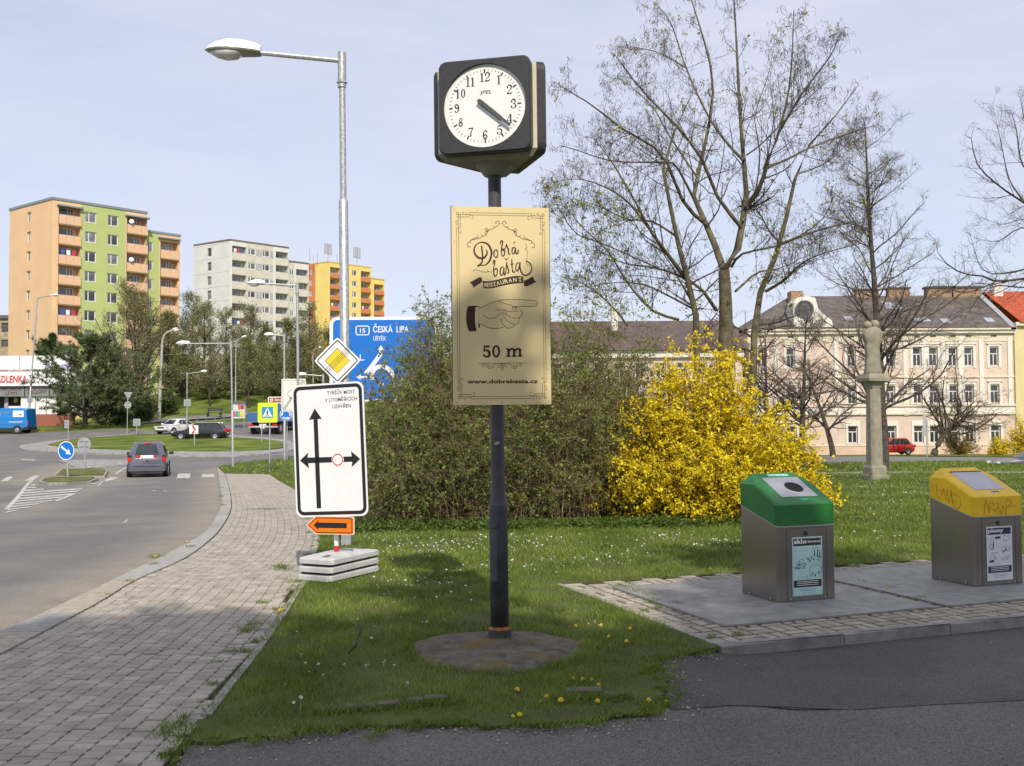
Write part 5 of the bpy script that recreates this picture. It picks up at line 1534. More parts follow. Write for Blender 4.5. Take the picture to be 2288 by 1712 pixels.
def street_lamp(label, base, top, arm_end, L, r0, r1, step_z=None, group='street lamps', bend=False, head_dir=None, polem=GALV, name='street_lamp', k=1.0, arm_r=None, double=False):
    t = thing(name, label, 'street lamp', base, group=group)
    tp = Vector(top) - Vector(base); ae = Vector(arm_end) - Vector(base)
    sz = step_z or tp.z * .45
    f = sz / tp.z
    MB().tube([(0, 0, -.3), (tp.x * f, tp.y * f, sz - .03), (tp.x * f, tp.y * f, sz)], [r0, r0, r1 * 1.05], 10).tube([(tp.x * f, tp.y * f, sz), (tp.x, tp.y, tp.z)], r1, 10).build('pole', polem, t, smooth=True, auto=40)
    ar = arm_r or r1 * .75
    arm = MB()
    if bend:
        d = ae - tp; pts = [tp, tp + Vector((d.x * .08, d.y * .08, d.z * .45)), tp + Vector((d.x * .35, d.y * .35, d.z * .8)), ae]
        arm.tube([tuple(p) for p in catmull([tuple(p) for p in pts], 5)], ar, 8)
    else:
        arm.tube([tp - Vector((0, 0, .06)), ae], ar, 8)
        arm.lathe([(r1 * 1.35, tp.z - .42), (r1 * 1.35, tp.z + .06), (0.001, tp.z + .07)], 12, c=(tp.x, tp.y)); arm.lathe([(r1 * 1.75, tp.z - .36), (r1 * 1.75, tp.z - .345)], 8, c=(tp.x, tp.y))
    arm.build('arm', polem, t, smooth=True, auto=40)
    dirv = head_dir or (ae - tp); dirv = Vector((dirv[0], dirv[1], max(.02, dirv[2]) if not bend else dirv[2] * .3))
    a, g, l_ = MB(), MB(), MB(); lamp_head(a, g, l_, ae, dirv, L, k)
    a.build('lamp_hood', LAMPW, t, smooth=True, auto=40); g.build('lamp_body', LAMPG, t, smooth=True); l_.build('lamp_glass', LAMPGL, t, smooth=True)
    if double:
        a, g, l_ = MB(), MB(), MB(); lamp_head(a, g, l_, ae + Vector((.35, -.6, -.2)), dirv, L, k)
        a.build('lamp_hood', LAMPW, t, smooth=True, auto=40); g.build('lamp_body', LAMPG, t, smooth=True); l_.build('lamp_glass', LAMPGL, t, smooth=True)
    return t
# the near one, carrying the diamond sign
lb = G(775, 1217)
lt = P(764, 127, lb.y)
la = P(583, 119, lb.y - .15)
LAMP = street_lamp('near galvanised street lamp with its arm to the left over the pavement', lb, lt, la, .72, .062, .042, step_z=(P(768, 445, lb.y).z - lb.z))
MB().box(-.063, .063, -.075, .06, -.1, .15).build('base_sleeve', mat('grey_paint', (.30, .31, .32), .6, var=.1), LAMP)
def far_lamp(label, bpx, tpx, apx, L, r, Y=None, **kw):
    b = G(*bpx) if Y is None else onground(bpx[0], Y)
    return street_lamp(label, b, P(*tpx, b.y), P(*apx, b.y), L, r * 1.35, r, **kw)
far_lamp('galvanised street lamp at the corner of the grass verge, left of the crossing sign', (521, 1043), (516, 765), (424, 768), .72, .045)
far_lamp('tall galvanised street lamp rising behind the zone sign', (668, 1073), (664, 635), (592, 634), .68, .05, Y=38)
far_lamp('street lamp on the verge that carries the zone sign and blue roundabout disc', (636, 1028), (635, 748), (611, 749), .55, .055)
far_lamp('slender lamp with a bent arm on the far bank, right of the corner lamp', (526, 893), (527, 775), (541, 755), .55, .05, Y=108, bend=True, polem=mat('lamp_concrete', (.40, .38, .34), .9, var=.1))
far_lamp('leaning grey lamp with a bent arm in front of the curtain shop', (62, 948), (83, 672), (114, 661), .75, .07, Y=93, bend=True)
far_lamp('tall concrete lamp post with two white heads by the bare trees', (355, 935), (362, 772), (386, 738), .55, .13, Y=104, bend=True, polem=MATS['lamp_concrete'], double=True)
far_lamp('short lamp with its arm to the right above the white saloon', (418, 942), (418, 834), (450, 831), .55, .045, Y=92)
far_lamp('small far lamp with a bent arm seen left of the diamond sign', (700, 880), (699, 790), (712, 778), .40, .055, Y=120, bend=True, polem=MATS['lamp_concrete'])
far_lamp('low lamp with a straight arm half hidden by the diamond sign', (722, 960), (722, 838), (684, 837.5), .55, .05, Y=62)

# ---------------- road signs
def sign_post(parent, h, r=.03, y=.04, z0=-.3, m=GALV, n=10):
    return MB().tube([(0, y, z0), (0, y, h)], r, n).build('post', m, parent, smooth=True, auto=40)
def plate(parent, poly, m=WHITES, back=SBACK, name='plate'):
    o = MB().prism(poly, -.002, .0).build(name, m, parent)
    MB().prism([(x * .995, z * .995) for x, z in poly], .0002, .004).build('plate_back', back, parent)
    return o
# diamond: end of priority road
ds = P(754, 806, lb.y - .09)
ps = thing('priority_sign', 'white diamond sign with a crossed-out yellow square, on the near lamp post', 'road sign', ds, rz=R(-4))
hd_ = .315
def diamond(r, k=.035):
    pts = []
    for a in (0, 90, 180, 270):
        c, s_ = math.cos(R(a)), math.sin(R(a))
        for t in (-1, -.5, 0, .5, 1):
            q = r - k * (1 - math.sqrt(max(0, 1 - 0 * t)))
            pts.append(((r - k * abs(t) * .9 - k * .35 * (1 - abs(t))) * c - k * t * .9 * s_, (r - k * abs(t) * .9 - k * .35 * (1 - abs(t))) * s_ + k * t * .9 * c))
    return pts
plate(ps, diamond(hd_))
p = Print(-.0035); p.stroke(diamond(hd_ * .865, .02), .014, smooth=False, closed=True)
q = .155; 
for k in (-.036, -.018, 0, .018, .036):
    c = .7071; p.stroke([(-.185 + k * c, -.185 - k * c), (.185 + k * c, .185 - k * c)], .0045, smooth=False)
p.stroke([(.165, 0), (0, .165), (-.165, 0), (0, -.165)], .006, smooth=False, closed=True)
p.build('black_print', BLACKS, ps)
Print(-.003).poly([(.163, 0), (0, .163), (-.163, 0), (0, -.163)]).build('yellow_field', YELS, ps)

# big blue direction sign behind the shrubs
by = 21.0
bc = P(857, 803, by)
bsn = thing('direction_sign', 'large blue direction sign for Česká Lípa half hidden by the shrubs', 'road sign', bc, rz=R(2))
k_ = by / 2245
bw, bh = 240 * k_, 191 * k_
plate(bsn, rrect(-bw / 2, bw / 2, -bh / 2, bh / 2, .16))
bx = lambda X_: ((720 + X_ / 7.628) - 857) * k_; bz = lambda Y_: (803 - (690 + Y_ / 7.628)) * k_
bp = Print(-.003).poly(rrect(-bw / 2 + .07, bw / 2 - .07, -bh / 2 + .06, bh / 2 - .065, .10)); bp.build('blue_field', BLUES, bsn)
bp = Print(-.0028); 
bp2 = Print(-.0045)
bp2.text('ČESKÁ  LÍPA', (bx(870), bz(400)), 110 * k_ / 7.628, .015, align='LEFT', fit=bx(1475) - bx(870)); bp2.text('ÚŠTĚK', (bx(870), bz(540)), 70 * k_ / 7.628, .01, align='LEFT', fit=bx(1090) - bx(870))
bp2.text('15', (bx(690), bz(405)), 75 * k_ / 7.628, .015, fit=bx(735) - bx(645)); bp2.text('ÚSTÍ N. L.', (bx(720), bz(880)), 108 * k_ / 7.628, .015, align='RIGHT', fit=bx(720) - bx(180))
bp2.stroke(rrect(bx(578), bx(800), bz(442), bz(292), .04), .020, smooth=False, closed=True)
ab = lambda pts: [(bx(a), bz(c)) for a, c in pts]
bp2.poly(ab([(1000, 620), (1058, 710), (1025, 700), (1025, 790), (965, 790), (975, 700), (945, 710)])); bp2.stroke(ab([(995, 770), (860, 960), (740, 1110)]), .085, smooth=False); 
bp2.stroke(ab([(855, 1210), (850, 1120), (900, 1020), (1000, 985), (1100, 1010), (1180, 1080), (1215, 1180)]), .085); bp2.poly(ab([(585, 1165), (665, 1115), (650, 1150), (800, 1150), (800, 1185), (650, 1185), (665, 1220)]))
bp2.stroke(ab([(960, 1310), (1000, 1280), (1045, 1300)]), .05)
bp2.build('lettering', WHITES, bsn)
for xx in (-bw * .33, bw * .42): MB().tube([(xx, .06, -bc.z - .8), (xx, .06, bh / 2 - .05)], .045, 10).build('post', GALV, bsn, smooth=True, auto=40)

# ---------------- the detour sign on its base plates
dy = 10.35
dq = [(650, 870), (812, 853.5), (824, 1148.5), (659, 1151)]
dcen = P(736.5, 1005, dy)
DW, DH = .82, 1.37
yawd = R(-17)
det = thing('detour_sign', 'white detour sign for the closed bridge with black arrows, leaning slightly', 'road sign', dcen, rot=(0, R(-2.5), yawd))
plate(det, rrect(-DW / 2, DW / 2, -DH / 2, DH / 2, .075))
qd = quadmap(*dq, DW, DH)
D_ = lambda pts: [qd(640 + x / 5.34, 850 + y / 5.34) for x, y in pts]
p = Print(-.0035)
p.stroke(rrect(-DW / 2 + .037, DW / 2 - .037, -DH / 2 + .037, DH / 2 - .037, .055), .036, smooth=False, closed=True)
ud = DW / 165 / 5.34
p.poly(D_([(346, 1505), (312, 480), (258, 490), (327, 358), (412, 474), (362, 478), (400, 1502)]))
p.poly(D_([(148, 955), (250, 862), (238, 920), (775, 900), (765, 838), (880, 928), (772, 1026), (782, 962), (246, 985), (256, 1045)]))
for s_, (cx, cy) in (('TYRŠŮV MOST', (645, 182)), ('V LITOMĚŘICÍCH', (645, 262)), ('UZAVŘEN', (652, 340))):
    c = D_([(cx, cy)])[0]; wpx = {'T': 350, 'V': 402, 'U': 235}[s_[0]]
    p.text(s_, (c[0], c[1]), 41 * ud, .004, fit=wpx * ud * .97)
p.build('black_print', BLACKS, det)
c = D_([(603, 940)])[0]
Print(-.0045).disc(c, 73 * ud).build('white_disc', WHITES, det)
Print(-.0055).ring(c, 66 * ud, 55 * ud, 1.0, 36).build('red_ring', REDS, det)
RWPOLE = mat('pole_red', (.60, .02, .02), .5, var=.04)
pz = -dcen.z
m = MB(); m.tube([(.01, .05, pz + .20), (.01, .05, DH / 2 - .1)], .024, 12); m.build('pole', WHITES, det, smooth=True, auto=40)
MB().tube([(.01, .05, pz + .22), (.01, .05, pz + .325)], .0255, 12).build('red_band', RWPOLE, det, smooth=True, auto=40)
# orange arrow plate
oc = P(738, 1174, dy - .05)
ar = MB()
loc = det.matrix_basis
det_m = Matrix.Translation(dcen) @ Euler((0, R(-2.5), yawd)).to_matrix().to_4x4()
ol = det_m.inverted() @ oc
aw, ah = .545, .185
op_ = [(-aw / 2 - .0, 0), (-aw / 2 + .105, -ah / 2), (aw / 2 - .015, -ah / 2), (aw / 2, -ah / 2 + .015), (aw / 2, ah / 2 - .015), (aw / 2 - .015, ah / 2), (-aw / 2 + .105, ah / 2)]
ap = MB().prism(op_, -.004, .0).build('arrow_plate', mat('plate_pale_edge', (.78, .70, .62), .4, var=.02), det, loc=ol, rot=(0, R(2.0), 0))
Print(-.005).poly([(x * .965, z * .93) for x, z in op_]).build('orange_field', ORAS, ap)
pa_ = Print(-.0062); pa_.poly([(-aw / 2 + .085, 0), (-aw / 2 + .145, -.052), (-aw / 2 + .138, -.027), (aw / 2 - .085, -.027), (aw / 2 - .085, .027), (-aw / 2 + .138, .027), (-aw / 2 + .145, .052)])
pa_.stroke([(x * .90, z * .80) for x, z in op_], .008, smooth=False, closed=True); pa_.build('black_print', BLACKS, ap)
# the three recycled-plastic foot plates, stacked
PLAST = mat('foot_plate_grey', (.50, .50, .49), .75, var=.10, vscale=10, bump=.35, bscale=60)
FOOTD = mat('foot_rubber', (.02, .02, .02), .8, var=.1)
e1 = G(668, 1300, .02); e2 = G(735, 1296, .02)
fa = R(63)
fl, fw_ = .88, .42
fc = G(738, 1272)
fc = Vector((-1.80, 10.47, 0))
for k, lab in enumerate(('grey plastic foot plate on the ground, lowest of the three under the detour sign', 'grey plastic foot plate in the middle of the stack under the detour sign', 'grey plastic foot plate with a label, topmost under the detour sign')):
    z = .012 + k * .083
    o = thing('foot_plate', lab, 'base plate', (fc.x + .004 * k, fc.y, fc.z + z), fa + R(.8 * k), group='stacked foot plates')
    m = MB(); cut = .07
    def octo(sx, sy, zz, c): return [(-sx + c, -sy, zz), (sx - c, -sy, zz), (sx, -sy + c, zz), (sx, sy - c, zz), (sx - c, sy, zz), (-sx + c, sy, zz), (-sx, sy - c, zz), (-sx, -sy + c, zz)]
    a, b_ = fl / 2, fw_ / 2
    m.loft([octo(a, b_, .004, .035), octo(a, b_, .048, .035), octo(a - .012, b_ - .012, .058, .035), octo(.14, .10, .088 if k == 2 else .078, .03)])
    m.build('body', PLAST, o)
    g = MB()
    for i in range(9):
        for s_ in (-1, 1): g.box(-a + .05 + i * (2 * a - .13) / 8, -a + .085 + i * (2 * a - .13) / 8, s_ * (b_ - .03) - .012, s_ * (b_ - .03) + .012, -.012, .02)
    for i in range(5):
        for s_ in (-1, 1): g.box(s_ * (a - .03) - .012, s_ * (a - .03) + .012, -b_ + .05 + i * (2 * b_ - .13) / 4, -b_ + .085 + i * (2 * b_ - .13) / 4, -.012, .02)
    g.box(-a + .06, a - .06, -b_ + .05, b_ - .05, -.012, .018)
    g.build('studs', FOOTD, o)
    if k == 2: MB().add([(-.36, -.10, .0685), (-.26, -.10, .0735), (-.26, -.03, .0785), (-.36, -.03, .0705)], [(0, 1, 2, 3)]).build('label_plate', mat('label_dark', (.14, .14, .14), .6, var=.3, vscale=60), o)

# ---------------- crossing sign, zone sign, roundabout disc, tourist sign
cg = G(602, 1055)
s_ = 2245 / cg.y
cs = thing('crossing_sign', 'pedestrian crossing sign with a fluorescent yellow surround on a thin post', 'road sign', cg)
hcz = P(594, 922, cg.y).z - cg.z; a_ = 44 / s_
plate(cs, [(x - .09, z + hcz) for x, z in rrect(-a_ / 2, a_ / 2, -a_ / 2, a_ / 2, .05)], mat('fluo_yellow', (.62, .80, .01), .5, var=.02, emit=None))
p = Print(-.004); c0 = (-.09 - .01, hcz + .0); hb = a_ * .29
p.rect(c0[0] - hb, c0[0] + hb, c0[1] - hb, c0[1] + hb); p.build('blue_field', mat('crossing_blue', (.03, .27, .60), .4, var=.03), cs)
p = Print(-.0055); p.poly([(c0[0] - hb * .88, c0[1] - hb * .78), (c0[0] + hb * .88, c0[1] - hb * .78), (c0[0], c0[1] + hb * .85)]); p.build('white_triangle', WHITES, cs)
p = Print(-.007); p.disc((c0[0], c0[1] + hb * .38), hb * .10, n=10); p.stroke([(c0[0], c0[1] + hb * .3), (c0[0] - .005, c0[1] - hb * .2)], hb * .2, smooth=False); p.stroke([(c0[0], c0[1] - hb * .15), (c0[0] + hb * .25, c0[1] - hb * .62)], hb * .12, smooth=False); p.stroke([(c0[0], c0[1] - hb * .15), (c0[0] - hb * .22, c0[1] - hb * .62)], hb * .12, smooth=False); p.stroke([(c0[0], c0[1] + hb * .2), (c0[0] + hb * .26, c0[1] - hb * .05)], hb * .08, smooth=False); p.stroke([(c0[0], c0[1] + hb * .2), (c0[0] - hb * .24, c0[1] - hb * .05)], hb * .08, smooth=False)
for q in (-.6, -.3, 0, .3, .6): p.rect(c0[0] + hb * (q - .07), c0[0] + hb * (q + .07), c0[1] - hb * .74, c0[1] - hb * .60)
p.build('walking_figure', BLACKS, cs)
sign_post(cs, hcz + a_ / 2 - .05, .035)
zb_ = G(636, 1028); zy = zb_.y - .12
s_ = 2245 / zy
zc_ = P(656, 883, zy)
zs = thing('zone_sign', 'white end-of-zone sign with a grey diagonal bar behind the detour sign', 'road sign', zc_)
zw, zh = 54 / s_, 73 / s_
plate(zs, rrect(-zw / 2, zw / 2, -zh / 2, zh / 2, .07), mat('sign_offwhite', (.78, .75, .68), .4, var=.02))
p = Print(-.004); p.stroke(rrect(-zw / 2 + .08, zw / 2 - .08, -zh / 2 + .08, zh / 2 - .08, .04), .022, smooth=False, closed=True); p.build('black_print', BLACKS, zs)
p = Print(-.004); p.stroke([(-zw / 2 + .14, -zh / 2 + .12), (zw / 2 - .14, zh / 2 - .12)], .16, smooth=False); p.ring((-.10, .05), .26, .20); p.build('grey_print', mat('sign_grey', (.42, .42, .42), .5, var=.03), zs)
p = Print(-.0045); p.text('ZÓNA', (0, zh / 2 - .42), .22, .01, fit=zw * .7); p.build('lettering', mat('sign_pale_grey', (.62, .62, .60), .5, var=.03), zs)
rc = P(639, 926, zy + .02)
rs = thing('roundabout_disc', 'blue roundabout disc with white arrows below the zone sign', 'road sign', rc)
rr0 = 13.5 / s_
plate(rs, [(rr0 * math.cos(2 * math.pi * k / 28), rr0 * math.sin(2 * math.pi * k / 28)) for k in range(28)])
Print(-.004).disc((0, 0), rr0 * .92).build('blue_field', BLUES, rs)
p = Print(-.0055)
for k in range(3):
    a0 = 90 + 120 * k
    p.stroke([(rr0 * .66 * math.cos(R(a0 + t)), rr0 * .66 * math.sin(R(a0 + t))) for t in (10, 30, 50, 70, 85)], rr0 * .17)
    e = (rr0 * .66 * math.cos(R(a0 + 85)), rr0 * .66 * math.sin(R(a0 + 85))); tn = R(a0 + 175)
    p.poly([(e[0] + rr0 * .3 * math.cos(tn), e[1] + rr0 * .3 * math.sin(tn)), (e[0] + rr0 * .22 * math.cos(tn + R(90)), e[1] + rr0 * .22 * math.sin(tn + R(90))), (e[0] - rr0 * .22 * math.cos(tn + R(90)), e[1] - rr0 * .22 * math.sin(tn + R(90)))])
p.build('white_arrows', WHITES, rs)
tc = P(622, 894, zy + .35)
ts = thing('tourist_sign', 'small brown tourist sign with white border above the crossing sign', 'road sign', tc)
tw, th = 46 / s_, 15 / s_
plate(ts, rrect(-tw / 2, tw / 2, -th / 2, th / 2, .05), WHITES)
Print(-.004).poly(rrect(-tw / 2 + .05, tw / 2 - .05, -th / 2 + .05, th / 2 - .05, .03)).build('brown_field', mat('sign_tourist_brown', (.30, .06, .015), .4, var=.03), ts)
p = Print(-.0055); p.text('Sběrný dvůr', (tw * .12, -.06), .15, .01, fit=tw * .62); p.ring((-tw * .33, 0), .09, .045, 1.0, 16); p.build('lettering', WHITES, ts)
MB().tube([(tw * .42, .05, -(tc.z - TZ(tc.x, tc.y)) - .3), (tw * .42, .05, th / 2)], .03, 8).build('post', GALV, ts)

# arrow disc and the backs of signs on the splitter island and beyond
ig = G(150, 1066)
s_ = 2245 / ig.y
ks = thing('keep_right_sign', 'blue disc with a white arrow on a leaning post on the splitter island', 'road sign', ig, rot=(0, R(-3.2), R(-14)))
hz_d = P(143, 1007, ig.y).z - ig.z; rd = 21.0 / s_
circ = lambda r, cx=0, cz=0, n=30: [(cx + r * math.cos(2 * math.pi * k / n), cz + r * math.sin(2 * math.pi * k / n)) for k in range(n)]
plate(ks, circ(rd, 0, hz_d))
Print(-.004).disc((0, hz_d), rd * .91).build('blue_field', BLUES, ks)
p = Print(-.0055); a = R(-38)
def rot2(pts, a, c): return [(c[0] + x * math.cos(a) - z * math.sin(a), c[1] + x * math.sin(a) + z * math.cos(a)) for x, z in pts]
p.poly(rot2([(-rd * .75, -rd * .11), (rd * .18, -rd * .11), (rd * .12, -rd * .34), (rd * .74, 0), (rd * .12, rd * .34), (rd * .18, rd * .11), (-rd * .75, rd * .11)], a, (0, hz_d))); p.build('white_arrow', WHITES, ks)
sign_post(ks, hz_d, .038, .045)
def sign_back(label, bpx, Y, parts, name='road_sign', r=.035, rz=0.0):
    b = G(*bpx) if Y is None else onground(bpx[0], Y)
    t = thing(name, label, 'road sign', b, rz)
    top = 0
    for kind, (px, py), size in parts:
        c = P(px, py, b.y); x, z = c.x - b.x, c.z - b.z; k = b.y / 2245
        top = max(top, z)
        if kind == 'disc': poly = circ(size * k / 2, x, z)
        if kind == 'tri': q = size * k / 2; poly = [(x, z - q * .95), (x + q, z + q * .8), (x - q, z + q * .8)]
        if kind == 'sq': q = size * k / 2; poly = rrect(x - q, x + q, z - q, z + q, q * .15)
        if kind == 'tall': q = size * k / 2; poly = rrect(x - q * .6, x + q * .6, z - q, z + q, q * .1)
        MB().prism(poly, .052, .058).build('plate', SBACK, t)
        ys_ = [pp[1] for pp in poly]; zz = (min(ys_), max(ys_)); w = size * k * .32
        cl = MB()
        for f in (.3, .7): cl.box(x - w, x + w, .035, .052, zz[0] + (zz[1] - zz[0]) * f - .02, zz[0] + (zz[1] - zz[0]) * f + .02)
        cl.build('bracket', mat('bracket_dark', (.16, .16, .17), .5, .4, var=.1), t)
    MB().tube([(0, .03, -.3), (0, .03, top + .15)], r, 8).build('post', GALV, t, smooth=True, auto=40)
    return t
sign_back('grey back of a round sign on the splitter island behind the blue arrow disc', (189, 1046), None, [('disc', (187, 993), 30)])
sign_back('small grey sign plate on a thin post on the roundabout, above the blue arrow disc', (152, 986), None, [('tall', (148.5, 948), 18)])
sign_back('grey backs of a triangle over a disc on one post before the dark bushes', (284, 967), None, [('tri', (286, 884), 19), ('disc', (285, 905), 16)])
sign_back('small square sign plate on a short post left of the white saloon', (305, 971), None, [('sq', (305, 944), 16)])
sign_back('grey square plate on the short lamp post above the white saloon', (418, 943), 91.7, [('sq', (418, 900), 15)])
sign_back('round grey sign back on the leaning lamp before the shop', (66, 948), 92.7, [('disc', (66.5, 894), 14)])
def chevron(label, bpx, cpx, w, rz=0, Y=None):
    b = G(*bpx) if Y is None else onground(bpx[0], Y)
    t = thing('chevron_sign', label, 'road sign', b, rz)
    k = b.y / 2245; c = P(*cpx, b.y); z = c.z - b.z; x = c.x - b.x; q = w * k / 2
    plate(t, [(x - q, z - q * .95), (x + q, z - q * .95), (x + q, z + q * .95), (x - q, z + q * .95)])
    p = Print(-.004); p.poly([(x - q * .55, z + q * .9), (x - q * .05, z + q * .9), (x + q * .5, z), (x - q * .05, z - q * .9), (x - q * .55, z - q * .9), (x, z)]); p.build('red_chevron', REDS, t)
    sign_post(t, z, .045, .03, n=8)
chevron('white plate with a red chevron on the roundabout in front of the black estate car', (434, 995), (433, 960), 20)
chevron('narrow red and white plate half hidden behind the crossing sign', (585, 988), (586, 952), 10, rz=R(35))

# thin post in the park, right
tp_ = onground(2070, 80)
t = thing('sign_post', 'plain thin grey post on the lawn beside the leaning dark tree', 'post', tp_)
MB().tube([(0, 0, -.3), (0, 0, P(2070, 936, 80).z - tp_.z)], .05, 8).build('post', GALV, t)
MB().box(-.28, -.06, -.02, .02, 1.6, 3.3).build('plate', SBACK, t)

# poster stand by the far pavement
ab_ = onground(534, 96)
s_ = 2245 / 96
t = thing('poster_stand', 'poster stand with coloured notices and dark cap on the far pavement', 'advertising stand', ab_, rz=R(-6))
hw = 13.5 / s_; z0, z1 = P(534, 935, 96).z - ab_.z, P(534, 902, 96).z - ab_.z
MB().box(-hw, hw, -.1, .25, z0, z1).build('board', mat('board_pale', (.62, .62, .62), .6, var=.08), t)
MB().box(-hw - .1, hw + .1, -.2, .35, z1, z1 + .2).build('cap', mat('cap_dark', (.12, .12, .13), .6, var=.1), t)
MB().box(-hw, -hw + .12, .0, .15, -.3, z0).box(hw - .12, hw, .0, .15, -.3, z0).build('leg', GREYRAIL, t)
zt_ = z1 - z0
for i, (a, b_, c, d, cc) in enumerate(((-.9, -.15, .55, .95, (.6, .6, .58)), (-.1, .25, .6, .95, (.6, .12, .03)), (.3, .9, .6, .92, (.45, .05, .06)), (-.9, -.5, .1, .48, (.5, .08, .12)), (-.45, -.1, .1, .48, (.06, .2, .25)), (-.05, .3, .08, .48, (.1, .42, .08)), (.35, .85, .08, .5, (.7, .5, .04)))):
    Print(-.105).rect(hw * a, hw * b_, z0 + zt_ * c, z0 + zt_ * d).build('poster', mat('poster_%d' % i, cc, .6, var=.25, vscale=4), t)

# bench and railing on the far bank
bb = onground(476, 104)
t = thing('bench', 'dark bench on the far grassy bank right of the short lamp', 'bench', bb, rz=R(-10))
DKM = mat('dark_metal', (.05, .05, .055), .6, var=.1)
for z, y in ((.45, 0), (.45, .15), (.45, .30)): MB().box(-.85, .85, y, y + .11, z, z + .04).build('slat', DKM, t)
for z in (.65, .82): MB().box(-.85, .85, .42, .46, z, z + .12).build('slat', DKM, t)
for x in (-.7, .7): MB().box(x - .04, x + .04, 0, .46, -.2, .45).box(x - .04, x + .04, .42, .48, .45, .95).build('leg', DKM, t)
ra, rb_ = onground(440, 96.5), onground(520, 99)
t = thing('railing', 'low grey railing along the far path behind the black estate car', 'railing', ra, math.atan2(rb_.y - ra.y, rb_.x - ra.x))
Lr = (rb_ - ra).xy.length; dzr_ = rb_.z - ra.z
for i in range(5):
    x = Lr * i / 4; MB().box(x - .03, x + .03, -.03, .03, dzr_ * i / 4 - .3, dzr_ * i / 4 + .95).build('rail_post', GREYRAIL, t)
for z in (.5, .9): MB().add([(0, -.03, z), (Lr, -.03, z + dzr_), (Lr, -.03, z + dzr_ + .06), (0, -.03, z + .06), (0, .03, z), (Lr, .03, z + dzr_), (Lr, .03, z + dzr_ + .06), (0, .03, z + .06)], [(0, 1, 2, 3), (5, 4, 7, 6), (3, 2, 6, 7), (4, 5, 1, 0)]).build('rail', GREYRAIL, t)

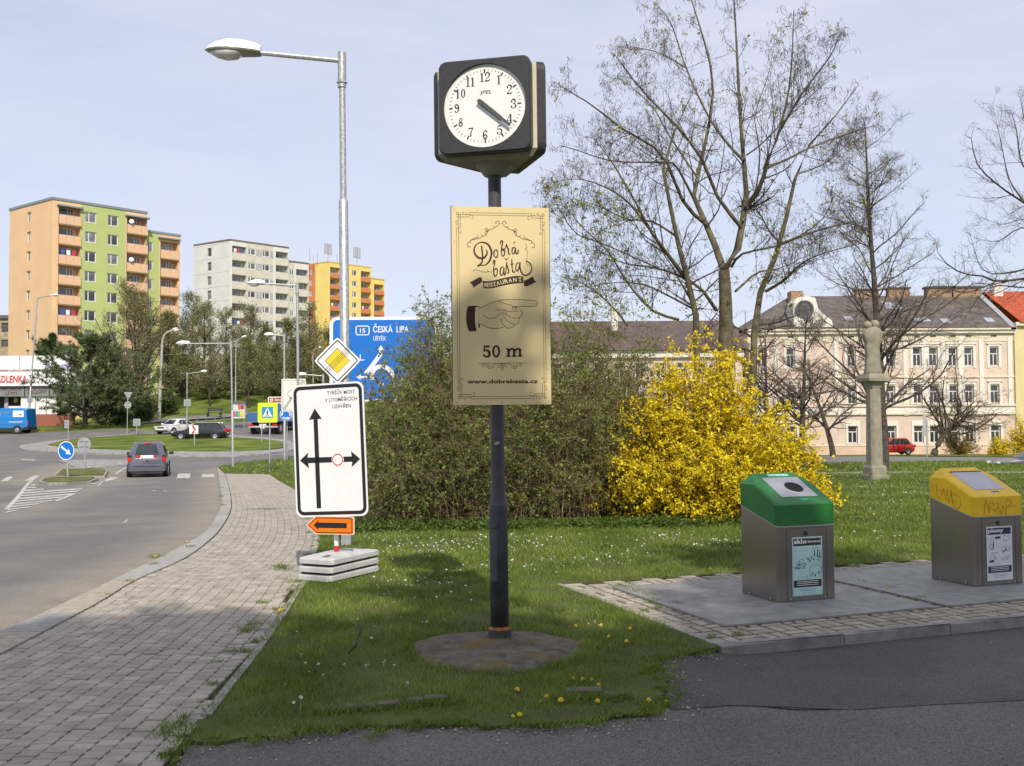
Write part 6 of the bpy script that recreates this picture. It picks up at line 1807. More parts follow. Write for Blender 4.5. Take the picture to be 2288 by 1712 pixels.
# ---------------- the waste containers
BRUSHED = mat('brushed_steel', (.30, .28, .255), .26, 1.0, var=.05, vscale=3, vec_scale=(60, 60, 1), bump=.012, bscale=20)
BRUSHED2 = mat('steel_plate', (.52, .51, .52), .42, .7, var=.08, vscale=6)
HOLE = mat('hole_black', (.006, .006, .006), .8, var=0)
def container(label, foot, rz, topm, letter, lab_col, bar_col, round_hole, graffiti=None):
    t = thing('waste_container', label, 'waste container', foot, rz, group='recycling containers')
    w, d = .612, .56
    zf, zr = .645, .80
    c = .02
    def ring(z_of_y, ins=0.0):
        pts = [(c + ins, ins), (w - c - ins, ins), (w - ins, c + ins), (w - ins, d - c - ins), (w - c - ins, d - ins), (c + ins, d - ins), (ins, d - c - ins), (ins, c + ins)]
        return [(x, y, z_of_y(y)) for x, y in pts]
    sl = lambda y: zf + (zr - zf) * min(1, y / d)
    MB().loft([ring(lambda y: 0.004), ring(sl)]).build('steel_body', BRUSHED, t)
    MB().loft([ring(lambda y: sl(y) + .001, -.004), ring(lambda y: sl(y) + .008, -.004)]).build('edge_strip', BRUSHED2, t)
    # coloured cover: wall, sloping face, hipped ridge at the back
    zt0, zflat, zrid = .845, 1.005, 1.085
    yk, yr = .335, .49
    b0 = ring(lambda y: sl(y) + .008, -.006)
    e = .022
    top = [(e, 0 - .006, zt0 - .012), (w - e, -.006, zt0 - .012), (w + .006, e, zt0 + .0), (w + .006, yk, zflat), (w + .006, d - e, zflat - .01), (w - e, d + .006, zflat - .012), (e, d + .006, zflat - .012), (-.006, d - e, zflat - .01), (-.006, yk, zflat), (-.006, e, zt0)]
    b0 = [(e, -.006, sl(0) + .008), (w - e, -.006, sl(0) + .008), (w + .006, e, sl(e) + .008), (w + .006, yk, sl(yk) + .008), (w + .006, d - e, sl(d) + .008), (w - e, d + .006, sl(d) + .008), (e, d + .006, sl(d) + .008), (-.006, d - e, sl(d) + .008), (-.006, yk, sl(yk) + .008), (-.006, e, sl(e) + .008)]
    m = MB()
    m.loft([b0, top], cap=False)
    ins = .013
    SL = (zrid - zt0) / (yr - .010)
    zs_ = lambda y: zt0 + SL * (y - .010)
    it = [(e + ins, .010, zt0), (w - e - ins, .010, zt0), (w - ins - .003, e + .014, zs_(e + .014)), (w - .012, yk, zs_(yk)), (w - .085, yr, zrid), (.085, yr, zrid), (.012, yk, zs_(yk)), (ins + .003, e + .014, zs_(e + .014))]
    top = [(x, y, (zs_(y) - .012 if .0 < y <= yk + .01 else z)) for x, y, z in top]
    for q in range(10): m.v[10 + q] = top[q]
    o = len(m.v); m.v += it
    I = lambda k: o + k
    m.f += [(10, 11, I(1), I(0)), (11, 12, I(2), I(1)), (12, 13, I(3), I(2)), (13, 14, I(3)), (14, I(4), I(3)), (14, 15, I(4)), (15, 16, I(5), I(4)), (16, 17, I(5)), (17, I(6), I(5)), (17, 18, I(6)), (18, 19, I(7), I(6)), (19, 10, I(0), I(7)), tuple(I(k) for k in range(8))]
    m.build('cover', topm, t)
    # filling plate on the slope
    y0, y1 = .10, .36
    a = math.atan2(zrid - zt0, yr - .010)
    hole = thing_dummy = None
    Ms = Matrix.Translation((0, .010, zt0)) @ Matrix.Rotation(a, 4, 'X')
    L_ = math.hypot(yr - .01, zrid - zt0)
    pm = MB(); x0, x1, v0, v1 = .135, .515, L_ * .20, L_ * .83
    pm.box(x0, x1, v0, v1, -.002, .004, Ms); fp = pm.build('filling_plate', BRUSHED2, t)
    if round_hole:
        hm = MB(); n = 28; cx, cv = (x0 + x1) / 2 + .035, (v0 + v1) / 2 - .015
        hm.add([tuple(Ms @ Vector((cx + .088 * math.cos(2 * math.pi * k / n), cv + .088 * math.sin(2 * math.pi * k / n), .0055))) for k in range(n)], [tuple(range(n))]); hm.build('round_hole', HOLE, fp)
        MB().add([tuple(Ms @ Vector((cx + r_ * math.cos(2 * math.pi * k / n), cv + r_ * math.sin(2 * math.pi * k / n), z))) for r_, z in ((.094, .004), (.088, .008)) for k in range(n)], [(k, (k + 1) % n, n + (k + 1) % n, n + k) for k in range(n)]).build('hole_rim', BRUSHED2, fp)
    else:
        MB().box(x0 - .006, x1 + .006, v1, v1 + .008, -.002, .008, Ms).build('hinge', HOLE, fp)
    st = MB().box(.23, .45, L_ * .885, L_ * .955, .0, .0015, Ms) if round_hole else MB().box(.27, .36, L_ * .06, L_ * .10, 0, .0015, Ms)
    st.build('sticker', mat('sticker_mint', (.30, .60, .47), .5, var=.3, vscale=40) if round_hole else mat('sticker_pale', (.72, .66, .45), .5, var=.3, vscale=40), t)
    MB().box(.30, .39, L_ * .09, L_ * .14, .0, .0015, Ms).build('sticker', mat('sticker_green', (.02, .36, .22), .5, var=.4, vscale=60) if round_hole else mat('sticker_dark', (.1, .1, .1), .5, var=.4, vscale=60), t)
    # door seams, lock, feet screws
    MB().box(.098, .102, -.0015, .001, .01, zf - .015).box(.512, .516, -.0015, .001, .01, zf - .015).box(.102, .512, -.0015, .001, zf - .018, zf - .014).build('door_seam', mat('seam_dark', (.05, .05, .05), .7, var=.1), t)
    MB().lathe([(.02, 0), (.02, .006), (.012, .008)], 16).build('lock', INK, t, loc=(.300, -.0, .585), rot=(R(90), 0, 0))
    for x, y in ((.13, -.004), (.49, -.004), (-.004, .1), (-.004, .42)): MB().lathe([(.009, 0), (.006, .006)], 8).build('bolt', GALV, t, loc=(x, y, .022), rot=(R(90) if y < 0 else 0, R(-90) if x < 0 else 0, 0))
    # information label
    lx0, lx1, lz0, lz1 = .152, .468, .045, .552
    LB = Print(-.003).rect(lx0, lx1, lz0, lz1).build('label', lab_col, t)
    if letter == 'sklo':
        Print(-.0036).stroke([(lx0 + .008, lz0 + .01), (lx1 - .008, lz0 + .01), (lx1 - .008, lz1 - .01), (lx0 + .008, lz1 - .01)], .002, smooth=False, closed=True).build('label_border', bar_col, LB)
    P1 = Print(-.0036); P1.rect(lx0 + .014, lx1 - .014, lz1 - .076, lz1 - .014); P1.rect(lx0 + .014, lx1 - .014, lz0 + .072, lz0 + .135); 
    lw = lx1 - lx0
    rs_ = random.Random(4 if letter == 'sklo' else 9)
    def bottle(cx, cz, h, tilt):
        pts = rot2([(-.17 * h, -.5 * h), (.17 * h, -.5 * h), (.17 * h, .1 * h), (.06 * h, .25 * h), (.06 * h, .5 * h), (-.06 * h, .5 * h), (-.06 * h, .25 * h), (-.17 * h, .1 * h)], tilt, (cx, cz))
        P1.stroke(pts, .0022, smooth=False, closed=True); P1.poly(rot2([(.07 * h, -.46 * h), (.15 * h, -.46 * h), (.15 * h, .08 * h), (.09 * h, .1 * h)], tilt, (cx, cz)))
    def shards(cx, cz, sp, n):
        for _ in range(n):
            x, z = cx + rs_.uniform(-sp, sp), cz + rs_.uniform(-sp * .35, sp * .35); a = rs_.uniform(0, 3); l_ = rs_.uniform(.008, .02)
            P1.poly(rot2([(-l_, 0), (0, -l_ * .35), (l_, 0), (0, l_ * .3)], a, (x, z)))
    if letter == 'sklo':
        bottle(lx0 + lw * .70, lz1 - .125, .09, .05); bottle(lx0 + lw * .80, lz1 - .128, .10, -.03); bottle(lx0 + lw * .88, lz1 - .135, .085, 0)
        shards(lx0 + lw * .72, lz1 - .19, .07, 14)
        P1.ring((lx0 + lw * .3, lz1 - .215), .026, .023); P1.ring((lx0 + lw * .22, lz1 - .24), .03, .027); shards(lx0 + lw * .28, lz1 - .255, .06, 16)
        P1.stroke([(lx0 + lw * .55, lz1 - .30), (lx0 + lw * .62, lz1 - .26), (lx0 + lw * .8, lz1 - .25), (lx0 + lw * .95, lz1 - .27), (lx0 + lw * .92, lz1 - .31), (lx0 + lw * .6, lz1 - .33), (lx0 + lw * .55, lz1 - .30)], .003); shards(lx0 + lw * .75, lz1 - .325, .05, 8)
        txt = [('barevné', None)]
        for x in (.48, .62, .76, .90): P1.stroke([(lx0 + lw * x - .006, lz0 + .155), (lx0 + lw * x + .006, lz0 + .155), (lx0 + lw * x, lz0 + .175)], .002, smooth=False, closed=True)
    else:
        bottle(lx0 + lw * .22, lz1 - .15, .12, -.08); P1.ring((lx0 + lw * .2, lz1 - .19), .026, .022); P1.rect(lx0 + lw * .33, lx0 + lw * .55, lz1 - .115, lz1 - .095)
        P1.stroke([(lx0 + lw * .65, lz1 - .13), (lx0 + lw * .7, lz1 - .085), (lx0 + lw * .8, lz1 - .10), (lx0 + lw * .88, lz1 - .085), (lx0 + lw * .9, lz1 - .12), (lx0 + lw * .75, lz1 - .14), (lx0 + lw * .65, lz1 - .13)], .003)
        P1.stroke([(lx0 + lw * .6, lz1 - .22), (lx0 + lw * .72, lz1 - .19), (lx0 + lw * .92, lz1 - .205), (lx0 + lw * .85, lz1 - .23), (lx0 + lw * .65, lz1 - .24)], .003); shards(lx0 + lw * .72, lz1 - .225, .05, 6)
        P1.stroke([(lx0 + lw * .1, lz1 - .33), (lx0 + lw * .15, lz1 - .29), (lx0 + lw * .2, lz1 - .25), (lx0 + lw * .45, lz1 - .25)], .003); P1.poly([(lx0 + lw * .08, lz1 - .335), (lx0 + lw * .28, lz1 - .335), (lx0 + lw * .26, lz1 - .31), (lx0 + lw * .1, lz1 - .32)]); bottle(lx0 + lw * .3, lz1 - .29, .05, .5)
        P1.ring((lx0 + lw * .62, lz1 - .31), .014, .011); P1.ring((lx0 + lw * .75, lz1 - .30), .016, .012); P1.stroke([(lx0 + lw * .8, lz1 - .32), (lx0 + lw * .9, lz1 - .27)], .005, smooth=False)
    P1.build('label_print', bar_col, LB)
    P2 = Print(-.0042)
    for i, (z, f0, f1) in enumerate(((.12, .05, .5), (.235, .55, .9), (.345, .08, .5), (.36, .3, .6), (.375, .1, .45))):
        P2.stroke([(lx0 + lw * f0, lz1 - z), (lx0 + lw * f1, lz1 - z)], .0022, smooth=False)
    for i, z in enumerate((.055, .042, .026)): P2.stroke([(lx0 + lw * (.2 + .05 * i), lz0 + z), (lx0 + lw * (.8 - .04 * i), lz0 + z)], .004, smooth=False)
    P2.build('small_print', mat('print_grey', (.22, .30, .32), .6, var=.1), LB)
    P3 = Print(-.0042)
    if letter == 'sklo':
        P3.text('sklo', (lx0 + .020, lz1 - .056), .040, .03, align='LEFT', fit=.135); P3.build('lettering', WHITES, LB); P3 = Print(-.0042); P3.text('barevné', (lx1 - .020, lz1 - .050), .020, .02, align='RIGHT', fit=.130)
    else:
        P3.text('plasty', (lx0 + .020, lz1 - .054), .036, .03, align='LEFT', fit=.19)
    P3.build('lettering', WHITES, LB)
    P3 = Print(-.0042)
    for z in (.122, .107, .091): P3.stroke([(lx0 + lw * .15, lz0 + z), (lx1 - lw * .15, lz0 + z)], .005, smooth=False)
    o = P3.build('print_lines', WHITES, LB); o['kind'] = 'stuff'
    if graffiti:
        for (fn, strokes) in graffiti:
            mb = MB()
            for s_ in strokes:
                pr_ = Print(0); pr_.stroke(s_, .0045, k=4); mb.add([fn(x, z) for x, _, z in pr_.mb.v], pr_.mb.f)
            mb.build('graffiti', mat('marker_ink', (.30, .14, .015), .7, var=.2), t)
    return t
b1 = G(1738, 1352)
rz_bin = math.atan2(pu.y, pu.x)
GREENC = mat('cover_green', (.020, .160, .030), .42, var=.08, vscale=5, spec=.4, bump=.05, bscale=200)
YELC = mat('cover_yellow', (.88, .55, .008), .42, var=.06, vscale=5, spec=.4, bump=.05, bscale=200)
container('steel waste container with a green cover and a round hole for coloured glass', (b1.x, b1.y, .018), rz_bin, GREENC, 'sklo', mat('label_mint', (.50, .74, .71), .4, var=.02), INK, True)
b2 = G(2178, 1316)
def side_fn(x, z): return (-.0075, .56 - x, z)
def front_fn(x, z): return (x, -.0075, z)
g_side = [[(.06, .93), (.07, .86)], [(.11, .93), (.12, .83), (.17, .80)], [(.12, .87), (.19, .88), (.16, .83)], [(.19, .82), (.21, .90), (.23, .78), (.25, .90), (.27, .76), (.30, .88)], [(.30, .90), (.32, .76), (.30, .84), (.36, .86)], [(.34, .84), (.40, .83), (.42, .76), (.37, .71), (.33, .75), (.36, .80)]]
g_front = [[(.13, .68), (.15, .80), (.19, .70)], [(.19, .68), (.20, .78), (.25, .76), (.20, .73), (.27, .70)], [(.24, .76), (.31, .77), (.25, .69)], [(.28, .68), (.31, .74), (.34, .66), (.36, .75), (.39, .66)], [(.40, .66), (.41, .80), (.47, .77), (.41, .73), (.52, .74)]]
container('steel waste container with a yellow cover and flap for plastics, marked with graffiti', (b2.x, b2.y, .018), rz_bin, YELC, 'plasty', mat('label_white', (.74, .76, .78), .4, var=.02), mat('label_navy', (.018, .022, .07), .5, var=.05), False, [(side_fn, g_side), (front_fn, g_front)])

# ---------------- the statue column in the park
sb = G(1955, 1071)
s_ = 2245 / sb.y
STONE = mat('weathered_stone', (.44, .40, .31), .95, var=.25, vscale=4, col2=(.24, .225, .165), bump=.6, bscale=18, spec=.15)
t = thing('statue_column', 'weathered stone column topped by a worn draped figure on the lawn', 'monument', sb, rz=R(14))
zz = lambda py: P(1955, py, sb.y).z - sb.z
wq = lambda px: px / s_ / 2
def sq(w, z, c=.06): 
    k = w * c * 2
    return [(-w + k, -w, z), (w - k, -w, z), (w, -w + k, z), (w, w - k, z), (w - k, w, z), (-w + k, w, z), (-w, w - k, z), (-w, -w + k, z)]
MB().loft([sq(wq(46), -.3), sq(wq(46), zz(1062)), sq(wq(44), zz(1061))]).build('step', STONE, t)
MB().loft([sq(wq(38), zz(1063)), sq(wq(38), zz(1044)), sq(wq(34), zz(1041)), sq(wq(33), zz(1039))]).build('plinth', STONE, t)
MB().loft([sq(wq(30), zz(1041), .16), sq(wq(30), zz(1030), .18), sq(wq(26), zz(868), .2), sq(wq(26), zz(866), .2)]).build('shaft', STONE, t)
MB().loft([sq(wq(27), zz(867), .1), sq(wq(33), zz(857), .1), sq(wq(36), zz(855), .05), sq(wq(53), zz(852.5), .04), sq(wq(54), zz(846), .04), sq(wq(47), zz(836), .04)]).build('capital', STONE, t)
rings = []
n = 32
for py, w, d in ((838, 42, 29), (828, 38, 26), (815, 34, 24), (795, 33, 23), (775, 35, 24), (767, 37, 25), (761, 46, 29), (748, 49, 31), (740, 46, 29), (734, 33, 24), (730, 18, 14)):
    rg = []
    for k in range(n):
        a = 2 * math.pi * k / n
        fold = 1 + (.07 * math.sin(9 * a + py * .05) + .05 * math.sin(5 * a + 2)) * (1 if py > 760 else .45)
        rg.append((wq(w) * fold * math.cos(a) + (0.02 * math.sin(py * .2)), wq(d) * fold * math.sin(a), zz(py)))
    rings.append(rg)
MB().loft(rings).build('draped_figure', STONE, t, smooth=True)
kn = MB()
for px, py, r_ in ((-11, 727, 9.5), (7, 725, 10.5)):
    prof = [(r_ / s_ * math.sin(math.pi * q / 8) * (1 + .06 * math.sin(q * 3)), zz(py) - r_ / s_ * math.cos(math.pi * q / 8)) for q in range(9)]
    prof[0] = (.002, prof[0][1]); prof[-1] = (.002, prof[-1][1])
    kn.lathe(prof, 12, c=(px / s_, 0))
kn.build('stone_knobs', STONE, t, smooth=True)
# ================================================================ vehicles
TYRE = mat('tyre', (.018, .018, .018), .85, var=.1)
RIM = mat('rim_alloy', (.45, .45, .46), .35, .8, var=.05)
CGLASS = mat('car_glass', (.018, .024, .026), .04, var=.3, vscale=2, spec=.9)
TAIL = mat('tail_light', (.55, .015, .01), .15, var=.1, spec=.7)
HEADL = mat('head_light', (.62, .64, .66), .12, var=.05, spec=.8)
PLATEW = mat('number_plate', (.78, .78, .78), .5, var=.02)
DARKTRIM = mat('dark_trim', (.022, .022, .024), .6, var=.1)
def car_paint(n, c): return mat(n, c, .22, .15, var=.03, coat=.6, spec=.5)
def car(name, label, cat, loc, heading, L, Wd, Hh, paint, shoulder, zb, st, gh, roof_hw, wheel_r, wheels_x, side_split=(.0, .36, .68, 1.0), rear='hatch', k=1.0):
    """x forward; st: stations (x/L, top/H, halfwidth factor); gh: (rear glass base, roof rear, roof front, windscreen base) as x/L"""
    t = thing(name, label, cat, loc, heading)
    hw = Wd / 2; rings = []
    for fx, ft, fw_ in st:
        x = (fx - .5) * L; zt_ = ft * Hh; w = hw * fw_; zb2 = zb + (.10 if fx < .03 or fx > .97 else 0)
        half = [(w * .82, zb2), (w * .97, zb2 + .10), (w, zb2 + (zt_ - zb2) * .45), (w * .985, zt_ - .16), (w * .93, zt_ - .03), (w * .5, zt_ + .015)]
        rings.append([(x, a, z) for a, z in half] + [(x, -a, z) for a, z in reversed(half)])
    MB().loft(rings).build('body', paint, t, smooth=True, auto=38)
    zs = shoulder * Hh; a, b, c, d = [(q - .5) * L for q in gh]
    hb, hr = hw * .93, hw * roof_hw
    def ring(x0, x1, w, z, cr):
        return [(x0 + cr, -w, z), (x1 - cr, -w, z), (x1, -w + cr, z), (x1 + .03, 0, z), (x1, w - cr, z), (x1 - cr, w, z), (x0 + cr, w, z), (x0, w - cr, z), (x0 - .03, 0, z), (x0, -w + cr, z)]
    MB().loft([ring(a - .02, d + .02, hb + .01, zs - .06, .10), ring(b, c, hr, Hh - .075, .10), ring(b + .07, c - .10, hr - .09, Hh - .015, .10), ring(b + .3, c - .3, hr - .3, Hh, .1)]).build('cabin', paint, t, smooth=True, auto=38)
    z1 = Hh - .10; z0 = zs + .01
    f0 = (z0 - (zs - .06)) / (Hh - .075 - (zs - .06)); f1 = (z1 - (zs - .06)) / (Hh - .075 - (zs - .06))
    lx = lambda u0, u1, f: u0 + (u1 - u0) * f
    def wid(f): return hb + .01 + (hr - hb - .01) * f
    # side windows
    for s_ in (-1, 1):
        for i in range(len(side_split) - 1):
            p0, p1 = side_split[i] + .015, side_split[i + 1] - .015
            q = []
            for f, z, ff in ((f0, z0, p0), (f0, z0, p1), (f1, z1, p1), (f1, z1, p0)):
                xa, xd = lx(a - .02, b, f) + .16, lx(d + .02, c, f) - .16
                q.append((xa + (xd - xa) * ff, s_ * (wid(f) + .006), z))
            MB().add(q, [(0, 1, 2, 3) if s_ < 0 else (3, 2, 1, 0)]).build('side_window', CGLASS, t)
    for u0, u1, sgn, nm in ((a - .02, b, -1, 'rear_window'), (d + .02, c, 1, 'windscreen')):
        if nm == 'rear_window' and rear == 'none': continue
        q = []
        n = 5
        top, bot = [], []
        for i in range(n):
            tt = -1 + 2 * i / (n - 1)
            for f, z, lst, ins in ((f0 + .04, z0 + .03, bot, .10), (f1, z1, top, .10)):
                bow = .03 * (1 - tt * tt) + .012 - (.0 if abs(tt) < .95 else .035)
                lst.append((lx(u0, u1, f) + sgn * bow, tt * (wid(f) - ins), z))
        vs = bot + top; fs = [(i, i + 1, n + i + 1, n + i) if sgn > 0 else (i + 1, i, n + i, n + i + 1) for i in range(n - 1)]
        MB().add(vs, fs).build(nm, CGLASS, t)
    for fx in wheels_x:
        x = (fx - .5) * L
        for s_ in (-1, 1):
            MB().lathe([(wheel_r * 1.13, -.01), (wheel_r * 1.13, .012)], 20).build('wheel_arch', DARKTRIM, t, loc=(x, s_ * (hw * .985), wheel_r * 1.03), rot=(R(90), 0, 0))
            w = MB().lathe([(wheel_r * .62, -.11), (wheel_r * .93, -.11), (wheel_r, -.08), (wheel_r, .08), (wheel_r * .93, .11), (wheel_r * .62, .11)], 22).build('wheel', TYRE, t, loc=(x, s_ * (hw - .085), wheel_r), rot=(R(90), 0, 0), smooth=True, auto=35)
            MB().lathe([(wheel_r * .62, 0), (wheel_r * .55, -.02 * s_), (wheel_r * .18, -.0), (.001, -.015 * s_)], 16).build('rim', RIM, w, loc=(0, 0, -.112 * s_))
    return t
def lights(t, L, Wd, z, front, w=.28, h=.14, y=.66, m=None, x_in=.0, d=.05):
    x = (L / 2 - x_in) * (1 if front else -1)
    for s_ in (-1, 1):
        MB().bbox(x - d, x + d, s_ * Wd / 2 * y - w / 2, s_ * Wd / 2 * y + w / 2, z - h / 2, z + h / 2, .02).build('headlight' if front else 'tail_light', m or (HEADL if front else TAIL), t)
def mirrors(t, x, hw, z, m):
    for s_ in (-1, 1): MB().bbox(x - .06, x + .06, s_ * (hw + .09) - .10, s_ * (hw + .09) + .10, z - .07, z + .07, .03).build('wing_mirror', m, t)

# the grey-violet people carrier seen from behind
c = G(328, 1067, -.09)
LIL = car_paint('paint_greyviolet', (.11, .11, .145))
L_, W_, H_ = 4.0, 1.66, 1.56
fwd = R(90 + 17)
cc = Vector((c.x, c.y, 0)) + Vector((math.cos(fwd), math.sin(fwd), 0)) * (L_ / 2)
CZ = lambda x, y: TZ(x, y) - .09
t = car('people_carrier', 'grey-violet people carrier driving away on the near road', 'car', (cc.x, cc.y, CZ(cc.x, cc.y)), fwd, L_, W_, H_, LIL, .615, .24,
        [(0, .54, .80), (.012, .58, .90), (.04, .62, .96), (.2, .62, 1), (.7, .615, 1), (.82, .57, .98), (.94, .47, .93), (.985, .40, .82), (1, .34, .70)], (.025, .10, .56, .86), .70, .30, (.17, .80))
t.rotation_euler = (0, -math.atan2(CZ(cc.x + math.cos(fwd), cc.y + math.sin(fwd)) - CZ(cc.x, cc.y), 1), fwd)
xr = -L_ / 2
for s_ in (-1, 1):
    MB().bbox(xr - .015, xr + .16, s_ * .70 - .10, s_ * .70 + .10, .74, .90, .03).build('tail_light', TAIL, t); MB().bbox(xr - .005, xr + .14, s_ * .715 - .085, s_ * .715 + .085, .90, 1.0, .03).build('lamp_cluster', DARKTRIM, t)
    MB().bbox(xr - .012, xr + .03, s_ * .34 - .05, s_ * .34 + .05, .86, 1.0, .015).build('red_reflector', TAIL, t)
MB().bbox(xr - .02, xr + .03, -.27, .27, .865, .985, .01).build('number_plate', PLATEW, t)
MB().bbox(xr - .055, xr + .10, -.76, .76, .30, .60, .05).build('bumper', LIL, t)
MB().box(xr - .062, xr - .04, -.50, .50, .50, .53).build('bumper_strip', DARKTRIM, t)
MB().box(xr - .03, xr + .3, -.66, .66, .20, .30).build('underside', DARKTRIM, t)
MB().bbox(xr + .33, xr + .42, -.13, .13, H_ - .075, H_ - .015, .02).build('brake_light', mat('brake_red', (.55, .06, .08), .3, var=.1), t)
MB().bbox(xr - .01, xr + .03, -.07, .07, .72, .77, .02).build('handle', DARKTRIM, t)
MB().tube([(xr - .12, .02, .32), (xr + .1, .02, .30)], .025, 8).build('tow_bar', DARKTRIM, t)
mirrors(t, L_ * .5 * .42, W_ / 2, .98, DARKTRIM)

# white saloon
c = G(395, 970, -.09); s_ = 2245 / c.y
hd_ = R(-112)
L_, W_, H_ = 4.3, 1.68, 1.42
t = car('saloon_car', 'white saloon car turning on the far side of the roundabout', 'car', (c.x, c.y, CZ(c.x, c.y)), hd_, L_, W_, H_, car_paint('paint_white', (.74, .74, .72)), .62, .22,
        [(0, .56, .8), (.02, .62, .9), (.08, .645, .97), (.25, .62, 1), (.62, .61, 1), (.72, .585, .99), (.9, .53, .94), (.975, .46, .84), (1, .38, .74)], (.12, .33, .60, .78), .72, .30, (.19, .81))
lights(t, L_, W_, .66, True, .36, .14, .68, x_in=.10, d=.08); MB().bbox(L_ / 2 - .08, L_ / 2 + .01, -.36, .36, .52, .66, .02).build('grille', DARKTRIM, t)
MB().bbox(L_ / 2 - .10, L_ / 2 + .03, -.66, .66, .24, .36, .03).build('air_intake', DARKTRIM, t); MB().bbox(L_ / 2 - .02, L_ / 2 + .02, -.26, .26, .40, .50, .01).build('number_plate', PLATEW, t); lights(t, L_, W_, .78, False)
mirrors(t, L_ * .20, W_ / 2, .95, MATS['paint_white'])
# black estate
c = G(448, 983, -.09)
t = car('estate_car', 'black estate car behind the red chevron plate on the roundabout', 'car', (c.x, c.y - .0, CZ(c.x, c.y)), R(180 + 3), 4.5, 1.72, 1.42, car_paint('paint_black', (.008, .008, .012)), .62, .22,
        [(0, .55, .82), (.015, .60, .92), (.05, .63, .97), (.25, .63, 1), (.62, .62, 1), (.72, .59, .99), (.9, .53, .94), (.975, .46, .84), (1, .38, .74)], (.03, .13, .58, .75), .72, .31, (.19, .81), side_split=(0, .24, .5, .76, 1.0))
lights(t, 4.5, 1.72, .80, False, .22, .26, .84, d=.09); lights(t, 4.5, 1.72, .66, True, .34, .14, .7, x_in=.1)
MB().bbox(-2.28, -2.2, -.26, .26, .52, .62, .01).build('number_plate', PLATEW, t)
for s in (-1, 1): MB().tube([(-1.7, s * .55, 1.40), (-1.6, s * .55, 1.46), (.2, s * .55, 1.46), (.3, s * .55, 1.40)], .02, 6).build('roof_rail', RIM, t)

# blue tipper truck from behind
c = G(592, 971, -.09); s_ = 2245 / c.y
TB = car_paint('paint_truck_blue', (.035, .13, .36))
k = 72 / s_ / 2.4
t = thing('tipper_truck', 'small blue tipper truck driving away beyond the crossing sign', 'truck', (c.x, c.y, CZ(c.x, c.y)), R(90 - 8))
W2 = 1.2 * k
MB().box(-.2, 4.6 * k, -.42 * k, .42 * k, .55 * k, .85 * k).build('chassis', DARKTRIM, t)
for x in (.35, 3.7):
    for s in (-1, 1):
        for o_ in ((.78, 1.02) if x < 1 else (1.0,)):
            w = MB().lathe([(.26 * k, -.11), (.43 * k, -.11), (.46 * k, -.08), (.46 * k, .08), (.43 * k, .11), (.26 * k, .11)], 18).build('wheel', TYRE, t, loc=(x * k, s * o_ * k, .46 * k), rot=(R(90), 0, 0)); MB().lathe([(.26 * k, 0), (.1 * k, -.03), (.001, -.03)], 12).build('rim', RIM, w, loc=(0, 0, .112))
bed = MB(); bed.box(-.4 * k, 3.0 * k, -W2, W2, .98 * k, 1.08 * k).box(-.4 * k, 3.0 * k, -W2, -W2 + .06, 1.08 * k, 1.62 * k).box(-.4 * k, 3.0 * k, W2 - .06, W2, 1.08 * k, 1.62 * k).box(-.4 * k, -.34 * k, -W2 + .06, W2 - .06, 1.08 * k, 1.60 * k).box(2.94 * k, 3.0 * k, -W2 + .06, W2 - .06, 1.08 * k, 2.2 * k)
bed.build('tipper_bed', TB, t)
MB().box(3.1 * k, 4.7 * k, -1.0 * k, 1.0 * k, .7 * k, 2.15 * k).add([(3.15 * k, -.95 * k, 2.15 * k), (4.5 * k, -.95 * k, 2.15 * k), (4.5 * k, .95 * k, 2.15 * k), (3.15 * k, .95 * k, 2.15 * k), (3.25 * k, -.85 * k, 2.45 * k), (4.3 * k, -.85 * k, 2.45 * k), (4.3 * k, .85 * k, 2.45 * k), (3.25 * k, .85 * k, 2.45 * k)], [(0, 1, 5, 4), (1, 2, 6, 5), (2, 3, 7, 6), (3, 0, 4, 7), (4, 5, 6, 7)]).build('cab', TB, t)
MB().add([(3.085 * k, -.7 * k, 1.5 * k), (3.085 * k, .7 * k, 1.5 * k), (3.085 * k, .7 * k, 2.05 * k), (3.085 * k, -.7 * k, 2.05 * k)], [(1, 0, 3, 2)]).build('rear_window', CGLASS, t)
MB().tube([(3.03 * k, .95 * k, 1.0 * k), (3.03 * k, .95 * k, 2.75 * k)], .06 * k, 8).tube([(3.03 * k, -.05 * k, 1.0 * k), (3.03 * k, -.05 * k, 2.75 * k)], .06 * k, 8).box(2.93 * k, 3.07 * k, -.1 * k, 1.0 * k, 2.55 * k, 2.8 * k).build('load_rack', mat('rack_grey', (.35, .36, .36), .5, .4, var=.1), t)
MB().bbox(-.42 * k, -.2 * k, -1.1 * k, 1.1 * k, .52 * k, .64 * k, .02).build('bumper', mat('bumper_pale', (.45, .45, .45), .6, var=.1), t)
for s in (-1, 1): MB().bbox(-.46 * k, -.38 * k, s * .92 * k - .17 * k, s * .92 * k + .17 * k, .64 * k, .78 * k, .02).build('tail_light', TAIL, t)
MB().bbox(-.45 * k, -.38 * k, -.26 * k, .26 * k, .66 * k, .78 * k, .01).build('number_plate', PLATEW, t)

# blue delivery van, side on, at the left edge
c = G(30, 970, -.09); s_ = 2245 / c.y
VB = car_paint('paint_van_blue', (.004, .19, .52))
Lv, Wv = 5.0, 1.85; k = (58 / s_) / 2.25
t = thing('delivery_van', 'blue delivery van with white square notices, at the left edge of the road', 'van', (onground(62, c.y).x, c.y + .8, CZ(c.x, c.y)), R(180), rot=None)
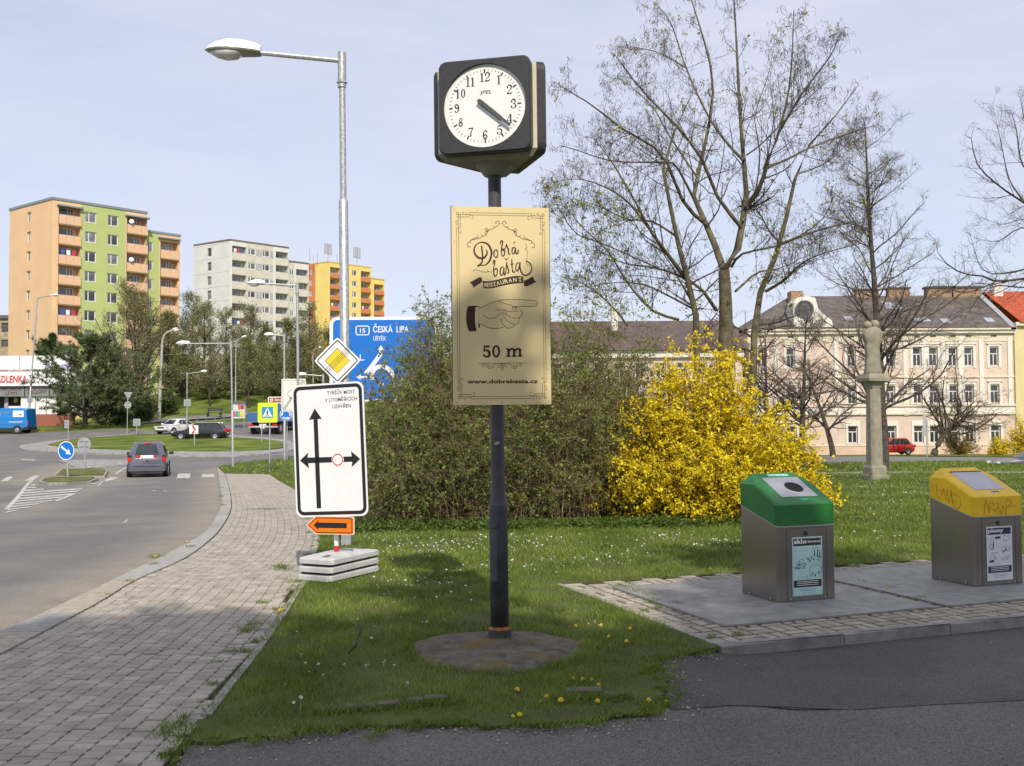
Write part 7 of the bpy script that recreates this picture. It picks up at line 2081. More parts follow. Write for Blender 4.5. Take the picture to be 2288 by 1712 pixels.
# x forward (to the left in the photo), tail at x = 0
prof = [(0.0, .45), (.02, 1.2), (.10, 2.15), (.20, 2.23), (3.2, 2.25), (3.45, 2.18), (4.15, 1.35), (4.9, 1.10), (5.05, .7), (5.05, .40), (.05, .38)]
def van_fn(x, y, z): return (x * k, y, z * k)
ring = lambda y, ins: [(x * k, y, (z - (ins if z > 1.2 else 0)) * k) for x, z in prof]
MB().loft([ring(-.88, .06), ring(-.92, .12), ring(-.925, .0)][:1] + [ring(-.85, .0), ring(.85, .0), ring(.88, .06)]).build('body', VB, t, auto=30)
MB().box(.0, 5.0 * k, -.895, .895, .36 * k, .52 * k).build('side_skirt', DARKTRIM, t)
MB().bbox(-.05, .3 * k, -.9, .9, .42 * k, .62 * k, .03).build('bumper', DARKTRIM, t)
for x in (.88, 4.1):
    for s in (-1, 1):
        MB().lathe([(.40 * k, -.005), (.40 * k, .005)], 20).build('wheel_arch', DARKTRIM, t, loc=(x * k, s * .892, .36 * k), rot=(R(90), 0, 0))
        w = MB().lathe([(.2 * k, -.1), (.31 * k, -.1), (.335 * k, -.07), (.335 * k, .07), (.31 * k, .1), (.2 * k, .1)], 20).build('wheel', TYRE, t, loc=(x * k, s * .82, .335 * k), rot=(R(90), 0, 0)); MB().lathe([(.2 * k, 0), (.12 * k, -.02 * s), (.001, -.02 * s)], 14).build('rim', RIM, w, loc=(0, 0, -.102 * s))
sd = Print(0)
def vside(name, m, poly, d=.8865): 
    MB().add([(x * k, d, z * k) for x, z in poly], [tuple(reversed(range(len(poly))))] if True else []).build(name, m, t)
vside('notice', WHITES, [(1.25, 1.48), (.32, 1.48), (.32, 2.02), (1.25, 2.02)], .8875)
vside('notice_print', mat('print_dark', (.2, .2, .22), .6, var=.6, vscale=9), [(.72, 1.6), (.5, 1.6), (.5, 1.74), (.72, 1.74)], .889)
vside('lettering', WHITES, [(1.6, 1.02), (.42, 1.02), (.42, 1.07), (1.6, 1.07)], .8875)
vside('sticker', mat('sticker_pink', (.6, .35, .45), .5, var=.2, vscale=9), [(2.5, 1.62), (2.34, 1.62), (2.34, 1.76), (2.5, 1.76)], .8875)
vside('badge_print', MATS['print_dark'], [(2.4, 1.82), (1.6, 1.82), (1.6, 1.92), (2.4, 1.92)], .888)
for z in (.80, 1.3): MB().box(.12 * k, 3.2 * k, .884, .892, z * k, z * k + .025).build('trim_strip', mat('van_trim', (.004, .10, .30), .5, var=.1), t)
MB().box(3.0 * k, 3.015 * k, .884, .889, .5 * k, 2.0 * k).build('door_seam', DARKTRIM, t)
MB().bbox(-.03, .05, .70, .86, .75 * k, 1.15 * k, .02).build('tail_light', TAIL, t)

# red hatchback parked before the peach house, and a grey car at the right edge
c = onground(1996, 94, .0)
t = car('hatchback', 'red hatchback parked before the peach house, behind the stone column', 'car', (P(1992, 940, 94).x, 94, TZ(c.x, c.y) - .05), R(180), 3.7, 1.6, 1.55, car_paint('paint_red', (.45, .022, .015)), .60, .2,
        [(0, .54, .82), (.02, .58, .92), (.06, .60, .97), (.25, .61, 1), (.62, .60, 1), (.75, .57, .99), (.92, .50, .92), (.98, .43, .84), (1, .36, .74)], (.04, .15, .56, .80), .72, .29, (.18, .81), side_split=(0, .45, 1.0))
lights(t, 3.7, 1.6, .8, False, .2, .25, .85, d=.08)
c = G(2290, 1035)
cx = P(2296, 940, c.y - 1.2)
t = car('parked_car', 'dark grey car cut off by the right edge on the far road', 'car', (cx.x + .2, c.y - 1.2, TZ(cx.x, c.y) - .55), R(176), 4.5, 1.75, 1.42, car_paint('paint_slate', (.045, .05, .065)), .62, .2,
        [(0, .55, .82), (.02, .60, .92), (.06, .63, .97), (.25, .63, 1), (.62, .61, 1), (.72, .58, .99), (.9, .52, .94), (.975, .45, .84), (1, .38, .74)], (.03, .13, .52, .70), .72, .31, (.19, .81))
lights(t, 4.5, 1.75, .64, True, .34, .14, .72, x_in=.12, d=.1)
# ================================================================ trees, shrubs, grass
BARK = mat('bark_maple', (.115, .102, .062), .95, var=.3, vscale=6, col2=(.175, .158, .098), bump=.6, bscale=30, spec=.1)
BARK_D = mat('bark_dark', (.070, .055, .045), .95, var=.3, vscale=6, col2=(.115, .095, .078), bump=.6, bscale=30, spec=.1)
TWIG = mat('twig_brown', (.115, .088, .074), .9, var=.25, vscale=3, spec=.1)
TWIG_P = mat('seed_brown', (.12, .085, .075), .9, var=.3, vscale=2, spec=.1, island=.3)
BUSHTW = mat('shrub_twig', (.24, .175, .11), .9, var=.25, vscale=4, spec=.1, island=.35)
def leafm(n, c, c2, isl=.35, tr=.35, vs=1.5): return mat(n, c, .6, var=0.1, vscale=vs, col2=c2, island=isl, trans=tr, spec=.25, coords='Position')
L_YG = leafm('leaf_yellow_green', (.28, .34, .045), (.36, .40, .05))
L_BUSH = leafm('leaf_shrub', (.175, .235, .055), (.28, .34, .09), .4, .4)
L_FORS = leafm('petal_yellow', (.86, .66, .018), (.93, .77, .04), .2, .35, 3)
L_FORSG = leafm('leaf_olive', (.13, .15, .03), (.2, .2, .04))
L_PINE = leafm('needle_pine', (.13, .165, .075), (.20, .235, .105), .4, .35)
L_DARK = leafm('leaf_dark', (.024, .060, .014), (.042, .085, .02), .4, .2)
L_WILLOW = leafm('leaf_willow', (.25, .25, .085), (.34, .33, .12), .35, .45)
L_HILL = leafm('leaf_hill', (.20, .215, .085), (.29, .29, .115), .35, .45)

def unit(v):
    return v / np.maximum(np.linalg.norm(v, axis=-1, keepdims=True), 1e-9)
def tubes(Pn, Rn, k):
    """Pn (N,K,3), Rn (N,K) -> verts, quads"""
    N, K, _ = Pn.shape
    t = np.empty_like(Pn); t[:, 1:-1] = Pn[:, 2:] - Pn[:, :-2] if K > 2 else t[:, 1:-1]
    t[:, 0] = Pn[:, 1] - Pn[:, 0]; t[:, -1] = Pn[:, -1] - Pn[:, -2]; t = unit(t)
    ref = np.where(np.abs(t[..., 2:3]) > .9, np.array([1., 0, 0]), np.array([0, 0, 1.]))
    a = unit(np.cross(t, ref)); b = np.cross(t, a)
    ang_ = 2 * np.pi * np.arange(k) / k
    v = Pn[:, :, None, :] + Rn[:, :, None, None] * (a[:, :, None, :] * np.cos(ang_)[None, None, :, None] + b[:, :, None, :] * np.sin(ang_)[None, None, :, None])
    idx = np.arange(N * K * k).reshape(N, K, k)
    i0, i1 = idx[:, :-1], idx[:, 1:]
    f = np.stack([i0, np.roll(i0, -1, 2), np.roll(i1, -1, 2), i1], -1).reshape(-1, 4)
    return v.reshape(-1, 3), f
def merge(parts):
    vs, fs, o = [], [], 0
    for v, f in parts:
        if len(v) == 0: continue
        vs.append(v); fs.append(f + o); o += len(v)
    return np.concatenate(vs), np.concatenate(fs)
def resample_np(pts, rad, K):
    pts = np.array(pts, float); d = np.r_[0, np.cumsum(np.linalg.norm(np.diff(pts, axis=0), axis=1))]
    s = np.linspace(0, d[-1], K)
    return np.stack([np.interp(s, d, pts[:, i]) for i in range(3)], 1), np.interp(s, d, np.array(rad, float))
def sprout(rng, Pn, Rn, n, t0, t1, ang_, angsd, length, K, wob=.12, up=0.0, droop=0.0, rfac=.6, rmin=.002, taper=.35, lensd=.25, tpow=1.0):
    """n side branches on every parent; length: function of (t, parent length) -> length"""
    N, Kp, _ = Pn.shape
    t = t0 + (t1 - t0) * rng.random((N, n)) ** tpow
    f = t * (Kp - 1); i = np.minimum(f.astype(int), Kp - 2); w = (f - i)[..., None]
    ar = np.arange(N)[:, None]
    p = Pn[ar, i] * (1 - w) + Pn[ar, i + 1] * w
    r = Rn[ar, i] * (1 - w[..., 0]) + Rn[ar, i + 1] * w[..., 0]
    d = unit(Pn[ar, i + 1] - Pn[ar, i])
    plen = np.linalg.norm(np.diff(Pn, axis=1), axis=2).sum(1)[:, None]
    L = length(t, plen) * np.clip(1 + lensd * rng.standard_normal((N, n)), .3, 2)
    rv = unit(rng.standard_normal((N, n, 3))); perp = unit(np.cross(d, rv))
    a = np.radians(ang_ + angsd * rng.standard_normal((N, n)))[..., None]
    dirn = d * np.cos(a) + perp * np.sin(a)
    p, r, L, dirn = p.reshape(-1, 3), r.reshape(-1), L.reshape(-1), dirn.reshape(-1, 3)
    M = len(p); out = np.empty((M, K, 3)); out[:, 0] = p
    cur = dirn
    st = (L / (K - 1))[:, None]
    for k in range(1, K):
        cur = unit(cur + wob * rng.standard_normal((M, 3)) + np.array([0, 0, up - droop * k / K]))
        out[:, k] = out[:, k - 1] + cur * st
    rr_ = np.maximum(r * rfac, rmin)[:, None] * np.linspace(1, taper, K)[None]
    return out, rr_
def leaves(rng, c, size, sd=.3, flat=0.0, shape='quad', dirs=None):
    """leaf-sized quads at centres c"""
    N = len(c)
    n = unit(rng.standard_normal((N, 3)) + np.array([0, 0, flat]))
    a = unit(np.cross(n, rng.standard_normal((N, 3)))); b = np.cross(n, a)
    s = (size * np.clip(1 + sd * rng.standard_normal(N), .4, 2))[:, None]
    q = np.stack([c - a * s * .5, c + b * s * .32, c + a * s * .5 + n * s * .12, c - b * s * .32], 1)
    return q.reshape(-1, 3), np.arange(N * 4).reshape(N, 4)
def pts_on(rng, Pn, n, t0=.2, t1=1.0, spread=0.0):
    N, K, _ = Pn.shape
    i = rng.integers(0, N, n); t = (t0 + (t1 - t0) * rng.random(n)) * (K - 1); j = np.minimum(t.astype(int), K - 2); w = (t - j)[:, None]
    p = Pn[i, j] * (1 - w) + Pn[i, j + 1] * w
    return p + spread * rng.standard_normal((n, 3))

# ---------------- the big budding maple behind the forsythia: limbs follow the photograph, depth spread out
rng = np.random.default_rng(5)
MY = 20.5
mb0 = G(1640, 1118); mbase = onground(1640, MY)
def limb(px, dy0, dy1, r0, r1, K=12):
    n = len(px); pts = []
    for i, (x, y) in enumerate(px):
        f = i / (n - 1)
        pts.append(P(x, y, MY + dy0 + (dy1 - dy0) * f ** .9))
    q = catmull([tuple(p) for p in pts], 4)
    return resample_np(q, np.linspace(r0, r1, len(q)) * (.78 if r0 < .15 else .9), K)
za = lambda pts: [(1220 + x / 2.365, y / 2.365) for x, y in pts]
limbs = [
 (za([(955, 2640), (950, 2100), (950, 1640), (940, 1430)]), 0, 0, .20, .125), (za([(940, 1430), (1000, 1370), (1030, 1200), (1060, 1090), (1045, 850), (1025, 600), (1005, 200), (985, -150)]), 0, .5, .12, .012),
 (za([(1060, 1090), (1140, 980), (1160, 880), (1230, 700), (1290, 430), (1310, 50)]), .1, -1.0, .075, .009), (za([(1230, 700), (1350, 500), (1500, 300), (1545, 200)]), -.5, -1.3, .035, .006),
 (za([(1160, 890), (1280, 840), (1420, 770), (1640, 690), (1760, 660)]), -.3, 1.2, .04, .006), (za([(940, 1430), (890, 1290), (850, 1190), (780, 1050), (820, 850), (865, 640), (880, 400), (800, 100), (755, -40)]), 0, 1.4, .095, .010),
 (za([(850, 1190), (740, 1090), (680, 960), (600, 800), (400, 680), (250, 560), (100, 470), (40, 430)]), .3, -1.6, .055, .006), (za([(1030, 1200), (900, 1030), (830, 850), (700, 680), (500, 470), (380, 310), (355, 280)]), .1, -1.5, .055, .006),
 (za([(1045, 850), (960, 760), (860, 620), (740, 360), (660, 120), (570, 10)]), .2, 1.6, .045, .006), (za([(740, 360), (600, 280), (420, 240)]), .9, 1.6, .022, .004),
 (za([(780, 1050), (690, 880), (640, 860), (340, 850), (90, 770), (30, 800)]), .3, -1.2, .035, .005), (za([(700, 680), (720, 740), (620, 880), (580, 760), (350, 640)]), -.6, -1.2, .02, .004),
 (za([(790, 2640), (795, 2000), (790, 1640), (740, 1450), (690, 1250), (640, 1000), (620, 870), (700, 640), (760, 520)]), -.5, -1.2, .10, .012), (za([(760, 1500), (640, 1340), (540, 1200), (480, 1080), (350, 860), (230, 700)]), -.6, -1.8, .06, .006),
 (za([(690, 1250), (560, 1170), (430, 1160), (280, 1090), (150, 1050)]), -.7, -1.6, .03, .004), (za([(540, 1200), (400, 1040), (200, 950), (40, 960)]), -1.0, -1.8, .03, .004),
 (za([(1090, 2640), (1095, 2000), (1110, 1640), (1180, 1420), (1240, 1290), (1290, 1050), (1330, 900), (1380, 780), (1540, 600), (1650, 450)]), .4, 1.0, .105, .008), (za([(1240, 1290), (1180, 1220), (1130, 1130), (1085, 1080)]), .6, .3, .03, .012),
 (za([(1240, 1290), (1400, 1230), (1580, 1180), (1700, 1150)]), .7, 1.8, .045, .005), (za([(1330, 920), (1480, 860), (1600, 750)]), .8, 1.7, .025, .004), (za([(980, 1410), (1040, 1340), (1250, 1290), (1450, 1170), (1520, 1040)]), .1, -1.4, .04, .005),
 (za([(1160, 1540), (1260, 1480), (1340, 1400), (1460, 1340), (1700, 1280)]), .5, -.8, .045, .005), (za([(900, 1640), (800, 1510), (600, 1420), (400, 1390), (250, 1300)]), 0, -1.5, .05, .005),
 (za([(600, 1420), (420, 1340), (280, 1280), (150, 1230), (60, 1080), (0, 1010)]), -1, -2, .022, .004), (za([(700, 1690), (560, 1640), (420, 1480), (330, 1330), (190, 1200), (110, 1100)]), -.4, -1.7, .04, .004), (za([(430, 1720), (350, 1620), (200, 1500), (40, 1450)]), -.8, -1.6, .03, .004),
 (za([(1000, 1540), (1120, 1440), (1230, 1420), (1400, 1340)]), .1, 1.2, .035, .005), (za([(1610, 2640), (1110, 2640), (1060, 2500)])[1:], 0, 0, .02, .02), (za([(790, 1640), (640, 1560), (500, 1500), (300, 1500), (120, 1560)]), -.5, -1.2, .03, .004),
 (za([(1040, 1170), (1110, 1000), (1130, 780), (1100, 620), (1180, 380), (1210, 180)]), 0, 1.6, .03, .004), (za([(800, 940), (640, 700), (560, 560), (400, 420), (330, 420)]), .3, 1.6, .028, .004), (za([(1060, 820), (1140, 760), (1260, 640), (1440, 470), (1520, 410)]), .2, -1, .022, .004),
]
Lp = [limb(*l) for l in limbs]
thickP = np.stack([l[0] for l in Lp]); thickR = np.stack([l[1] for l in Lp])
mt = thing('maple_tree', 'big budding maple spreading its bare limbs behind the yellow forsythia', 'tree', (mbase.x, mbase.y, mbase.z))
org = np.array(mbase)
tr = [0, 1, 5, 12, 16]
v, f = tubes(thickP[tr] - org, thickR[tr], 10); o = link('trunk', np_mesh('trunk', v, f, BARK, True), mt)
ot = [i for i in range(len(Lp)) if i not in tr and i != 27]
v, f = tubes(thickP[ot] - org, thickR[ot], 7); o = link('limb', np_mesh('limb', v, f, BARK, True), mt); o['kind'] = 'stuff'
src = [i for i in range(len(Lp)) if i not in (0, 27)]
SP, SR = thickP[src], thickR[src]
b1_, r1_ = sprout(rng, SP, SR, 20, .16, 1.0, 48, 14, lambda t, l: .30 + 1.05 * (1 - t) * np.minimum(1, l / 3), 6, .16, .10, .0, .36, .004)
keep = b1_[:, 0, 2] > mbase.z + 2.2
b1_, r1_ = b1_[keep], r1_[keep]
b2_, r2_ = sprout(rng, b1_, r1_, 6, .12, 1.0, 52, 16, lambda t, l: .12 + .40 * (1 - .5 * t) * np.minimum(1.2, l), 5, .22, .08, .0, .6, .003)
b3_, r3_ = sprout(rng, b2_, r2_, 2, .3, 1.0, 55, 20, lambda t, l: .07 + .13 * rng.random(t.shape), 4, .3, .05, .1, .7, .0024)
v, f = merge([tubes(b1_ - org, r1_, 4), tubes(b2_ - org, r2_, 3), tubes(b3_ - org, r3_, 3)])
o = link('twigs', np_mesh('twigs', v, f, TWIG), mt); o['kind'] = 'stuff'
# hanging seed strings at the twig ends
ends = np.concatenate([b2_[:, -1], b3_[:, -1], b3_[:, -2]]); ends = ends[rng.random(len(ends)) < .5]
n = len(ends); K = 4; q = np.empty((n, K, 3)); q[:, 0] = ends; cur = unit(rng.standard_normal((n, 3)) * .8 + np.array([0, 0, -.2]))
for k in range(1, K):
    cur = unit(cur + .35 * rng.standard_normal((n, 3)) + np.array([0, 0, -.75])); q[:, k] = q[:, k - 1] + cur * (.022 + .02 * rng.random((n, 1)))
v, f = tubes(q - org, np.full((n, K), .0036), 3)
o = link('seed_strings', np_mesh('seed_strings', v, f, TWIG_P), mt); o['kind'] = 'stuff'
tipc = b2_[:, -1]; tipc = tipc[(rng.random(len(tipc)) < .10) | ((rng.random(len(tipc)) < .32) & (tipc[:, 0] < 2.6) & (tipc[:, 2] < 6.2))]
c = np.repeat(tipc, 7, 0) + rng.standard_normal((len(tipc) * 7, 3)) * .032
low = pts_on(rng, SP, 260, .05, .6, .12); low = low[(low[:, 2] < 4.6) & (low[:, 2] > 2.2)]
c = np.concatenate([c, np.repeat(low, 9, 0) + rng.standard_normal((len(low) * 9, 3)) * .05])
v, f = leaves(rng, c - org, .048); o = link('young_leaves', np_mesh('young_leaves', v, f, L_YG), mt); o['kind'] = 'stuff'

# ---------------- generic trees
def skeleton(rng, h, r, lean=(0, 0), K=12, wob=.02):
    z = np.linspace(0, h, K); x = np.cumsum(rng.standard_normal(K) * wob * h / K) + lean[0] * (z / h) ** 1.4; y = np.cumsum(rng.standard_normal(K) * wob * h / K) + lean[1] * (z / h) ** 1.4
    x -= x[0]; y -= y[0]
    return np.stack([x, y, z], 1)[None], (r * (1 - .93 * (z / h) ** .9) + .006)[None]
def bare_tree(name, label, base, h, r, seed, n1=26, l1=.30, a1=62, n2=7, n3=5, n4=0, t0=.22, up=.07, lean=(0, 0), twig=TWIG, bark=BARK_D, rmin=.008, leafm_=None, nleaf=0, leaf=.05, droop=0.0, group=None, shape=lambda t: 1 - t * .75, spread=.06, trunk_k=10, cat='tree', l2=.42, l3=.42, r2=.55, rb=.5):
    rng = np.random.default_rng(seed)
    T0, R0 = skeleton(rng, h, r, lean)
    B1, S1 = sprout(rng, T0, R0, n1, t0, .985, a1, 10, lambda t, l: h * l1 * shape(t), 8, .09, up, droop, rb, rmin * 1.6)
    B2, S2 = sprout(rng, B1, S1, n2, .15, 1, 50, 14, lambda t, l: (.25 + l * l2) * (1 - .55 * t), 6, .15, up * .8, droop, r2, rmin * 1.2)
    B3, S3 = sprout(rng, B2, S2, n3, .1, 1, 48, 16, lambda t, l: (.12 + l * l3) * (1 - .5 * t), 4, .2, up * .5, droop * 1.5, .6, rmin)
    parts = [tubes(B2, S2, 4), tubes(B3, S3, 3)]
    last = B3
    if n4:
        B4, S4 = sprout(rng, B3, S3, n4, .1, 1, 48, 18, lambda t, l: (.08 + l * .4), 3, .2, 0, droop, .7, rmin * .8); parts.append(tubes(B4, S4, 3)); last = B4
    t = thing(name, label, cat, base, group=group)
    v, f = merge([tubes(T0, R0, trunk_k)]); link('trunk', np_mesh('trunk', v, f, bark, True), t)
    v, f = tubes(B1, S1, 6); o = link('branches', np_mesh('branches', v, f, bark, True), t); o['kind'] = 'stuff'
    v, f = merge(parts); o = link('twigs', np_mesh('twigs', v, f, twig), t); o['kind'] = 'stuff'
    if nleaf:
        c = pts_on(rng, last, nleaf, .1, 1, spread); v, f = leaves(rng, c, leaf); o = link('leaves', np_mesh('leaves', v, f, leafm_), t); o['kind'] = 'stuff'
    return t
# tall slim larch-like tree behind the column
b = onground(1972, 46)
hh = P(1948, 268, 46).z - b.z
bare_tree('larch_tree', 'tall slim bare tree with a straight trunk behind the stone column', b, hh, .24, 21, n1=74, l1=.30, a1=60, n2=9, n3=7, n4=2, t0=.16, up=.07, lean=(-.45, .2), rmin=.0048, shape=lambda t: np.clip(1.05 - t * .80, .16, 1) * np.where(t < .3, .9, 1), leafm_=L_YG, nleaf=420, leaf=.11, spread=.03, rb=.34, twig=mat('twig_larch', (.16, .125, .105), .9, var=.2))
# tree just outside the right edge, its branches reach in
TY = 26.0
rb0 = onground(2370, TY)
org = np.array(rb0)
rng = np.random.default_rng(31)
zr_ = lambda pts: [(1900 + x / 3.183, 200 + y / 3.183) for x, y in pts]
def limb2(px, dy0, dy1, r0, r1, K=12):
    pts = [tuple(P(x, y, TY + dy0 + (dy1 - dy0) * i / (len(px) - 1))) for i, (x, y) in enumerate(px)]
    q = catmull(pts, 4); return resample_np(q, np.linspace(r0, r1, len(q)) * .62, K)
RL = [limb2([(2370, 1085), (2366, 700), (2350, 420), (2330, 180), (2325, -80)], 0, 0, .20, .03), limb2(zr_([(1490, 1300), (1235, 1345), (1040, 1365), (960, 1330), (800, 1310), (700, 1250), (630, 1180), (600, 1060)]), 0, -1, .065, .006), limb2(zr_([(1040, 1365), (960, 1400), (800, 1450), (700, 1400), (580, 1400)]), -.4, -.2, .03, .005),
      limb2(zr_([(1490, 1200), (1235, 1280), (1100, 1310), (960, 1300), (900, 1200), (850, 1020)]), .2, 1.2, .05, .005), limb2(zr_([(1480, 960), (1235, 805), (1050, 680), (900, 530), (860, 350), (800, 315)]), 0, -.8, .055, .005), limb2(zr_([(1235, 800), (1130, 640), (1080, 420), (1010, 90)]), -.2, .9, .04, .004),
      limb2(zr_([(1470, 700), (1235, 560), (1180, 280), (1130, 120)]), 0, 1, .05, .005), limb2(zr_([(1490, 1100), (1235, 980), (1050, 1080), (890, 1060)]), .1, 1.2, .04, .004), limb2(zr_([(1490, 1400), (1235, 1410), (1000, 1400), (880, 1530), (800, 1640)]), .1, -1.2, .04, .004),
      limb2(zr_([(1490, 900), (1235, 920), (1080, 960), (920, 905)]), 0, -1.3, .03, .003), limb2(zr_([(1470, 560), (1300, 420), (1235, 200), (1210, 60)]), 0, -.6, .05, .004)]
t = thing('bare_tree', 'bare tree at the right edge whose long branches reach into the view', 'tree', rb0)
PP, RR = np.stack([l[0] for l in RL]), np.stack([l[1] for l in RL])
v, f = tubes(PP[:1] - org, RR[:1], 10); link('trunk', np_mesh('trunk', v, f, BARK_D, True), t)
v, f = tubes(PP[1:] - org, RR[1:], 6); o = link('branches', np_mesh('branches', v, f, BARK_D, True), t); o['kind'] = 'stuff'
B1, S1 = sprout(rng, PP[1:], RR[1:], 15, .2, 1, 46, 12, lambda t_, l: .30 + 1.0 * (1 - t_), 7, .10, .07, 0, .5, .0055)
B2, S2 = sprout(rng, B1, S1, 6, .12, 1, 45, 14, lambda t_, l: .10 + .30 * l * (1 - .5 * t_), 5, .14, .06, 0, .6, .004)
B3, S3 = sprout(rng, B2, S2, 2, .2, 1, 45, 14, lambda t_, l: .05 + .3 * l, 3, .2, .05, 0, .6, .003)
v, f = merge([tubes(B1 - org, S1 * .75, 4), tubes(B2 - org, S2 * .75, 3), tubes(B3 - org, S3 * .75, 3)]); o = link('twigs', np_mesh('twigs', v, f, TWIG), t); o['kind'] = 'stuff'
# dark bushy trees before the peach house
b = onground(1790, 62)
bare_tree('bare_tree', 'low dark bare tree with tangled branches left of the stone column', b, 9.0, .22, 41, n1=34, l1=.52, a1=66, n2=9, n3=6, t0=.16, up=.05, lean=(.5, 0), rmin=.008, shape=lambda t: np.clip(1.1 - t, .3, 1), n4=1)
b = onground(1712, 72)
bare_tree('bare_tree', 'bare tree behind the forsythia, left of the round gable window', b, 9.5, .2, 45, n1=30, l1=.45, a1=58, n2=8, n3=5, t0=.2, up=.06, rmin=.008, n4=1)
b = onground(2085, 86)
bare_tree('leaning_tree', 'low dark tree with a bent leaning trunk before the peach house', b, 4.6, .30, 43, n1=34, l1=.95, a1=58, n2=9, n3=6, t0=.34, up=.05, lean=(3.6, 0), rmin=.010, shape=lambda t: np.clip(1.15 - t * .6, .3, 1), n4=1)
b = onground(1860, 84)
bare_tree('bare_tree', 'dark bare tree leaning right, between the forsythia and the stone column', b, 8.0, .25, 47, n1=30, l1=.55, a1=60, n2=8, n3=5, t0=.25, up=.05, lean=(-2.4, 0), rmin=.010)

# ---------------- trees of the far bank, left
HB = mat('bark_hill', (.075, .062, .048), .95, var=.3, vscale=2, spec=.1)
HT = mat('twig_hill', (.24, .195, .14), .95, var=.3, vscale=.6, spec=.1)
kinds = []
def hill(label, px, Y, top, seed, **kw):
    b = onground(px, Y); h = P(px, top, Y).z - b.z
    a = dict(n1=32, l1=.42, a1=54, n2=9, n3=6, t0=.10, up=.10, rmin=.017, twig=HT, bark=HB, leafm_=L_HILL, nleaf=7500, leaf=.16, spread=.25, trunk_k=7, group='trees on the far bank'); a.update(kw)
    return bare_tree('bank_tree', label, b, h, .018 * h + .05, seed, **a)
hill('willow-like budding tree, broad, before the green flats behind the pine', 300, 108, 672, 61, n1=60, l1=.62, n2=10, leafm_=L_WILLOW, nleaf=9000, up=.10, t0=.14)
hill('slim tree in front of the right wing of the orange flats', 378, 112, 700, 62, n1=24, l1=.26)
hill('tall dark budding tree between the orange and the white flats', 428, 138, 672, 63, l1=.40, nleaf=8000)
hill('bushy olive tree below the white gable', 455, 132, 690, 64, leafm_=L_WILLOW, nleaf=4200, l1=.46)
hill('bare brown tree before the balconies of the white flats, left one', 505, 128, 700, 65, nleaf=3200)
hill('bare brown tree before the balconies of the white flats, right one', 560, 125, 694, 66, nleaf=3000, n1=34)
hill('dense brown tree behind the corner lamp on the far bank', 590, 135, 730, 67, nleaf=8000)
hill('olive budding tree under the yellow flats', 690, 130, 690, 68, leafm_=L_WILLOW, nleaf=4200, l1=.46)
hill('brown tree under the rust-red gable of the yellow flats', 650, 122, 715, 69, nleaf=6000)
hill('thin leaning birch on the far grassy slope', 468, 114, 770, 70, n1=16, l1=.28, nleaf=700)
hill('dark trunked tree on the slope beside the bent-arm lamp', 555, 112, 760, 71, n1=18, l1=.34, nleaf=3200)
hill('low scrubby tree behind the zone sign', 620, 116, 770, 72, n1=24, l1=.4, nleaf=4500)
hill('small tree partly behind the blue direction sign', 740, 118, 745, 73, n1=22, l1=.38, nleaf=4500)
hill('brown shrubby tree low on the slope behind the black estate car', 520, 118, 800, 74, n1=24, l1=.45, nleaf=4500)
hill('shrubby tree at the foot of the white flats', 405, 121, 760, 75, n1=24, l1=.40, nleaf=7000)

# ---------------- pines and evergreens left
def pine(name, label, px, Y, top, halfw, seed, m=L_PINE, nb=60, flat=.5, needle=.22, ntuft=5200, t0=.12, group=None, lean=(0, 0), cat='tree'):
    rng = np.random.default_rng(seed)
    b = onground(px, Y); h = P(px, top, Y).z - b.z; w = halfw * Y / 2245
    T0, R0 = skeleton(rng, h, .16 + .012 * h, lean, wob=.06)
    B1, S1 = sprout(rng, T0, R0, nb, t0, .99, 68, 12, lambda t_, l: w * np.clip(1.12 - t_ ** 1.4, .12, 1.05), 7, .10, .05, .03, .4, .025, lensd=.32)
    B2, S2 = sprout(rng, B1, S1, 8, .25, 1, 42, 14, lambda t_, l: .25 + .32 * l, 4, .12, .12, 0, .5, .018)
    t = thing(name, label, cat, b, group=group)
    v, f = tubes(T0, R0, 8); link('trunk', np_mesh('trunk', v, f, BARK_D, True), t)
    v, f = merge([tubes(B1, S1, 5), tubes(B2, S2, 3)]); o = link('branches', np_mesh('branches', v, f, BARK_D), t); o['kind'] = 'stuff'
    # needle sprays: clusters of narrow blades round the outer twigs
    c = np.concatenate([pts_on(rng, B2, ntuft, .3, 1, .03), pts_on(rng, B1, ntuft // 4, .55, 1, .05)])
    n = 5
    c = np.repeat(c, n, 0); d = unit(rng.standard_normal((len(c), 3)) + np.array([0, 0, .35])); s = (needle * (.6 + .8 * rng.random(len(c))))[:, None]
    sd = unit(np.cross(d, rng.standard_normal((len(c), 3)))) * .028 * (needle / .22)
    q = np.stack([c - sd, c + sd, c + d * s + sd * .3, c + d * s - sd * .3], 1).reshape(-1, 3)
    o = link('needles', np_mesh('needles', q, np.arange(len(q)).reshape(-1, 4), m), t); o['kind'] = 'stuff'
    return t
pine('pine_tree', 'large spreading pine on the grass strip before the shop', 190, 95.5, 762, 112, 81, nb=64, ntuft=7500, t0=.08, needle=.30, lean=(.6, 0))
pine('pine_tree', 'dark pine rising behind the shop billboards', 112, 112, 742, 52, 82, m=L_DARK, nb=46, ntuft=3600, needle=.34)
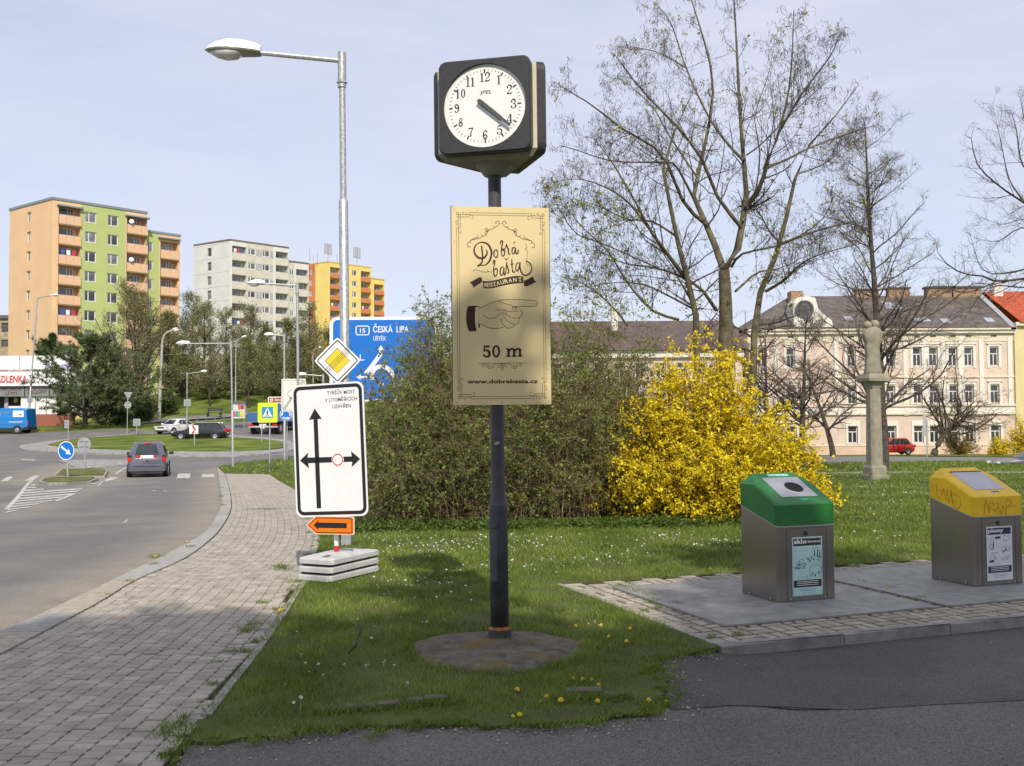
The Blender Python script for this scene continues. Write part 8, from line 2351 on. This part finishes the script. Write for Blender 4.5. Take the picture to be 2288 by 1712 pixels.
def round_bush(name, label, px, Y, top, halfw, seed, m, n=7000, leaf=.14, group=None, cat='shrub', d=None):
    rng = np.random.default_rng(seed)
    b = onground(px, Y); h = P(px, top, Y).z - b.z; w = halfw * Y / 2245
    N = 70
    th = rng.random(N) * 2 * np.pi; el = np.arccos(rng.random(N) * .95)
    dirs = np.stack([np.sin(el) * np.cos(th) * w, np.sin(el) * np.sin(th) * w * .8, np.cos(el) * h + .15 * h], 1) * (.75 + .4 * rng.random((N, 1)))
    K = 6; s = np.linspace(0, 1, K)[None, :, None]
    B = dirs[:, None, :] * s * np.array([1, 1, 0]) + np.array([0, 0, 1]) * (dirs[:, None, 2:3] * s ** .8)
    S = np.linspace(.03, .008, K)[None].repeat(N, 0)
    B2, S2 = sprout(rng, B, S, 10, .2, 1, 45, 15, lambda t_, l: .15 + .25 * l, 4, .2, .08, 0, .6, .008)
    t = thing(name, label, cat, b, group=group)
    v, f = merge([tubes(B, S, 4), tubes(B2, S2, 3)]); o = link('stems', np_mesh('stems', v, f, BUSHTW), t); o['kind'] = 'stuff'
    c = pts_on(rng, B2, n, .1, 1, leaf * .6); c[:, 2] = np.maximum(c[:, 2], .05); v, f = leaves(rng, c, leaf); o = link('leaves', np_mesh('leaves', v, f, m), t); o['kind'] = 'stuff'
    return t
round_bush('evergreen_shrub', 'dark green bush to the right of the spreading pine', 262, 97, 855, 34, 83, L_DARK, 8000, .17)
round_bush('evergreen_shrub', 'dark green bush at the foot of the concrete lamp post', 318, 103, 880, 32, 84, L_DARK, 6000, .16)
round_bush('evergreen_shrub', 'dark rounded bush behind the short lamp on the bank', 372, 107, 882, 24, 85, L_DARK, 5000, .15)
round_bush('evergreen_shrub', 'low pine-green bush merging with the pine on its right side', 232, 96, 875, 30, 86, L_PINE, 6000, .15)
for px, Y, top, hw_, lab in ((470, 121, 838, 60, 'low brown scrub on the slope below the white flats, left clump'), (560, 124, 822, 62, 'low brown scrub on the slope behind the corner lamp'), (640, 120, 828, 60, 'low brown scrub on the slope behind the zone sign'), (715, 122, 822, 56, 'low brown scrub on the slope beside the blue direction sign'), (395, 125, 840, 40, 'low brown scrub between the orange and the white flats')):
    round_bush('scrub', lab, px, Y, top - 40, hw_, int(px), L_HILL, 7000, .2, group='scrub on the far slope')
# far yellow forsythias by the right-hand road
round_bush('forsythia', 'distant yellow forsythia at the right edge by the far road', 2290, 84, 946, 40, 87, L_FORS, 6000, .12, group='distant forsythias')
round_bush('forsythia', 'small distant yellow forsythia left of the grey car', 2232, 84, 984, 26, 88, L_FORS, 3200, .11, group='distant forsythias')
round_bush('forsythia', 'olive-yellow forsythia under the bent leaning tree', 2140, 87, 968, 40, 89, mat('petal_olive', (.30, .22, .03), .7, var=.1, col2=(.4, .3, .04), island=.4, trans=.3), 3000, .11, group='distant forsythias')

# ---------------- the large shrubs and the forsythia
def arching(name, label, px, Y, top, halfw, depth, seed, stem_m, nst, n1, n2, leaf_specs, rad=.0065, cat='shrub', irregular=.42, cone=2.2, K=8, group=None, tw_len=.42, rmin=.0026, up2=.02, lean=.42, low=.45):
    """many stems rising from the whole footprint, leaning and arching outwards; shorter ones fill the skirt"""
    rng = np.random.default_rng(seed)
    b = onground(px, Y); h = P(px, top, Y).z - b.z; w = halfw * Y / 2245
    th = rng.random(nst) * 2 * np.pi; q = np.sqrt(rng.random(nst))
    lump = 1 + irregular * (np.sin(3 * th + seed) * .5 + np.sin(7 * th + 2 * seed) * .3 + .35 * rng.standard_normal(nst))
    q0 = q * .62
    env = h * (np.sqrt(np.clip(1 - (.93 * q) ** 2.2, .06, 1)) if cone > 2 else np.clip(1 - .80 * q ** cone, .1, 1)) * np.clip(lump, .6, 1.12)
    hs = env * (low + (1 - low) * rng.random(nst) ** .6)
    reach = (lean * q * np.clip(lump, .7, 1.25) + .05 * rng.standard_normal(nst))
    s = np.linspace(0, 1, K); B = np.empty((nst, K, 3))
    tw = .7 * rng.standard_normal(nst)
    for k in range(K):
        f_ = s[k]
        B[:, k, 0] = w * np.cos(th + tw * f_) * (q0 + reach * f_ ** 1.4); B[:, k, 1] = depth * np.sin(th + tw * f_) * (q0 + reach * f_ ** 1.4)
        B[:, k, 2] = hs * np.sin(np.pi / 2 * f_ * (1 + .30 * q)) / np.sin(np.pi / 2) 
    B[:, 1:, :] += np.cumsum(rng.standard_normal((nst, K - 1, 3)) * np.array([.05, .05, .025]), 1)
    B[:, 1:, 2] = np.maximum(B[:, 1:, 2], .05)
    S = rad * np.clip(1 + .5 * rng.standard_normal((nst, 1)), .5, 2) * np.linspace(1, .3, K)[None]
    B1, S1 = sprout(rng, B, S, n1, .03, 1, 52, 20, lambda t_, l: tw_len * 1.5 * (.45 + .55 * (1 - t_)), 7, .26, up2, .30, .55, rmin * 1.25)
    B2, S2 = sprout(rng, B1, S1, n2, .1, 1, 46, 18, lambda t_, l: tw_len * (.35 + .45 * rng.random(t_.shape)), 4, .18, up2, .05, .7, rmin)
    for Bx in (B1, B2): Bx[..., 2] = np.maximum(Bx[..., 2], .02)
    t = thing(name, label, cat, b, group=group)
    v, f = merge([tubes(B, S, 5), tubes(B1, S1, 3), tubes(B2, S2, 3)]); o = link('stems', np_mesh('stems', v, f, stem_m), t); o['kind'] = 'stuff'
    for (nm, m, n, size, spread, clump) in leaf_specs:
        c = np.concatenate([pts_on(rng, B2, int(n / clump * .8), .05, 1), pts_on(rng, B1, int(n / clump * .2), .2, 1)])
        c = np.repeat(c, clump, 0); c = c + rng.standard_normal(c.shape) * spread
        c[:, 2] = np.maximum(c[:, 2], .03)
        v, f = leaves(rng, c, size); o = link(nm, np_mesh(nm, v, f, m), t); o['kind'] = 'stuff'
    return t
SG = 'big budding shrubs behind the clock'
arching('deciduous_shrub', 'low leafy shrub just right of the detour sign, leftmost of the big shrubs', 898, 16.3, 812, 86, .9, 105, BUSHTW, 130, 12, 4, [('leaves', L_BUSH, 22000, .044, .022, 3)], group=SG)
arching('deciduous_shrub', 'budding shrub overlapping the blue direction sign, second from the left', 990, 16.9, 706, 125, 1.25, 101, BUSHTW, 230, 12, 4, [('leaves', L_BUSH, 36000, .042, .022, 3)], group=SG)
arching('deciduous_shrub', 'dense brown-green shrub directly behind the clock pole', 1085, 17.4, 690, 165, 1.4, 102, BUSHTW, 230, 12, 4, [('leaves', L_BUSH, 38000, .042, .022, 3)], group=SG)
arching('deciduous_shrub', 'budding shrub to the right of the clock pole, before the long brown roof', 1245, 17.9, 692, 165, 1.4, 103, BUSHTW, 230, 12, 4, [('leaves', L_BUSH, 38000, .042, .022, 3)], group=SG)
arching('deciduous_shrub', 'thin budding shrub touching the left side of the yellow forsythia', 1385, 18.6, 716, 130, 1.2, 104, BUSHTW, 150, 12, 4, [('leaves', L_BUSH, 22000, .042, .022, 3)], group=SG)
FST = mat('forsythia_stem', (.10, .068, .035), .9, var=.25, vscale=4, spec=.1, island=.3)
arching('forsythia', 'large forsythia in full yellow bloom beside the green-topped container', 1588, 17.3, 672, 216, 1.6, 111, FST, 240, 10, 5, [('blossom', L_FORS, 92000, .047, .028, 4), ('leaves', L_FORSG, 7000, .036, .02, 3)], rad=.008, irregular=.36, lean=.50, low=.4, cone=1.0, tw_len=.36)

# ---------------- trees behind the camera, out of view, that shade the foreground
SHADE = leafm('leaf_evergreen', (.03, .06, .02), (.05, .08, .03), .3, .1)
def shade_tree(label, x, y, h, w, z0, seed, n=5200, leaf=.40):
    rng = np.random.default_rng(seed)
    T0, R0 = skeleton(rng, h * .97, .35)
    B1, S1 = sprout(rng, T0, R0, 70, z0 / h, .99, 70, 10, lambda t_, l: w * np.sqrt(np.clip(1 - np.clip((t_ - .62) / .40, -.75, 1) ** 2, .04, 1)), 6, .06, .02, 0, .4, .03, lensd=.06)
    B2, S2 = sprout(rng, B1, S1, 8, .2, 1, 45, 14, lambda t_, l: .3 + .2 * l, 4, .15, .03, 0, .5, .02)
    t = thing('evergreen_tree', label, 'tree', (x, y, 0), group='trees behind the viewer')
    v, f = tubes(T0, R0, 8); link('trunk', np_mesh('trunk', v, f, BARK_D, True), t)
    v, f = merge([tubes(B1, S1, 5), tubes(B2, S2, 3)]); o = link('branches', np_mesh('branches', v, f, BARK_D), t); o['kind'] = 'stuff'
    c = pts_on(rng, B2, n, 0, 1, .22); v, f = leaves(rng, c, leaf); o = link('leaves', np_mesh('leaves', v, f, SHADE), t); o['kind'] = 'stuff'
    return t
shade_tree('broad dense evergreen tree standing behind the viewer', 3.1, -9.0, 14.3, 4.2, 2.0, 121, 22000)
shade_tree('narrow dense evergreen tree behind the viewer, farthest left, added to widen the foreground shade', .3, -7.2, 12.9, 2.1, 2.0, 124, 14000)  # unseen tree put in so the foreground shade reaches farther left
shade_tree('second dense evergreen tree behind the viewer, in the middle of three', 7.6, -7.0, 16.6, 3.0, 2.0, 122, 16000)
shade_tree('third dense evergreen tree behind the viewer, farthest right', 11.4, -7.0, 16.8, 3.2, 2.0, 123, 16000)
# ================================================================ grass blades, flowers, small things on the ground
GB = leafm('grass_blade', (.135, .205, .030), (.25, .31, .060), .4, .35, 1.1)
GB2 = leafm('grass_blade_far', (.13, .20, .026), (.23, .29, .050), .4, .3, .5)
def hnoise(x, y, s, seed=0):
    """cheap smooth noise from a few sines"""
    r = np.random.default_rng(seed); o = 0
    for _ in range(7):
        a, k, ph_ = r.random() * 6.28, s * (.5 + 1.2 * r.random()), r.random() * 6.28
        o = o + np.sin(k * (x * np.cos(a) + y * np.sin(a)) + ph_)
    return o / 7
rng = np.random.default_rng(77)
lawn_np = [tuple(p) for p in lawn_poly]
def edge_dist(x, y, line):
    d = np.full(x.shape, 9.0)
    for (x0, y0), (x1, y1) in zip(line, line[1:]):
        dx, dy = x1 - x0, y1 - y0; L2 = dx * dx + dy * dy
        if L2 < 1e-9: continue
        t = np.clip(((x - x0) * dx + (y - y0) * dy) / L2, 0, 1); d = np.minimum(d, np.hypot(x - x0 - t * dx, y - y0 - t * dy))
    return d
def scatter(y0, y1, n, xmax=.60):
    y = np.sqrt(rng.random(n) * (y1 ** 2 - y0 ** 2) + y0 ** 2); x = (rng.random(n) * 2 - 1) * xmax * y
    k = inside(lawn_np, x, y)
    ex, ey = (x - cb.x + .03) / .62, (y - cb.y + .07) / np.where(y > cb.y, .50, .74)
    k &= (ex ** 2 + ey ** 2) > .93
    return x[k], y[k]
def blades(name, sets, m):
    V = []
    for (y0, y1, n, hgt, wid) in sets:
        x, y = scatter(y0, y1, n)
        dn = hnoise(x, y, 5, 1) * .5 + hnoise(x, y, 17, 2) * .5
        e = edge_dist(x, y, le) if y0 < 9 else np.full(x.shape, 9.)
        keep = rng.random(len(x)) < np.clip(.66 + 1.1 * dn, .06, 1) * np.clip(.35 + e * 3.0, .3, 1)
        x, y, dn, e = x[keep], y[keep], dn[keep], e[keep]
        M = len(x)
        h = hgt * (.45 + .75 * rng.random(M)) * np.clip(1 + .9 * dn, .45, 1.7) * np.clip(.5 + e, .5, 1)
        a = rng.random(M) * 2 * np.pi; ln_ = h * (.2 + .7 * rng.random(M)); b_ = rng.random(M) * 2 * np.pi
        w = wid * (.6 + .8 * rng.random(M))
        z = T(x, y)
        c = np.stack([x, y, z - .004], 1); sd = np.stack([np.cos(a) * w, np.sin(a) * w, 0 * w], 1); tip = np.stack([np.cos(b_) * ln_, np.sin(b_) * ln_, h], 1)
        V.append(np.stack([c - sd, c + sd, c + tip + sd * .18, c + tip - sd * .18], 1).reshape(-1, 3))
    v = np.concatenate(V)
    o = link(name, np_mesh(name, v, np.arange(len(v)).reshape(-1, 4), m)); o['kind'] = 'stuff'
    return o
blades('grass', [(4.6, 7.5, 130000, .040, .0024), (7.5, 11, 150000, .044, .0032), (11, 16, 150000, .050, .0050)], GB)
blades('grass', [(16, 24, 110000, .055, .009), (24, 44, 90000, .07, .016), (44, 72, 60000, .10, .035)], GB2)
# rank growth under the shrubs
x = rng.random(9000) * 7.4 - 2.6; y = 15.2 + .8 * rng.random(9000) + .12 * x
w = .012 + .012 * rng.random(9000); h = .08 + .10 * rng.random(9000); c = np.stack([x, y, T(x, y)], 1)
v, f = leaves(rng, c + np.stack([0 * x, 0 * x, h * rng.random(9000)], 1), .05, flat=1.0); o = link('ground_cover', np_mesh('ground_cover', v, f, leafm('leaf_cover', (.07, .13, .022), (.12, .18, .035), .35, .3))); o['kind'] = 'stuff'
# weeds in the joints and along the edges
def tufts(pts, n, h, w, sp):
    V = []
    for (x0, y0, s_) in pts:
        k = int(n * s_); x = x0 + rng.standard_normal(k) * sp * s_; y = y0 + rng.standard_normal(k) * sp * s_
        a = rng.random(k) * 6.28; b_ = rng.random(k) * 6.28; hh = h * s_ * (.4 + .8 * rng.random(k)); l_ = hh * (.4 + .9 * rng.random(k)); ww = w * (.6 + .8 * rng.random(k))
        c = np.stack([x, y, T(x, y)], 1); sd = np.stack([np.cos(a) * ww, np.sin(a) * ww, 0 * ww], 1); tip = np.stack([np.cos(b_) * l_, np.sin(b_) * l_, hh], 1)
        V.append(np.stack([c - sd, c + sd, c + tip + sd * .2, c + tip - sd * .2], 1).reshape(-1, 3))
    return np.concatenate(V)
wp = [(G(x, y).x, G(x, y).y, s_) for x, y, s_ in [(633, 1272, 1.3), (625, 1268, 1), (560, 1408, .9), (548, 1413, .8), (575, 1395, .8), (424, 1223, .8), (285, 1300, .7), (350, 1246, 1.0), (343, 1262, .7), (386, 1627, 1.0), (372, 1640, .7), (1357, 1284, .6), (1390, 1314, 1.1), (1424, 1323, .9), (1450, 1333, 1), (1460, 1345, .8), (1510, 1352, .8), (1470, 1360, .6), (1500, 1335, .5), (1495, 1290, 1.0), (1908, 1266, 1.1), (1440, 1365, .6), (1590, 1425, .6), (1650, 1420, .7), (1990, 1315, .7), (2050, 1340, .8), (1930, 1302, .7), (495, 1090, .8), (496, 1110, 1.), (498, 1130, .9), (240, 1330, .4)]]
for k in range(46):
    p = le[0]; i = rng.integers(4, len(wr) - 12); q = wr[i]; wp.append((q[0] - .05 + rng.standard_normal() * .05, q[1], .35 + .4 * rng.random()))
wp += [(*G(x, y)[:2], .5 + .5 * rng.random()) for x, y in [(700 + k * 12, 1596 - k * .9) for k in range(26)] + [(1262 + k * 12, 1563) for k in range(13)]]
for k in range(150):
    i = rng.integers(2, len(le) - 1); wp.append((le[i][0] + rng.standard_normal() * .05, le[i][1] - .03 + rng.standard_normal() * .04, .3 + .4 * rng.random()))
wp += [(cb.x - .01 + .62 * math.cos(k * .157), cb.y - .09 + (.50 if math.sin(k * .157) > 0 else .72) * math.sin(k * .157), .5 + .5 * rng.random()) for k in range(40)]
v = tufts(wp, 60, .05, .0032, .045); o = link('weeds', np_mesh('weeds', v, np.arange(len(v)).reshape(-1, 4), GB)); o['kind'] = 'stuff'

# worn kerb stones half sunk in the grass
OLDK = mat('old_kerb_stone', (.15, .132, .105), .95, var=.25, vscale=9, bump=.6, bscale=50, spec=.1, obrand=.12)
oldk = struct(MB().add([(0, 6, -.3), (.1, 6, -.3), (.1, 6.1, -.3)], [(0, 1, 2)]).build('old_kerb', OLDK))
for (xa, xb, yb, hpx, lift) in ((704, 768, 1592, 10, 1), (770, 838, 1589, 12, 1), (843, 893, 1583, 16, 1), (907, 944, 1578, 20, 1), (948, 1000, 1570, 13, 1), (1266, 1349, 1557, 20, 1.2), (1352, 1400, 1560, 10, .8)):
    a, b_ = G(xa, yb), G(xb, yb - (xb - xa) * .03)
    d = (b_ - a).xy.normalized(); n = Vector((-d.y, d.x)); z = hpx / 350 * .62
    q = [(a.x, a.y), (b_.x, b_.y), (b_.x + n.x * .07, b_.y + n.y * .07), (a.x + n.x * .07, a.y + n.y * .07)]
    jit = lambda s_: random.uniform(-s_, s_)
    c = ((q[0][0] + q[2][0]) / 2, (q[0][1] + q[2][1]) / 2)
    MB().loft([[(x, y, -.08) for x, y in q], [(x, y, z * .75 + jit(.006)) for x, y in q], [(c[0] + (x - c[0]) * .93 + jit(.004), c[1] + (y - c[1]) * .85, z + jit(.006)) for x, y in q]]).build('kerb_stone', OLDK, oldk, smooth=False)

# ---------------- flowers
PET = mat('daisy_white', (.80, .80, .78), .7, var=.02); DYEL = mat('daisy_eye', (.7, .45, .02), .7, var=.05)
DAND = mat('dandelion_yellow', (.85, .58, .01), .7, var=.1, vscale=200)
dm = MB()
n = 9
for k in range(n):
    a0, a1 = 2 * math.pi * k / n, 2 * math.pi * (k + .78) / n
    dm.add([(.002 * math.cos(a0), .002 * math.sin(a0), .03), (.0125 * math.cos(a0), .0125 * math.sin(a0), .034), (.0125 * math.cos(a1), .0125 * math.sin(a1), .034), (.002 * math.cos(a1), .002 * math.sin(a1), .03)], [(0, 1, 2, 3)])
dm.box(-.0008, .0008, -.0008, .0008, 0, .03)
dmesh = dm.mesh('daisy', PET)
dm2 = MB().lathe([(.0045, 0), (.003, .003), (.0005, .004)], 6); eye = dm2.mesh('daisy_eye', DYEL)
clusters = [(985, 1228, 70, 14, 95), (1150, 1215, 75, 14, 85), (1060, 1200, 120, 10, 45), (880, 1215, 45, 22, 50), (1480, 1205, 60, 10, 40), (1560, 1222, 70, 14, 50), (1350, 1235, 80, 20, 40), (1620, 1210, 35, 10, 30), (960, 1300, 90, 22, 55), (1180, 1262, 110, 24, 50), (1290, 1250, 100, 22, 40), (840, 1190, 30, 20, 30), (860, 1290, 30, 20, 18), (700, 1480, 90, 45, 8), (900, 1400, 120, 30, 12), (1330, 1420, 60, 30, 8), (640, 1530, 60, 40, 5), (860, 1500, 40, 20, 6), (1900, 1160, 80, 40, 45), (1985, 1110, 90, 26, 55), (2200, 1080, 90, 18, 40), (1920, 1085, 70, 16, 45), (2010, 1200, 50, 24, 14), (1640, 1140, 30, 14, 14), (1750, 1090, 60, 14, 20), (2040, 1140, 90, 30, 25)]
dp = []
rg_ = random.Random(3)
for cx, cy, sx, sy, k in clusters:
    for _ in range(k):
        q = G(cx + rg_.gauss(0, sx * .75), cy + rg_.gauss(0, sy * .75))
        if q.y < 45: dp.append((q.x, q.y))
da = np.array(dp); okm = inside(lawn_np, da[:, 0], da[:, 1]); ex = ((da[:, 0] - cb.x) / .7) ** 2 + ((da[:, 1] - cb.y) / .8) ** 2 > 1
ins_pad = inside([pad(-.1, -.1), pad(14, -.1), pad(14, PAD_D + .05), pad(-.1, PAD_D + .05)], da[:, 0], da[:, 1])
da = da[okm & ex & ~ins_pad]; da = da[np.argsort(np.hypot(da[:, 0], da[:, 1]))]
restd = MB()
for i, (x, y) in enumerate(da):
    sc_ = rg_.uniform(.55, 1.0) * (1 + max(0, y - 12) * .03); a = rg_.uniform(0, 6.28); z = TZ(x, y) + .004
    tl_ = (R(rg_.uniform(-28, 28)) + R(20), R(rg_.uniform(-25, 25)), a)
    if i < 290:
        o = link('daisy', dmesh, None, (x, y, z), tl_); o.scale = (sc_,) * 3
        tag(o, 'small white daisy flower in the mown lawn', 'flower', 'white daisies in the lawn')
        if y < 9: link('eye', eye, o, (0, 0, .033))
    else:
        M_ = Matrix.Translation((x, y, z)) @ Euler(tl_).to_matrix().to_4x4() @ Matrix.Scale(sc_ * 1.1, 4)
        restd.add([tuple(M_ @ Vector(p)) for p in dm.v], dm.f)
o = restd.build('daisies', PET); o['kind'] = 'stuff'
fm_ = MB()
for r0, r1, z0, z1, nn in ((.000, .022, .036, .030, 16), (.0, .017, .041, .040, 13), (.0, .011, .045, .047, 10), (0, .006, .047, .052, 7)):
    for k in range(nn):
        a0, a1 = 2 * math.pi * (k + r1 * 60) / nn, 2 * math.pi * (k + .7 + r1 * 60) / nn
        fm_.add([(r0, 0, z0 - .004), (r1 * math.cos(a0), r1 * math.sin(a0), z1), (r1 * math.cos(a1), r1 * math.sin(a1), z1)], [(0, 1, 2)])
fl_mesh = fm_.mesh('blossom', DAND)
st_mesh = MB().tube([(0, 0, -.01), (.002, 0, .018), (0, 0, .036)], .0018, 5).mesh('stem', GB)
lf = MB()
for k in range(6):
    a = k * 1.05; c, s__ = math.cos(a), math.sin(a)
    pts_ = [(.0, 0, .004), (.03, .007, .012), (.06, .004, .010), (.075, 0, .004), (.06, -.004, .010), (.03, -.007, .012)]
    lf.add([(x * c - y * s__, x * s__ + y * c, z) for x, y, z in pts_], [tuple(range(6))])
lf_mesh = lf.mesh('leaf_rosette', leafm('leaf_dandelion', (.05, .11, .018), (.08, .14, .025), .2, .2))
z3 = lambda x, y: (840 + x / 3.352, 1420 + y / 3.352); z4 = lambda x, y: (1280 + x / 5.267, 1230 + y / 5.267)
DL = {1366: 'dandelion at the edge of the pavement, level with the foot plates', 1317: 'dandelion growing in the gap between the two ground plates', 1210: 'farthest of the dandelions growing against the road kerb', 1243: 'yellow dandelion in the gutter by the road kerb', 1240: 'yellow dandelion in the gutter by the road kerb'}
for px, py, s__ in [(*z3(1050, 418), 1.25), (*z3(1285, 463), 1.1), (*z3(1385, 500), 1.35), (*z3(1240, 493), .7), (*z3(1655, 500), 1.15), (*z3(1075, 600), 1.15), (*z3(1020, 607), .8), (*z3(1468, 325), 1), (*z3(1557, 338), 1.15), (*z3(1618, 337), .9), (*z3(1665, 376), 1), (*z3(2048, 495), 1.15), (*z3(2165, 495), .8), (*z3(1880, 54), 1.3), (*z3(1745, 12), .9),
                    (*z4(25, 888), 1), (*z4(330, 878), 1), (*z4(670, 930), 1.2), (*z4(425, 1014), 1), (*z4(1615, 220), 1.2), (628, 1366, 1.6), (1981, 1317, 1.3), (418, 1210, 1.2), (346, 1243, 1.1), (350, 1240, .9)]:
    q = G(px, py + 4)
    t = thing('dandelion', DL.get(py, 'yellow dandelion flower in the grass round the clock and bin pad'), 'flower', (q.x, q.y, q.z), rg_.uniform(0, 6), group='yellow dandelions', rot=(R(rg_.uniform(5, 30)), R(rg_.uniform(-15, 15)), rg_.uniform(-.5, .5)))
    t.scale = (s__ * .6,) * 3
    link('blossom', fl_mesh, t); link('stem', st_mesh, t); link('leaf_rosette', lf_mesh, t)

# ---------------- small litter
q = [G(778, 1470), G(795, 1462), G(803, 1448), G(808, 1440)]
o = MB().tube([(q[0].x, q[0].y, .03), (q[1].x, q[1].y, .06), (q[2].x, q[2].y, .10), (q[3].x, q[3].y, .13)], [.006, .009, .008, .004], 7).build('stick', BARK_D, smooth=True); tag(o, 'short dark curved stick lying in the grass left of the clock footing', 'stick')
a, b_ = G(1208, 1620), G(1234, 1613)
o = MB().tube([(a.x, a.y, -.006), (b_.x, b_.y, -.006)], .006, 8).build('paper_tube', PET); tag(o, 'thin white paper tube on the asphalt at the edge of the grass', 'litter')
a, b_ = G(1745, 1412, -.074), G(1795, 1390, -.074)
o = MB().tube([(a.x, a.y, -.068), ((a.x + b_.x) / 2, (a.y + b_.y) / 2, -.06), (b_.x, b_.y, -.068)], .004, 6).build('straw', mat('straw_pale', (.4, .32, .16), .8, var=.1)); tag(o, 'dry pale stalk on the dark asphalt below the pad kerb', 'litter')
peb = MB(); 
for _ in range(420):
    i = rg_.randrange(2, len(le) - 1); x, y = le[i]
    x += rg_.gauss(0, .12); y -= abs(rg_.gauss(0, .10)) + .01; s__ = rg_.uniform(.003, .009)
    z = -.013 - .06 * float(sstep(1.15, 1.75, x))
    M_ = Matrix.Translation((x, y, z + s__ * .4)) @ Matrix.Rotation(rg_.uniform(0, 6), 4, 'Z')
    peb.add([tuple(M_ @ Vector(p)) for p in ((-s__, -s__ * .7, -s__ * .5), (s__, -s__ * .6, -s__ * .5), (s__ * .8, s__ * .7, -s__ * .5), (-s__ * .8, s__ * .6, -s__ * .5), (-s__ * .4, -s__ * .2, s__ * .5), (s__ * .5, -s__ * .2, s__ * .45), (s__ * .3, s__ * .3, s__ * .5), (-s__ * .4, s__ * .3, s__ * .4))], [(0, 1, 5, 4), (1, 2, 6, 5), (2, 3, 7, 6), (3, 0, 4, 7), (4, 5, 6, 7)])
for _ in range(160):
    x, y = rg_.uniform(-1.3, 5), rg_.uniform(4.5, 8)
    if inside(lawn_np, np.array([x]), np.array([y]))[0] or inside([pad(-.1, -.1), pad(14, -.1), pad(14, PAD_D), pad(-.1, PAD_D)], np.array([x]), np.array([y]))[0]: continue
    s__ = rg_.uniform(.002, .006); M_ = Matrix.Translation((x, y, -.012 - .06 * float(sstep(1.15, 1.75, x)) + s__ * .4)) @ Matrix.Rotation(rg_.uniform(0, 6), 4, 'Z')
    peb.add([tuple(M_ @ Vector(p)) for p in ((-s__, -s__ * .7, -s__ * .9), (s__, -s__ * .6, -s__ * .9), (s__ * .8, s__ * .7, -s__ * .9), (-s__ * .8, s__ * .6, -s__ * .9), (-s__ * .4, -s__ * .2, s__ * .5), (s__ * .5, -s__ * .2, s__ * .45), (s__ * .3, s__ * .3, s__ * .5), (-s__ * .4, s__ * .3, s__ * .4))], [(0, 1, 5, 4), (1, 2, 6, 5), (2, 3, 7, 6), (3, 0, 4, 7), (4, 5, 6, 7)])
o = peb.build('gravel', mat('grit', (.32, .28, .24), .9, var=.3, vscale=30, island=.5)); o['kind'] = 'stuff'
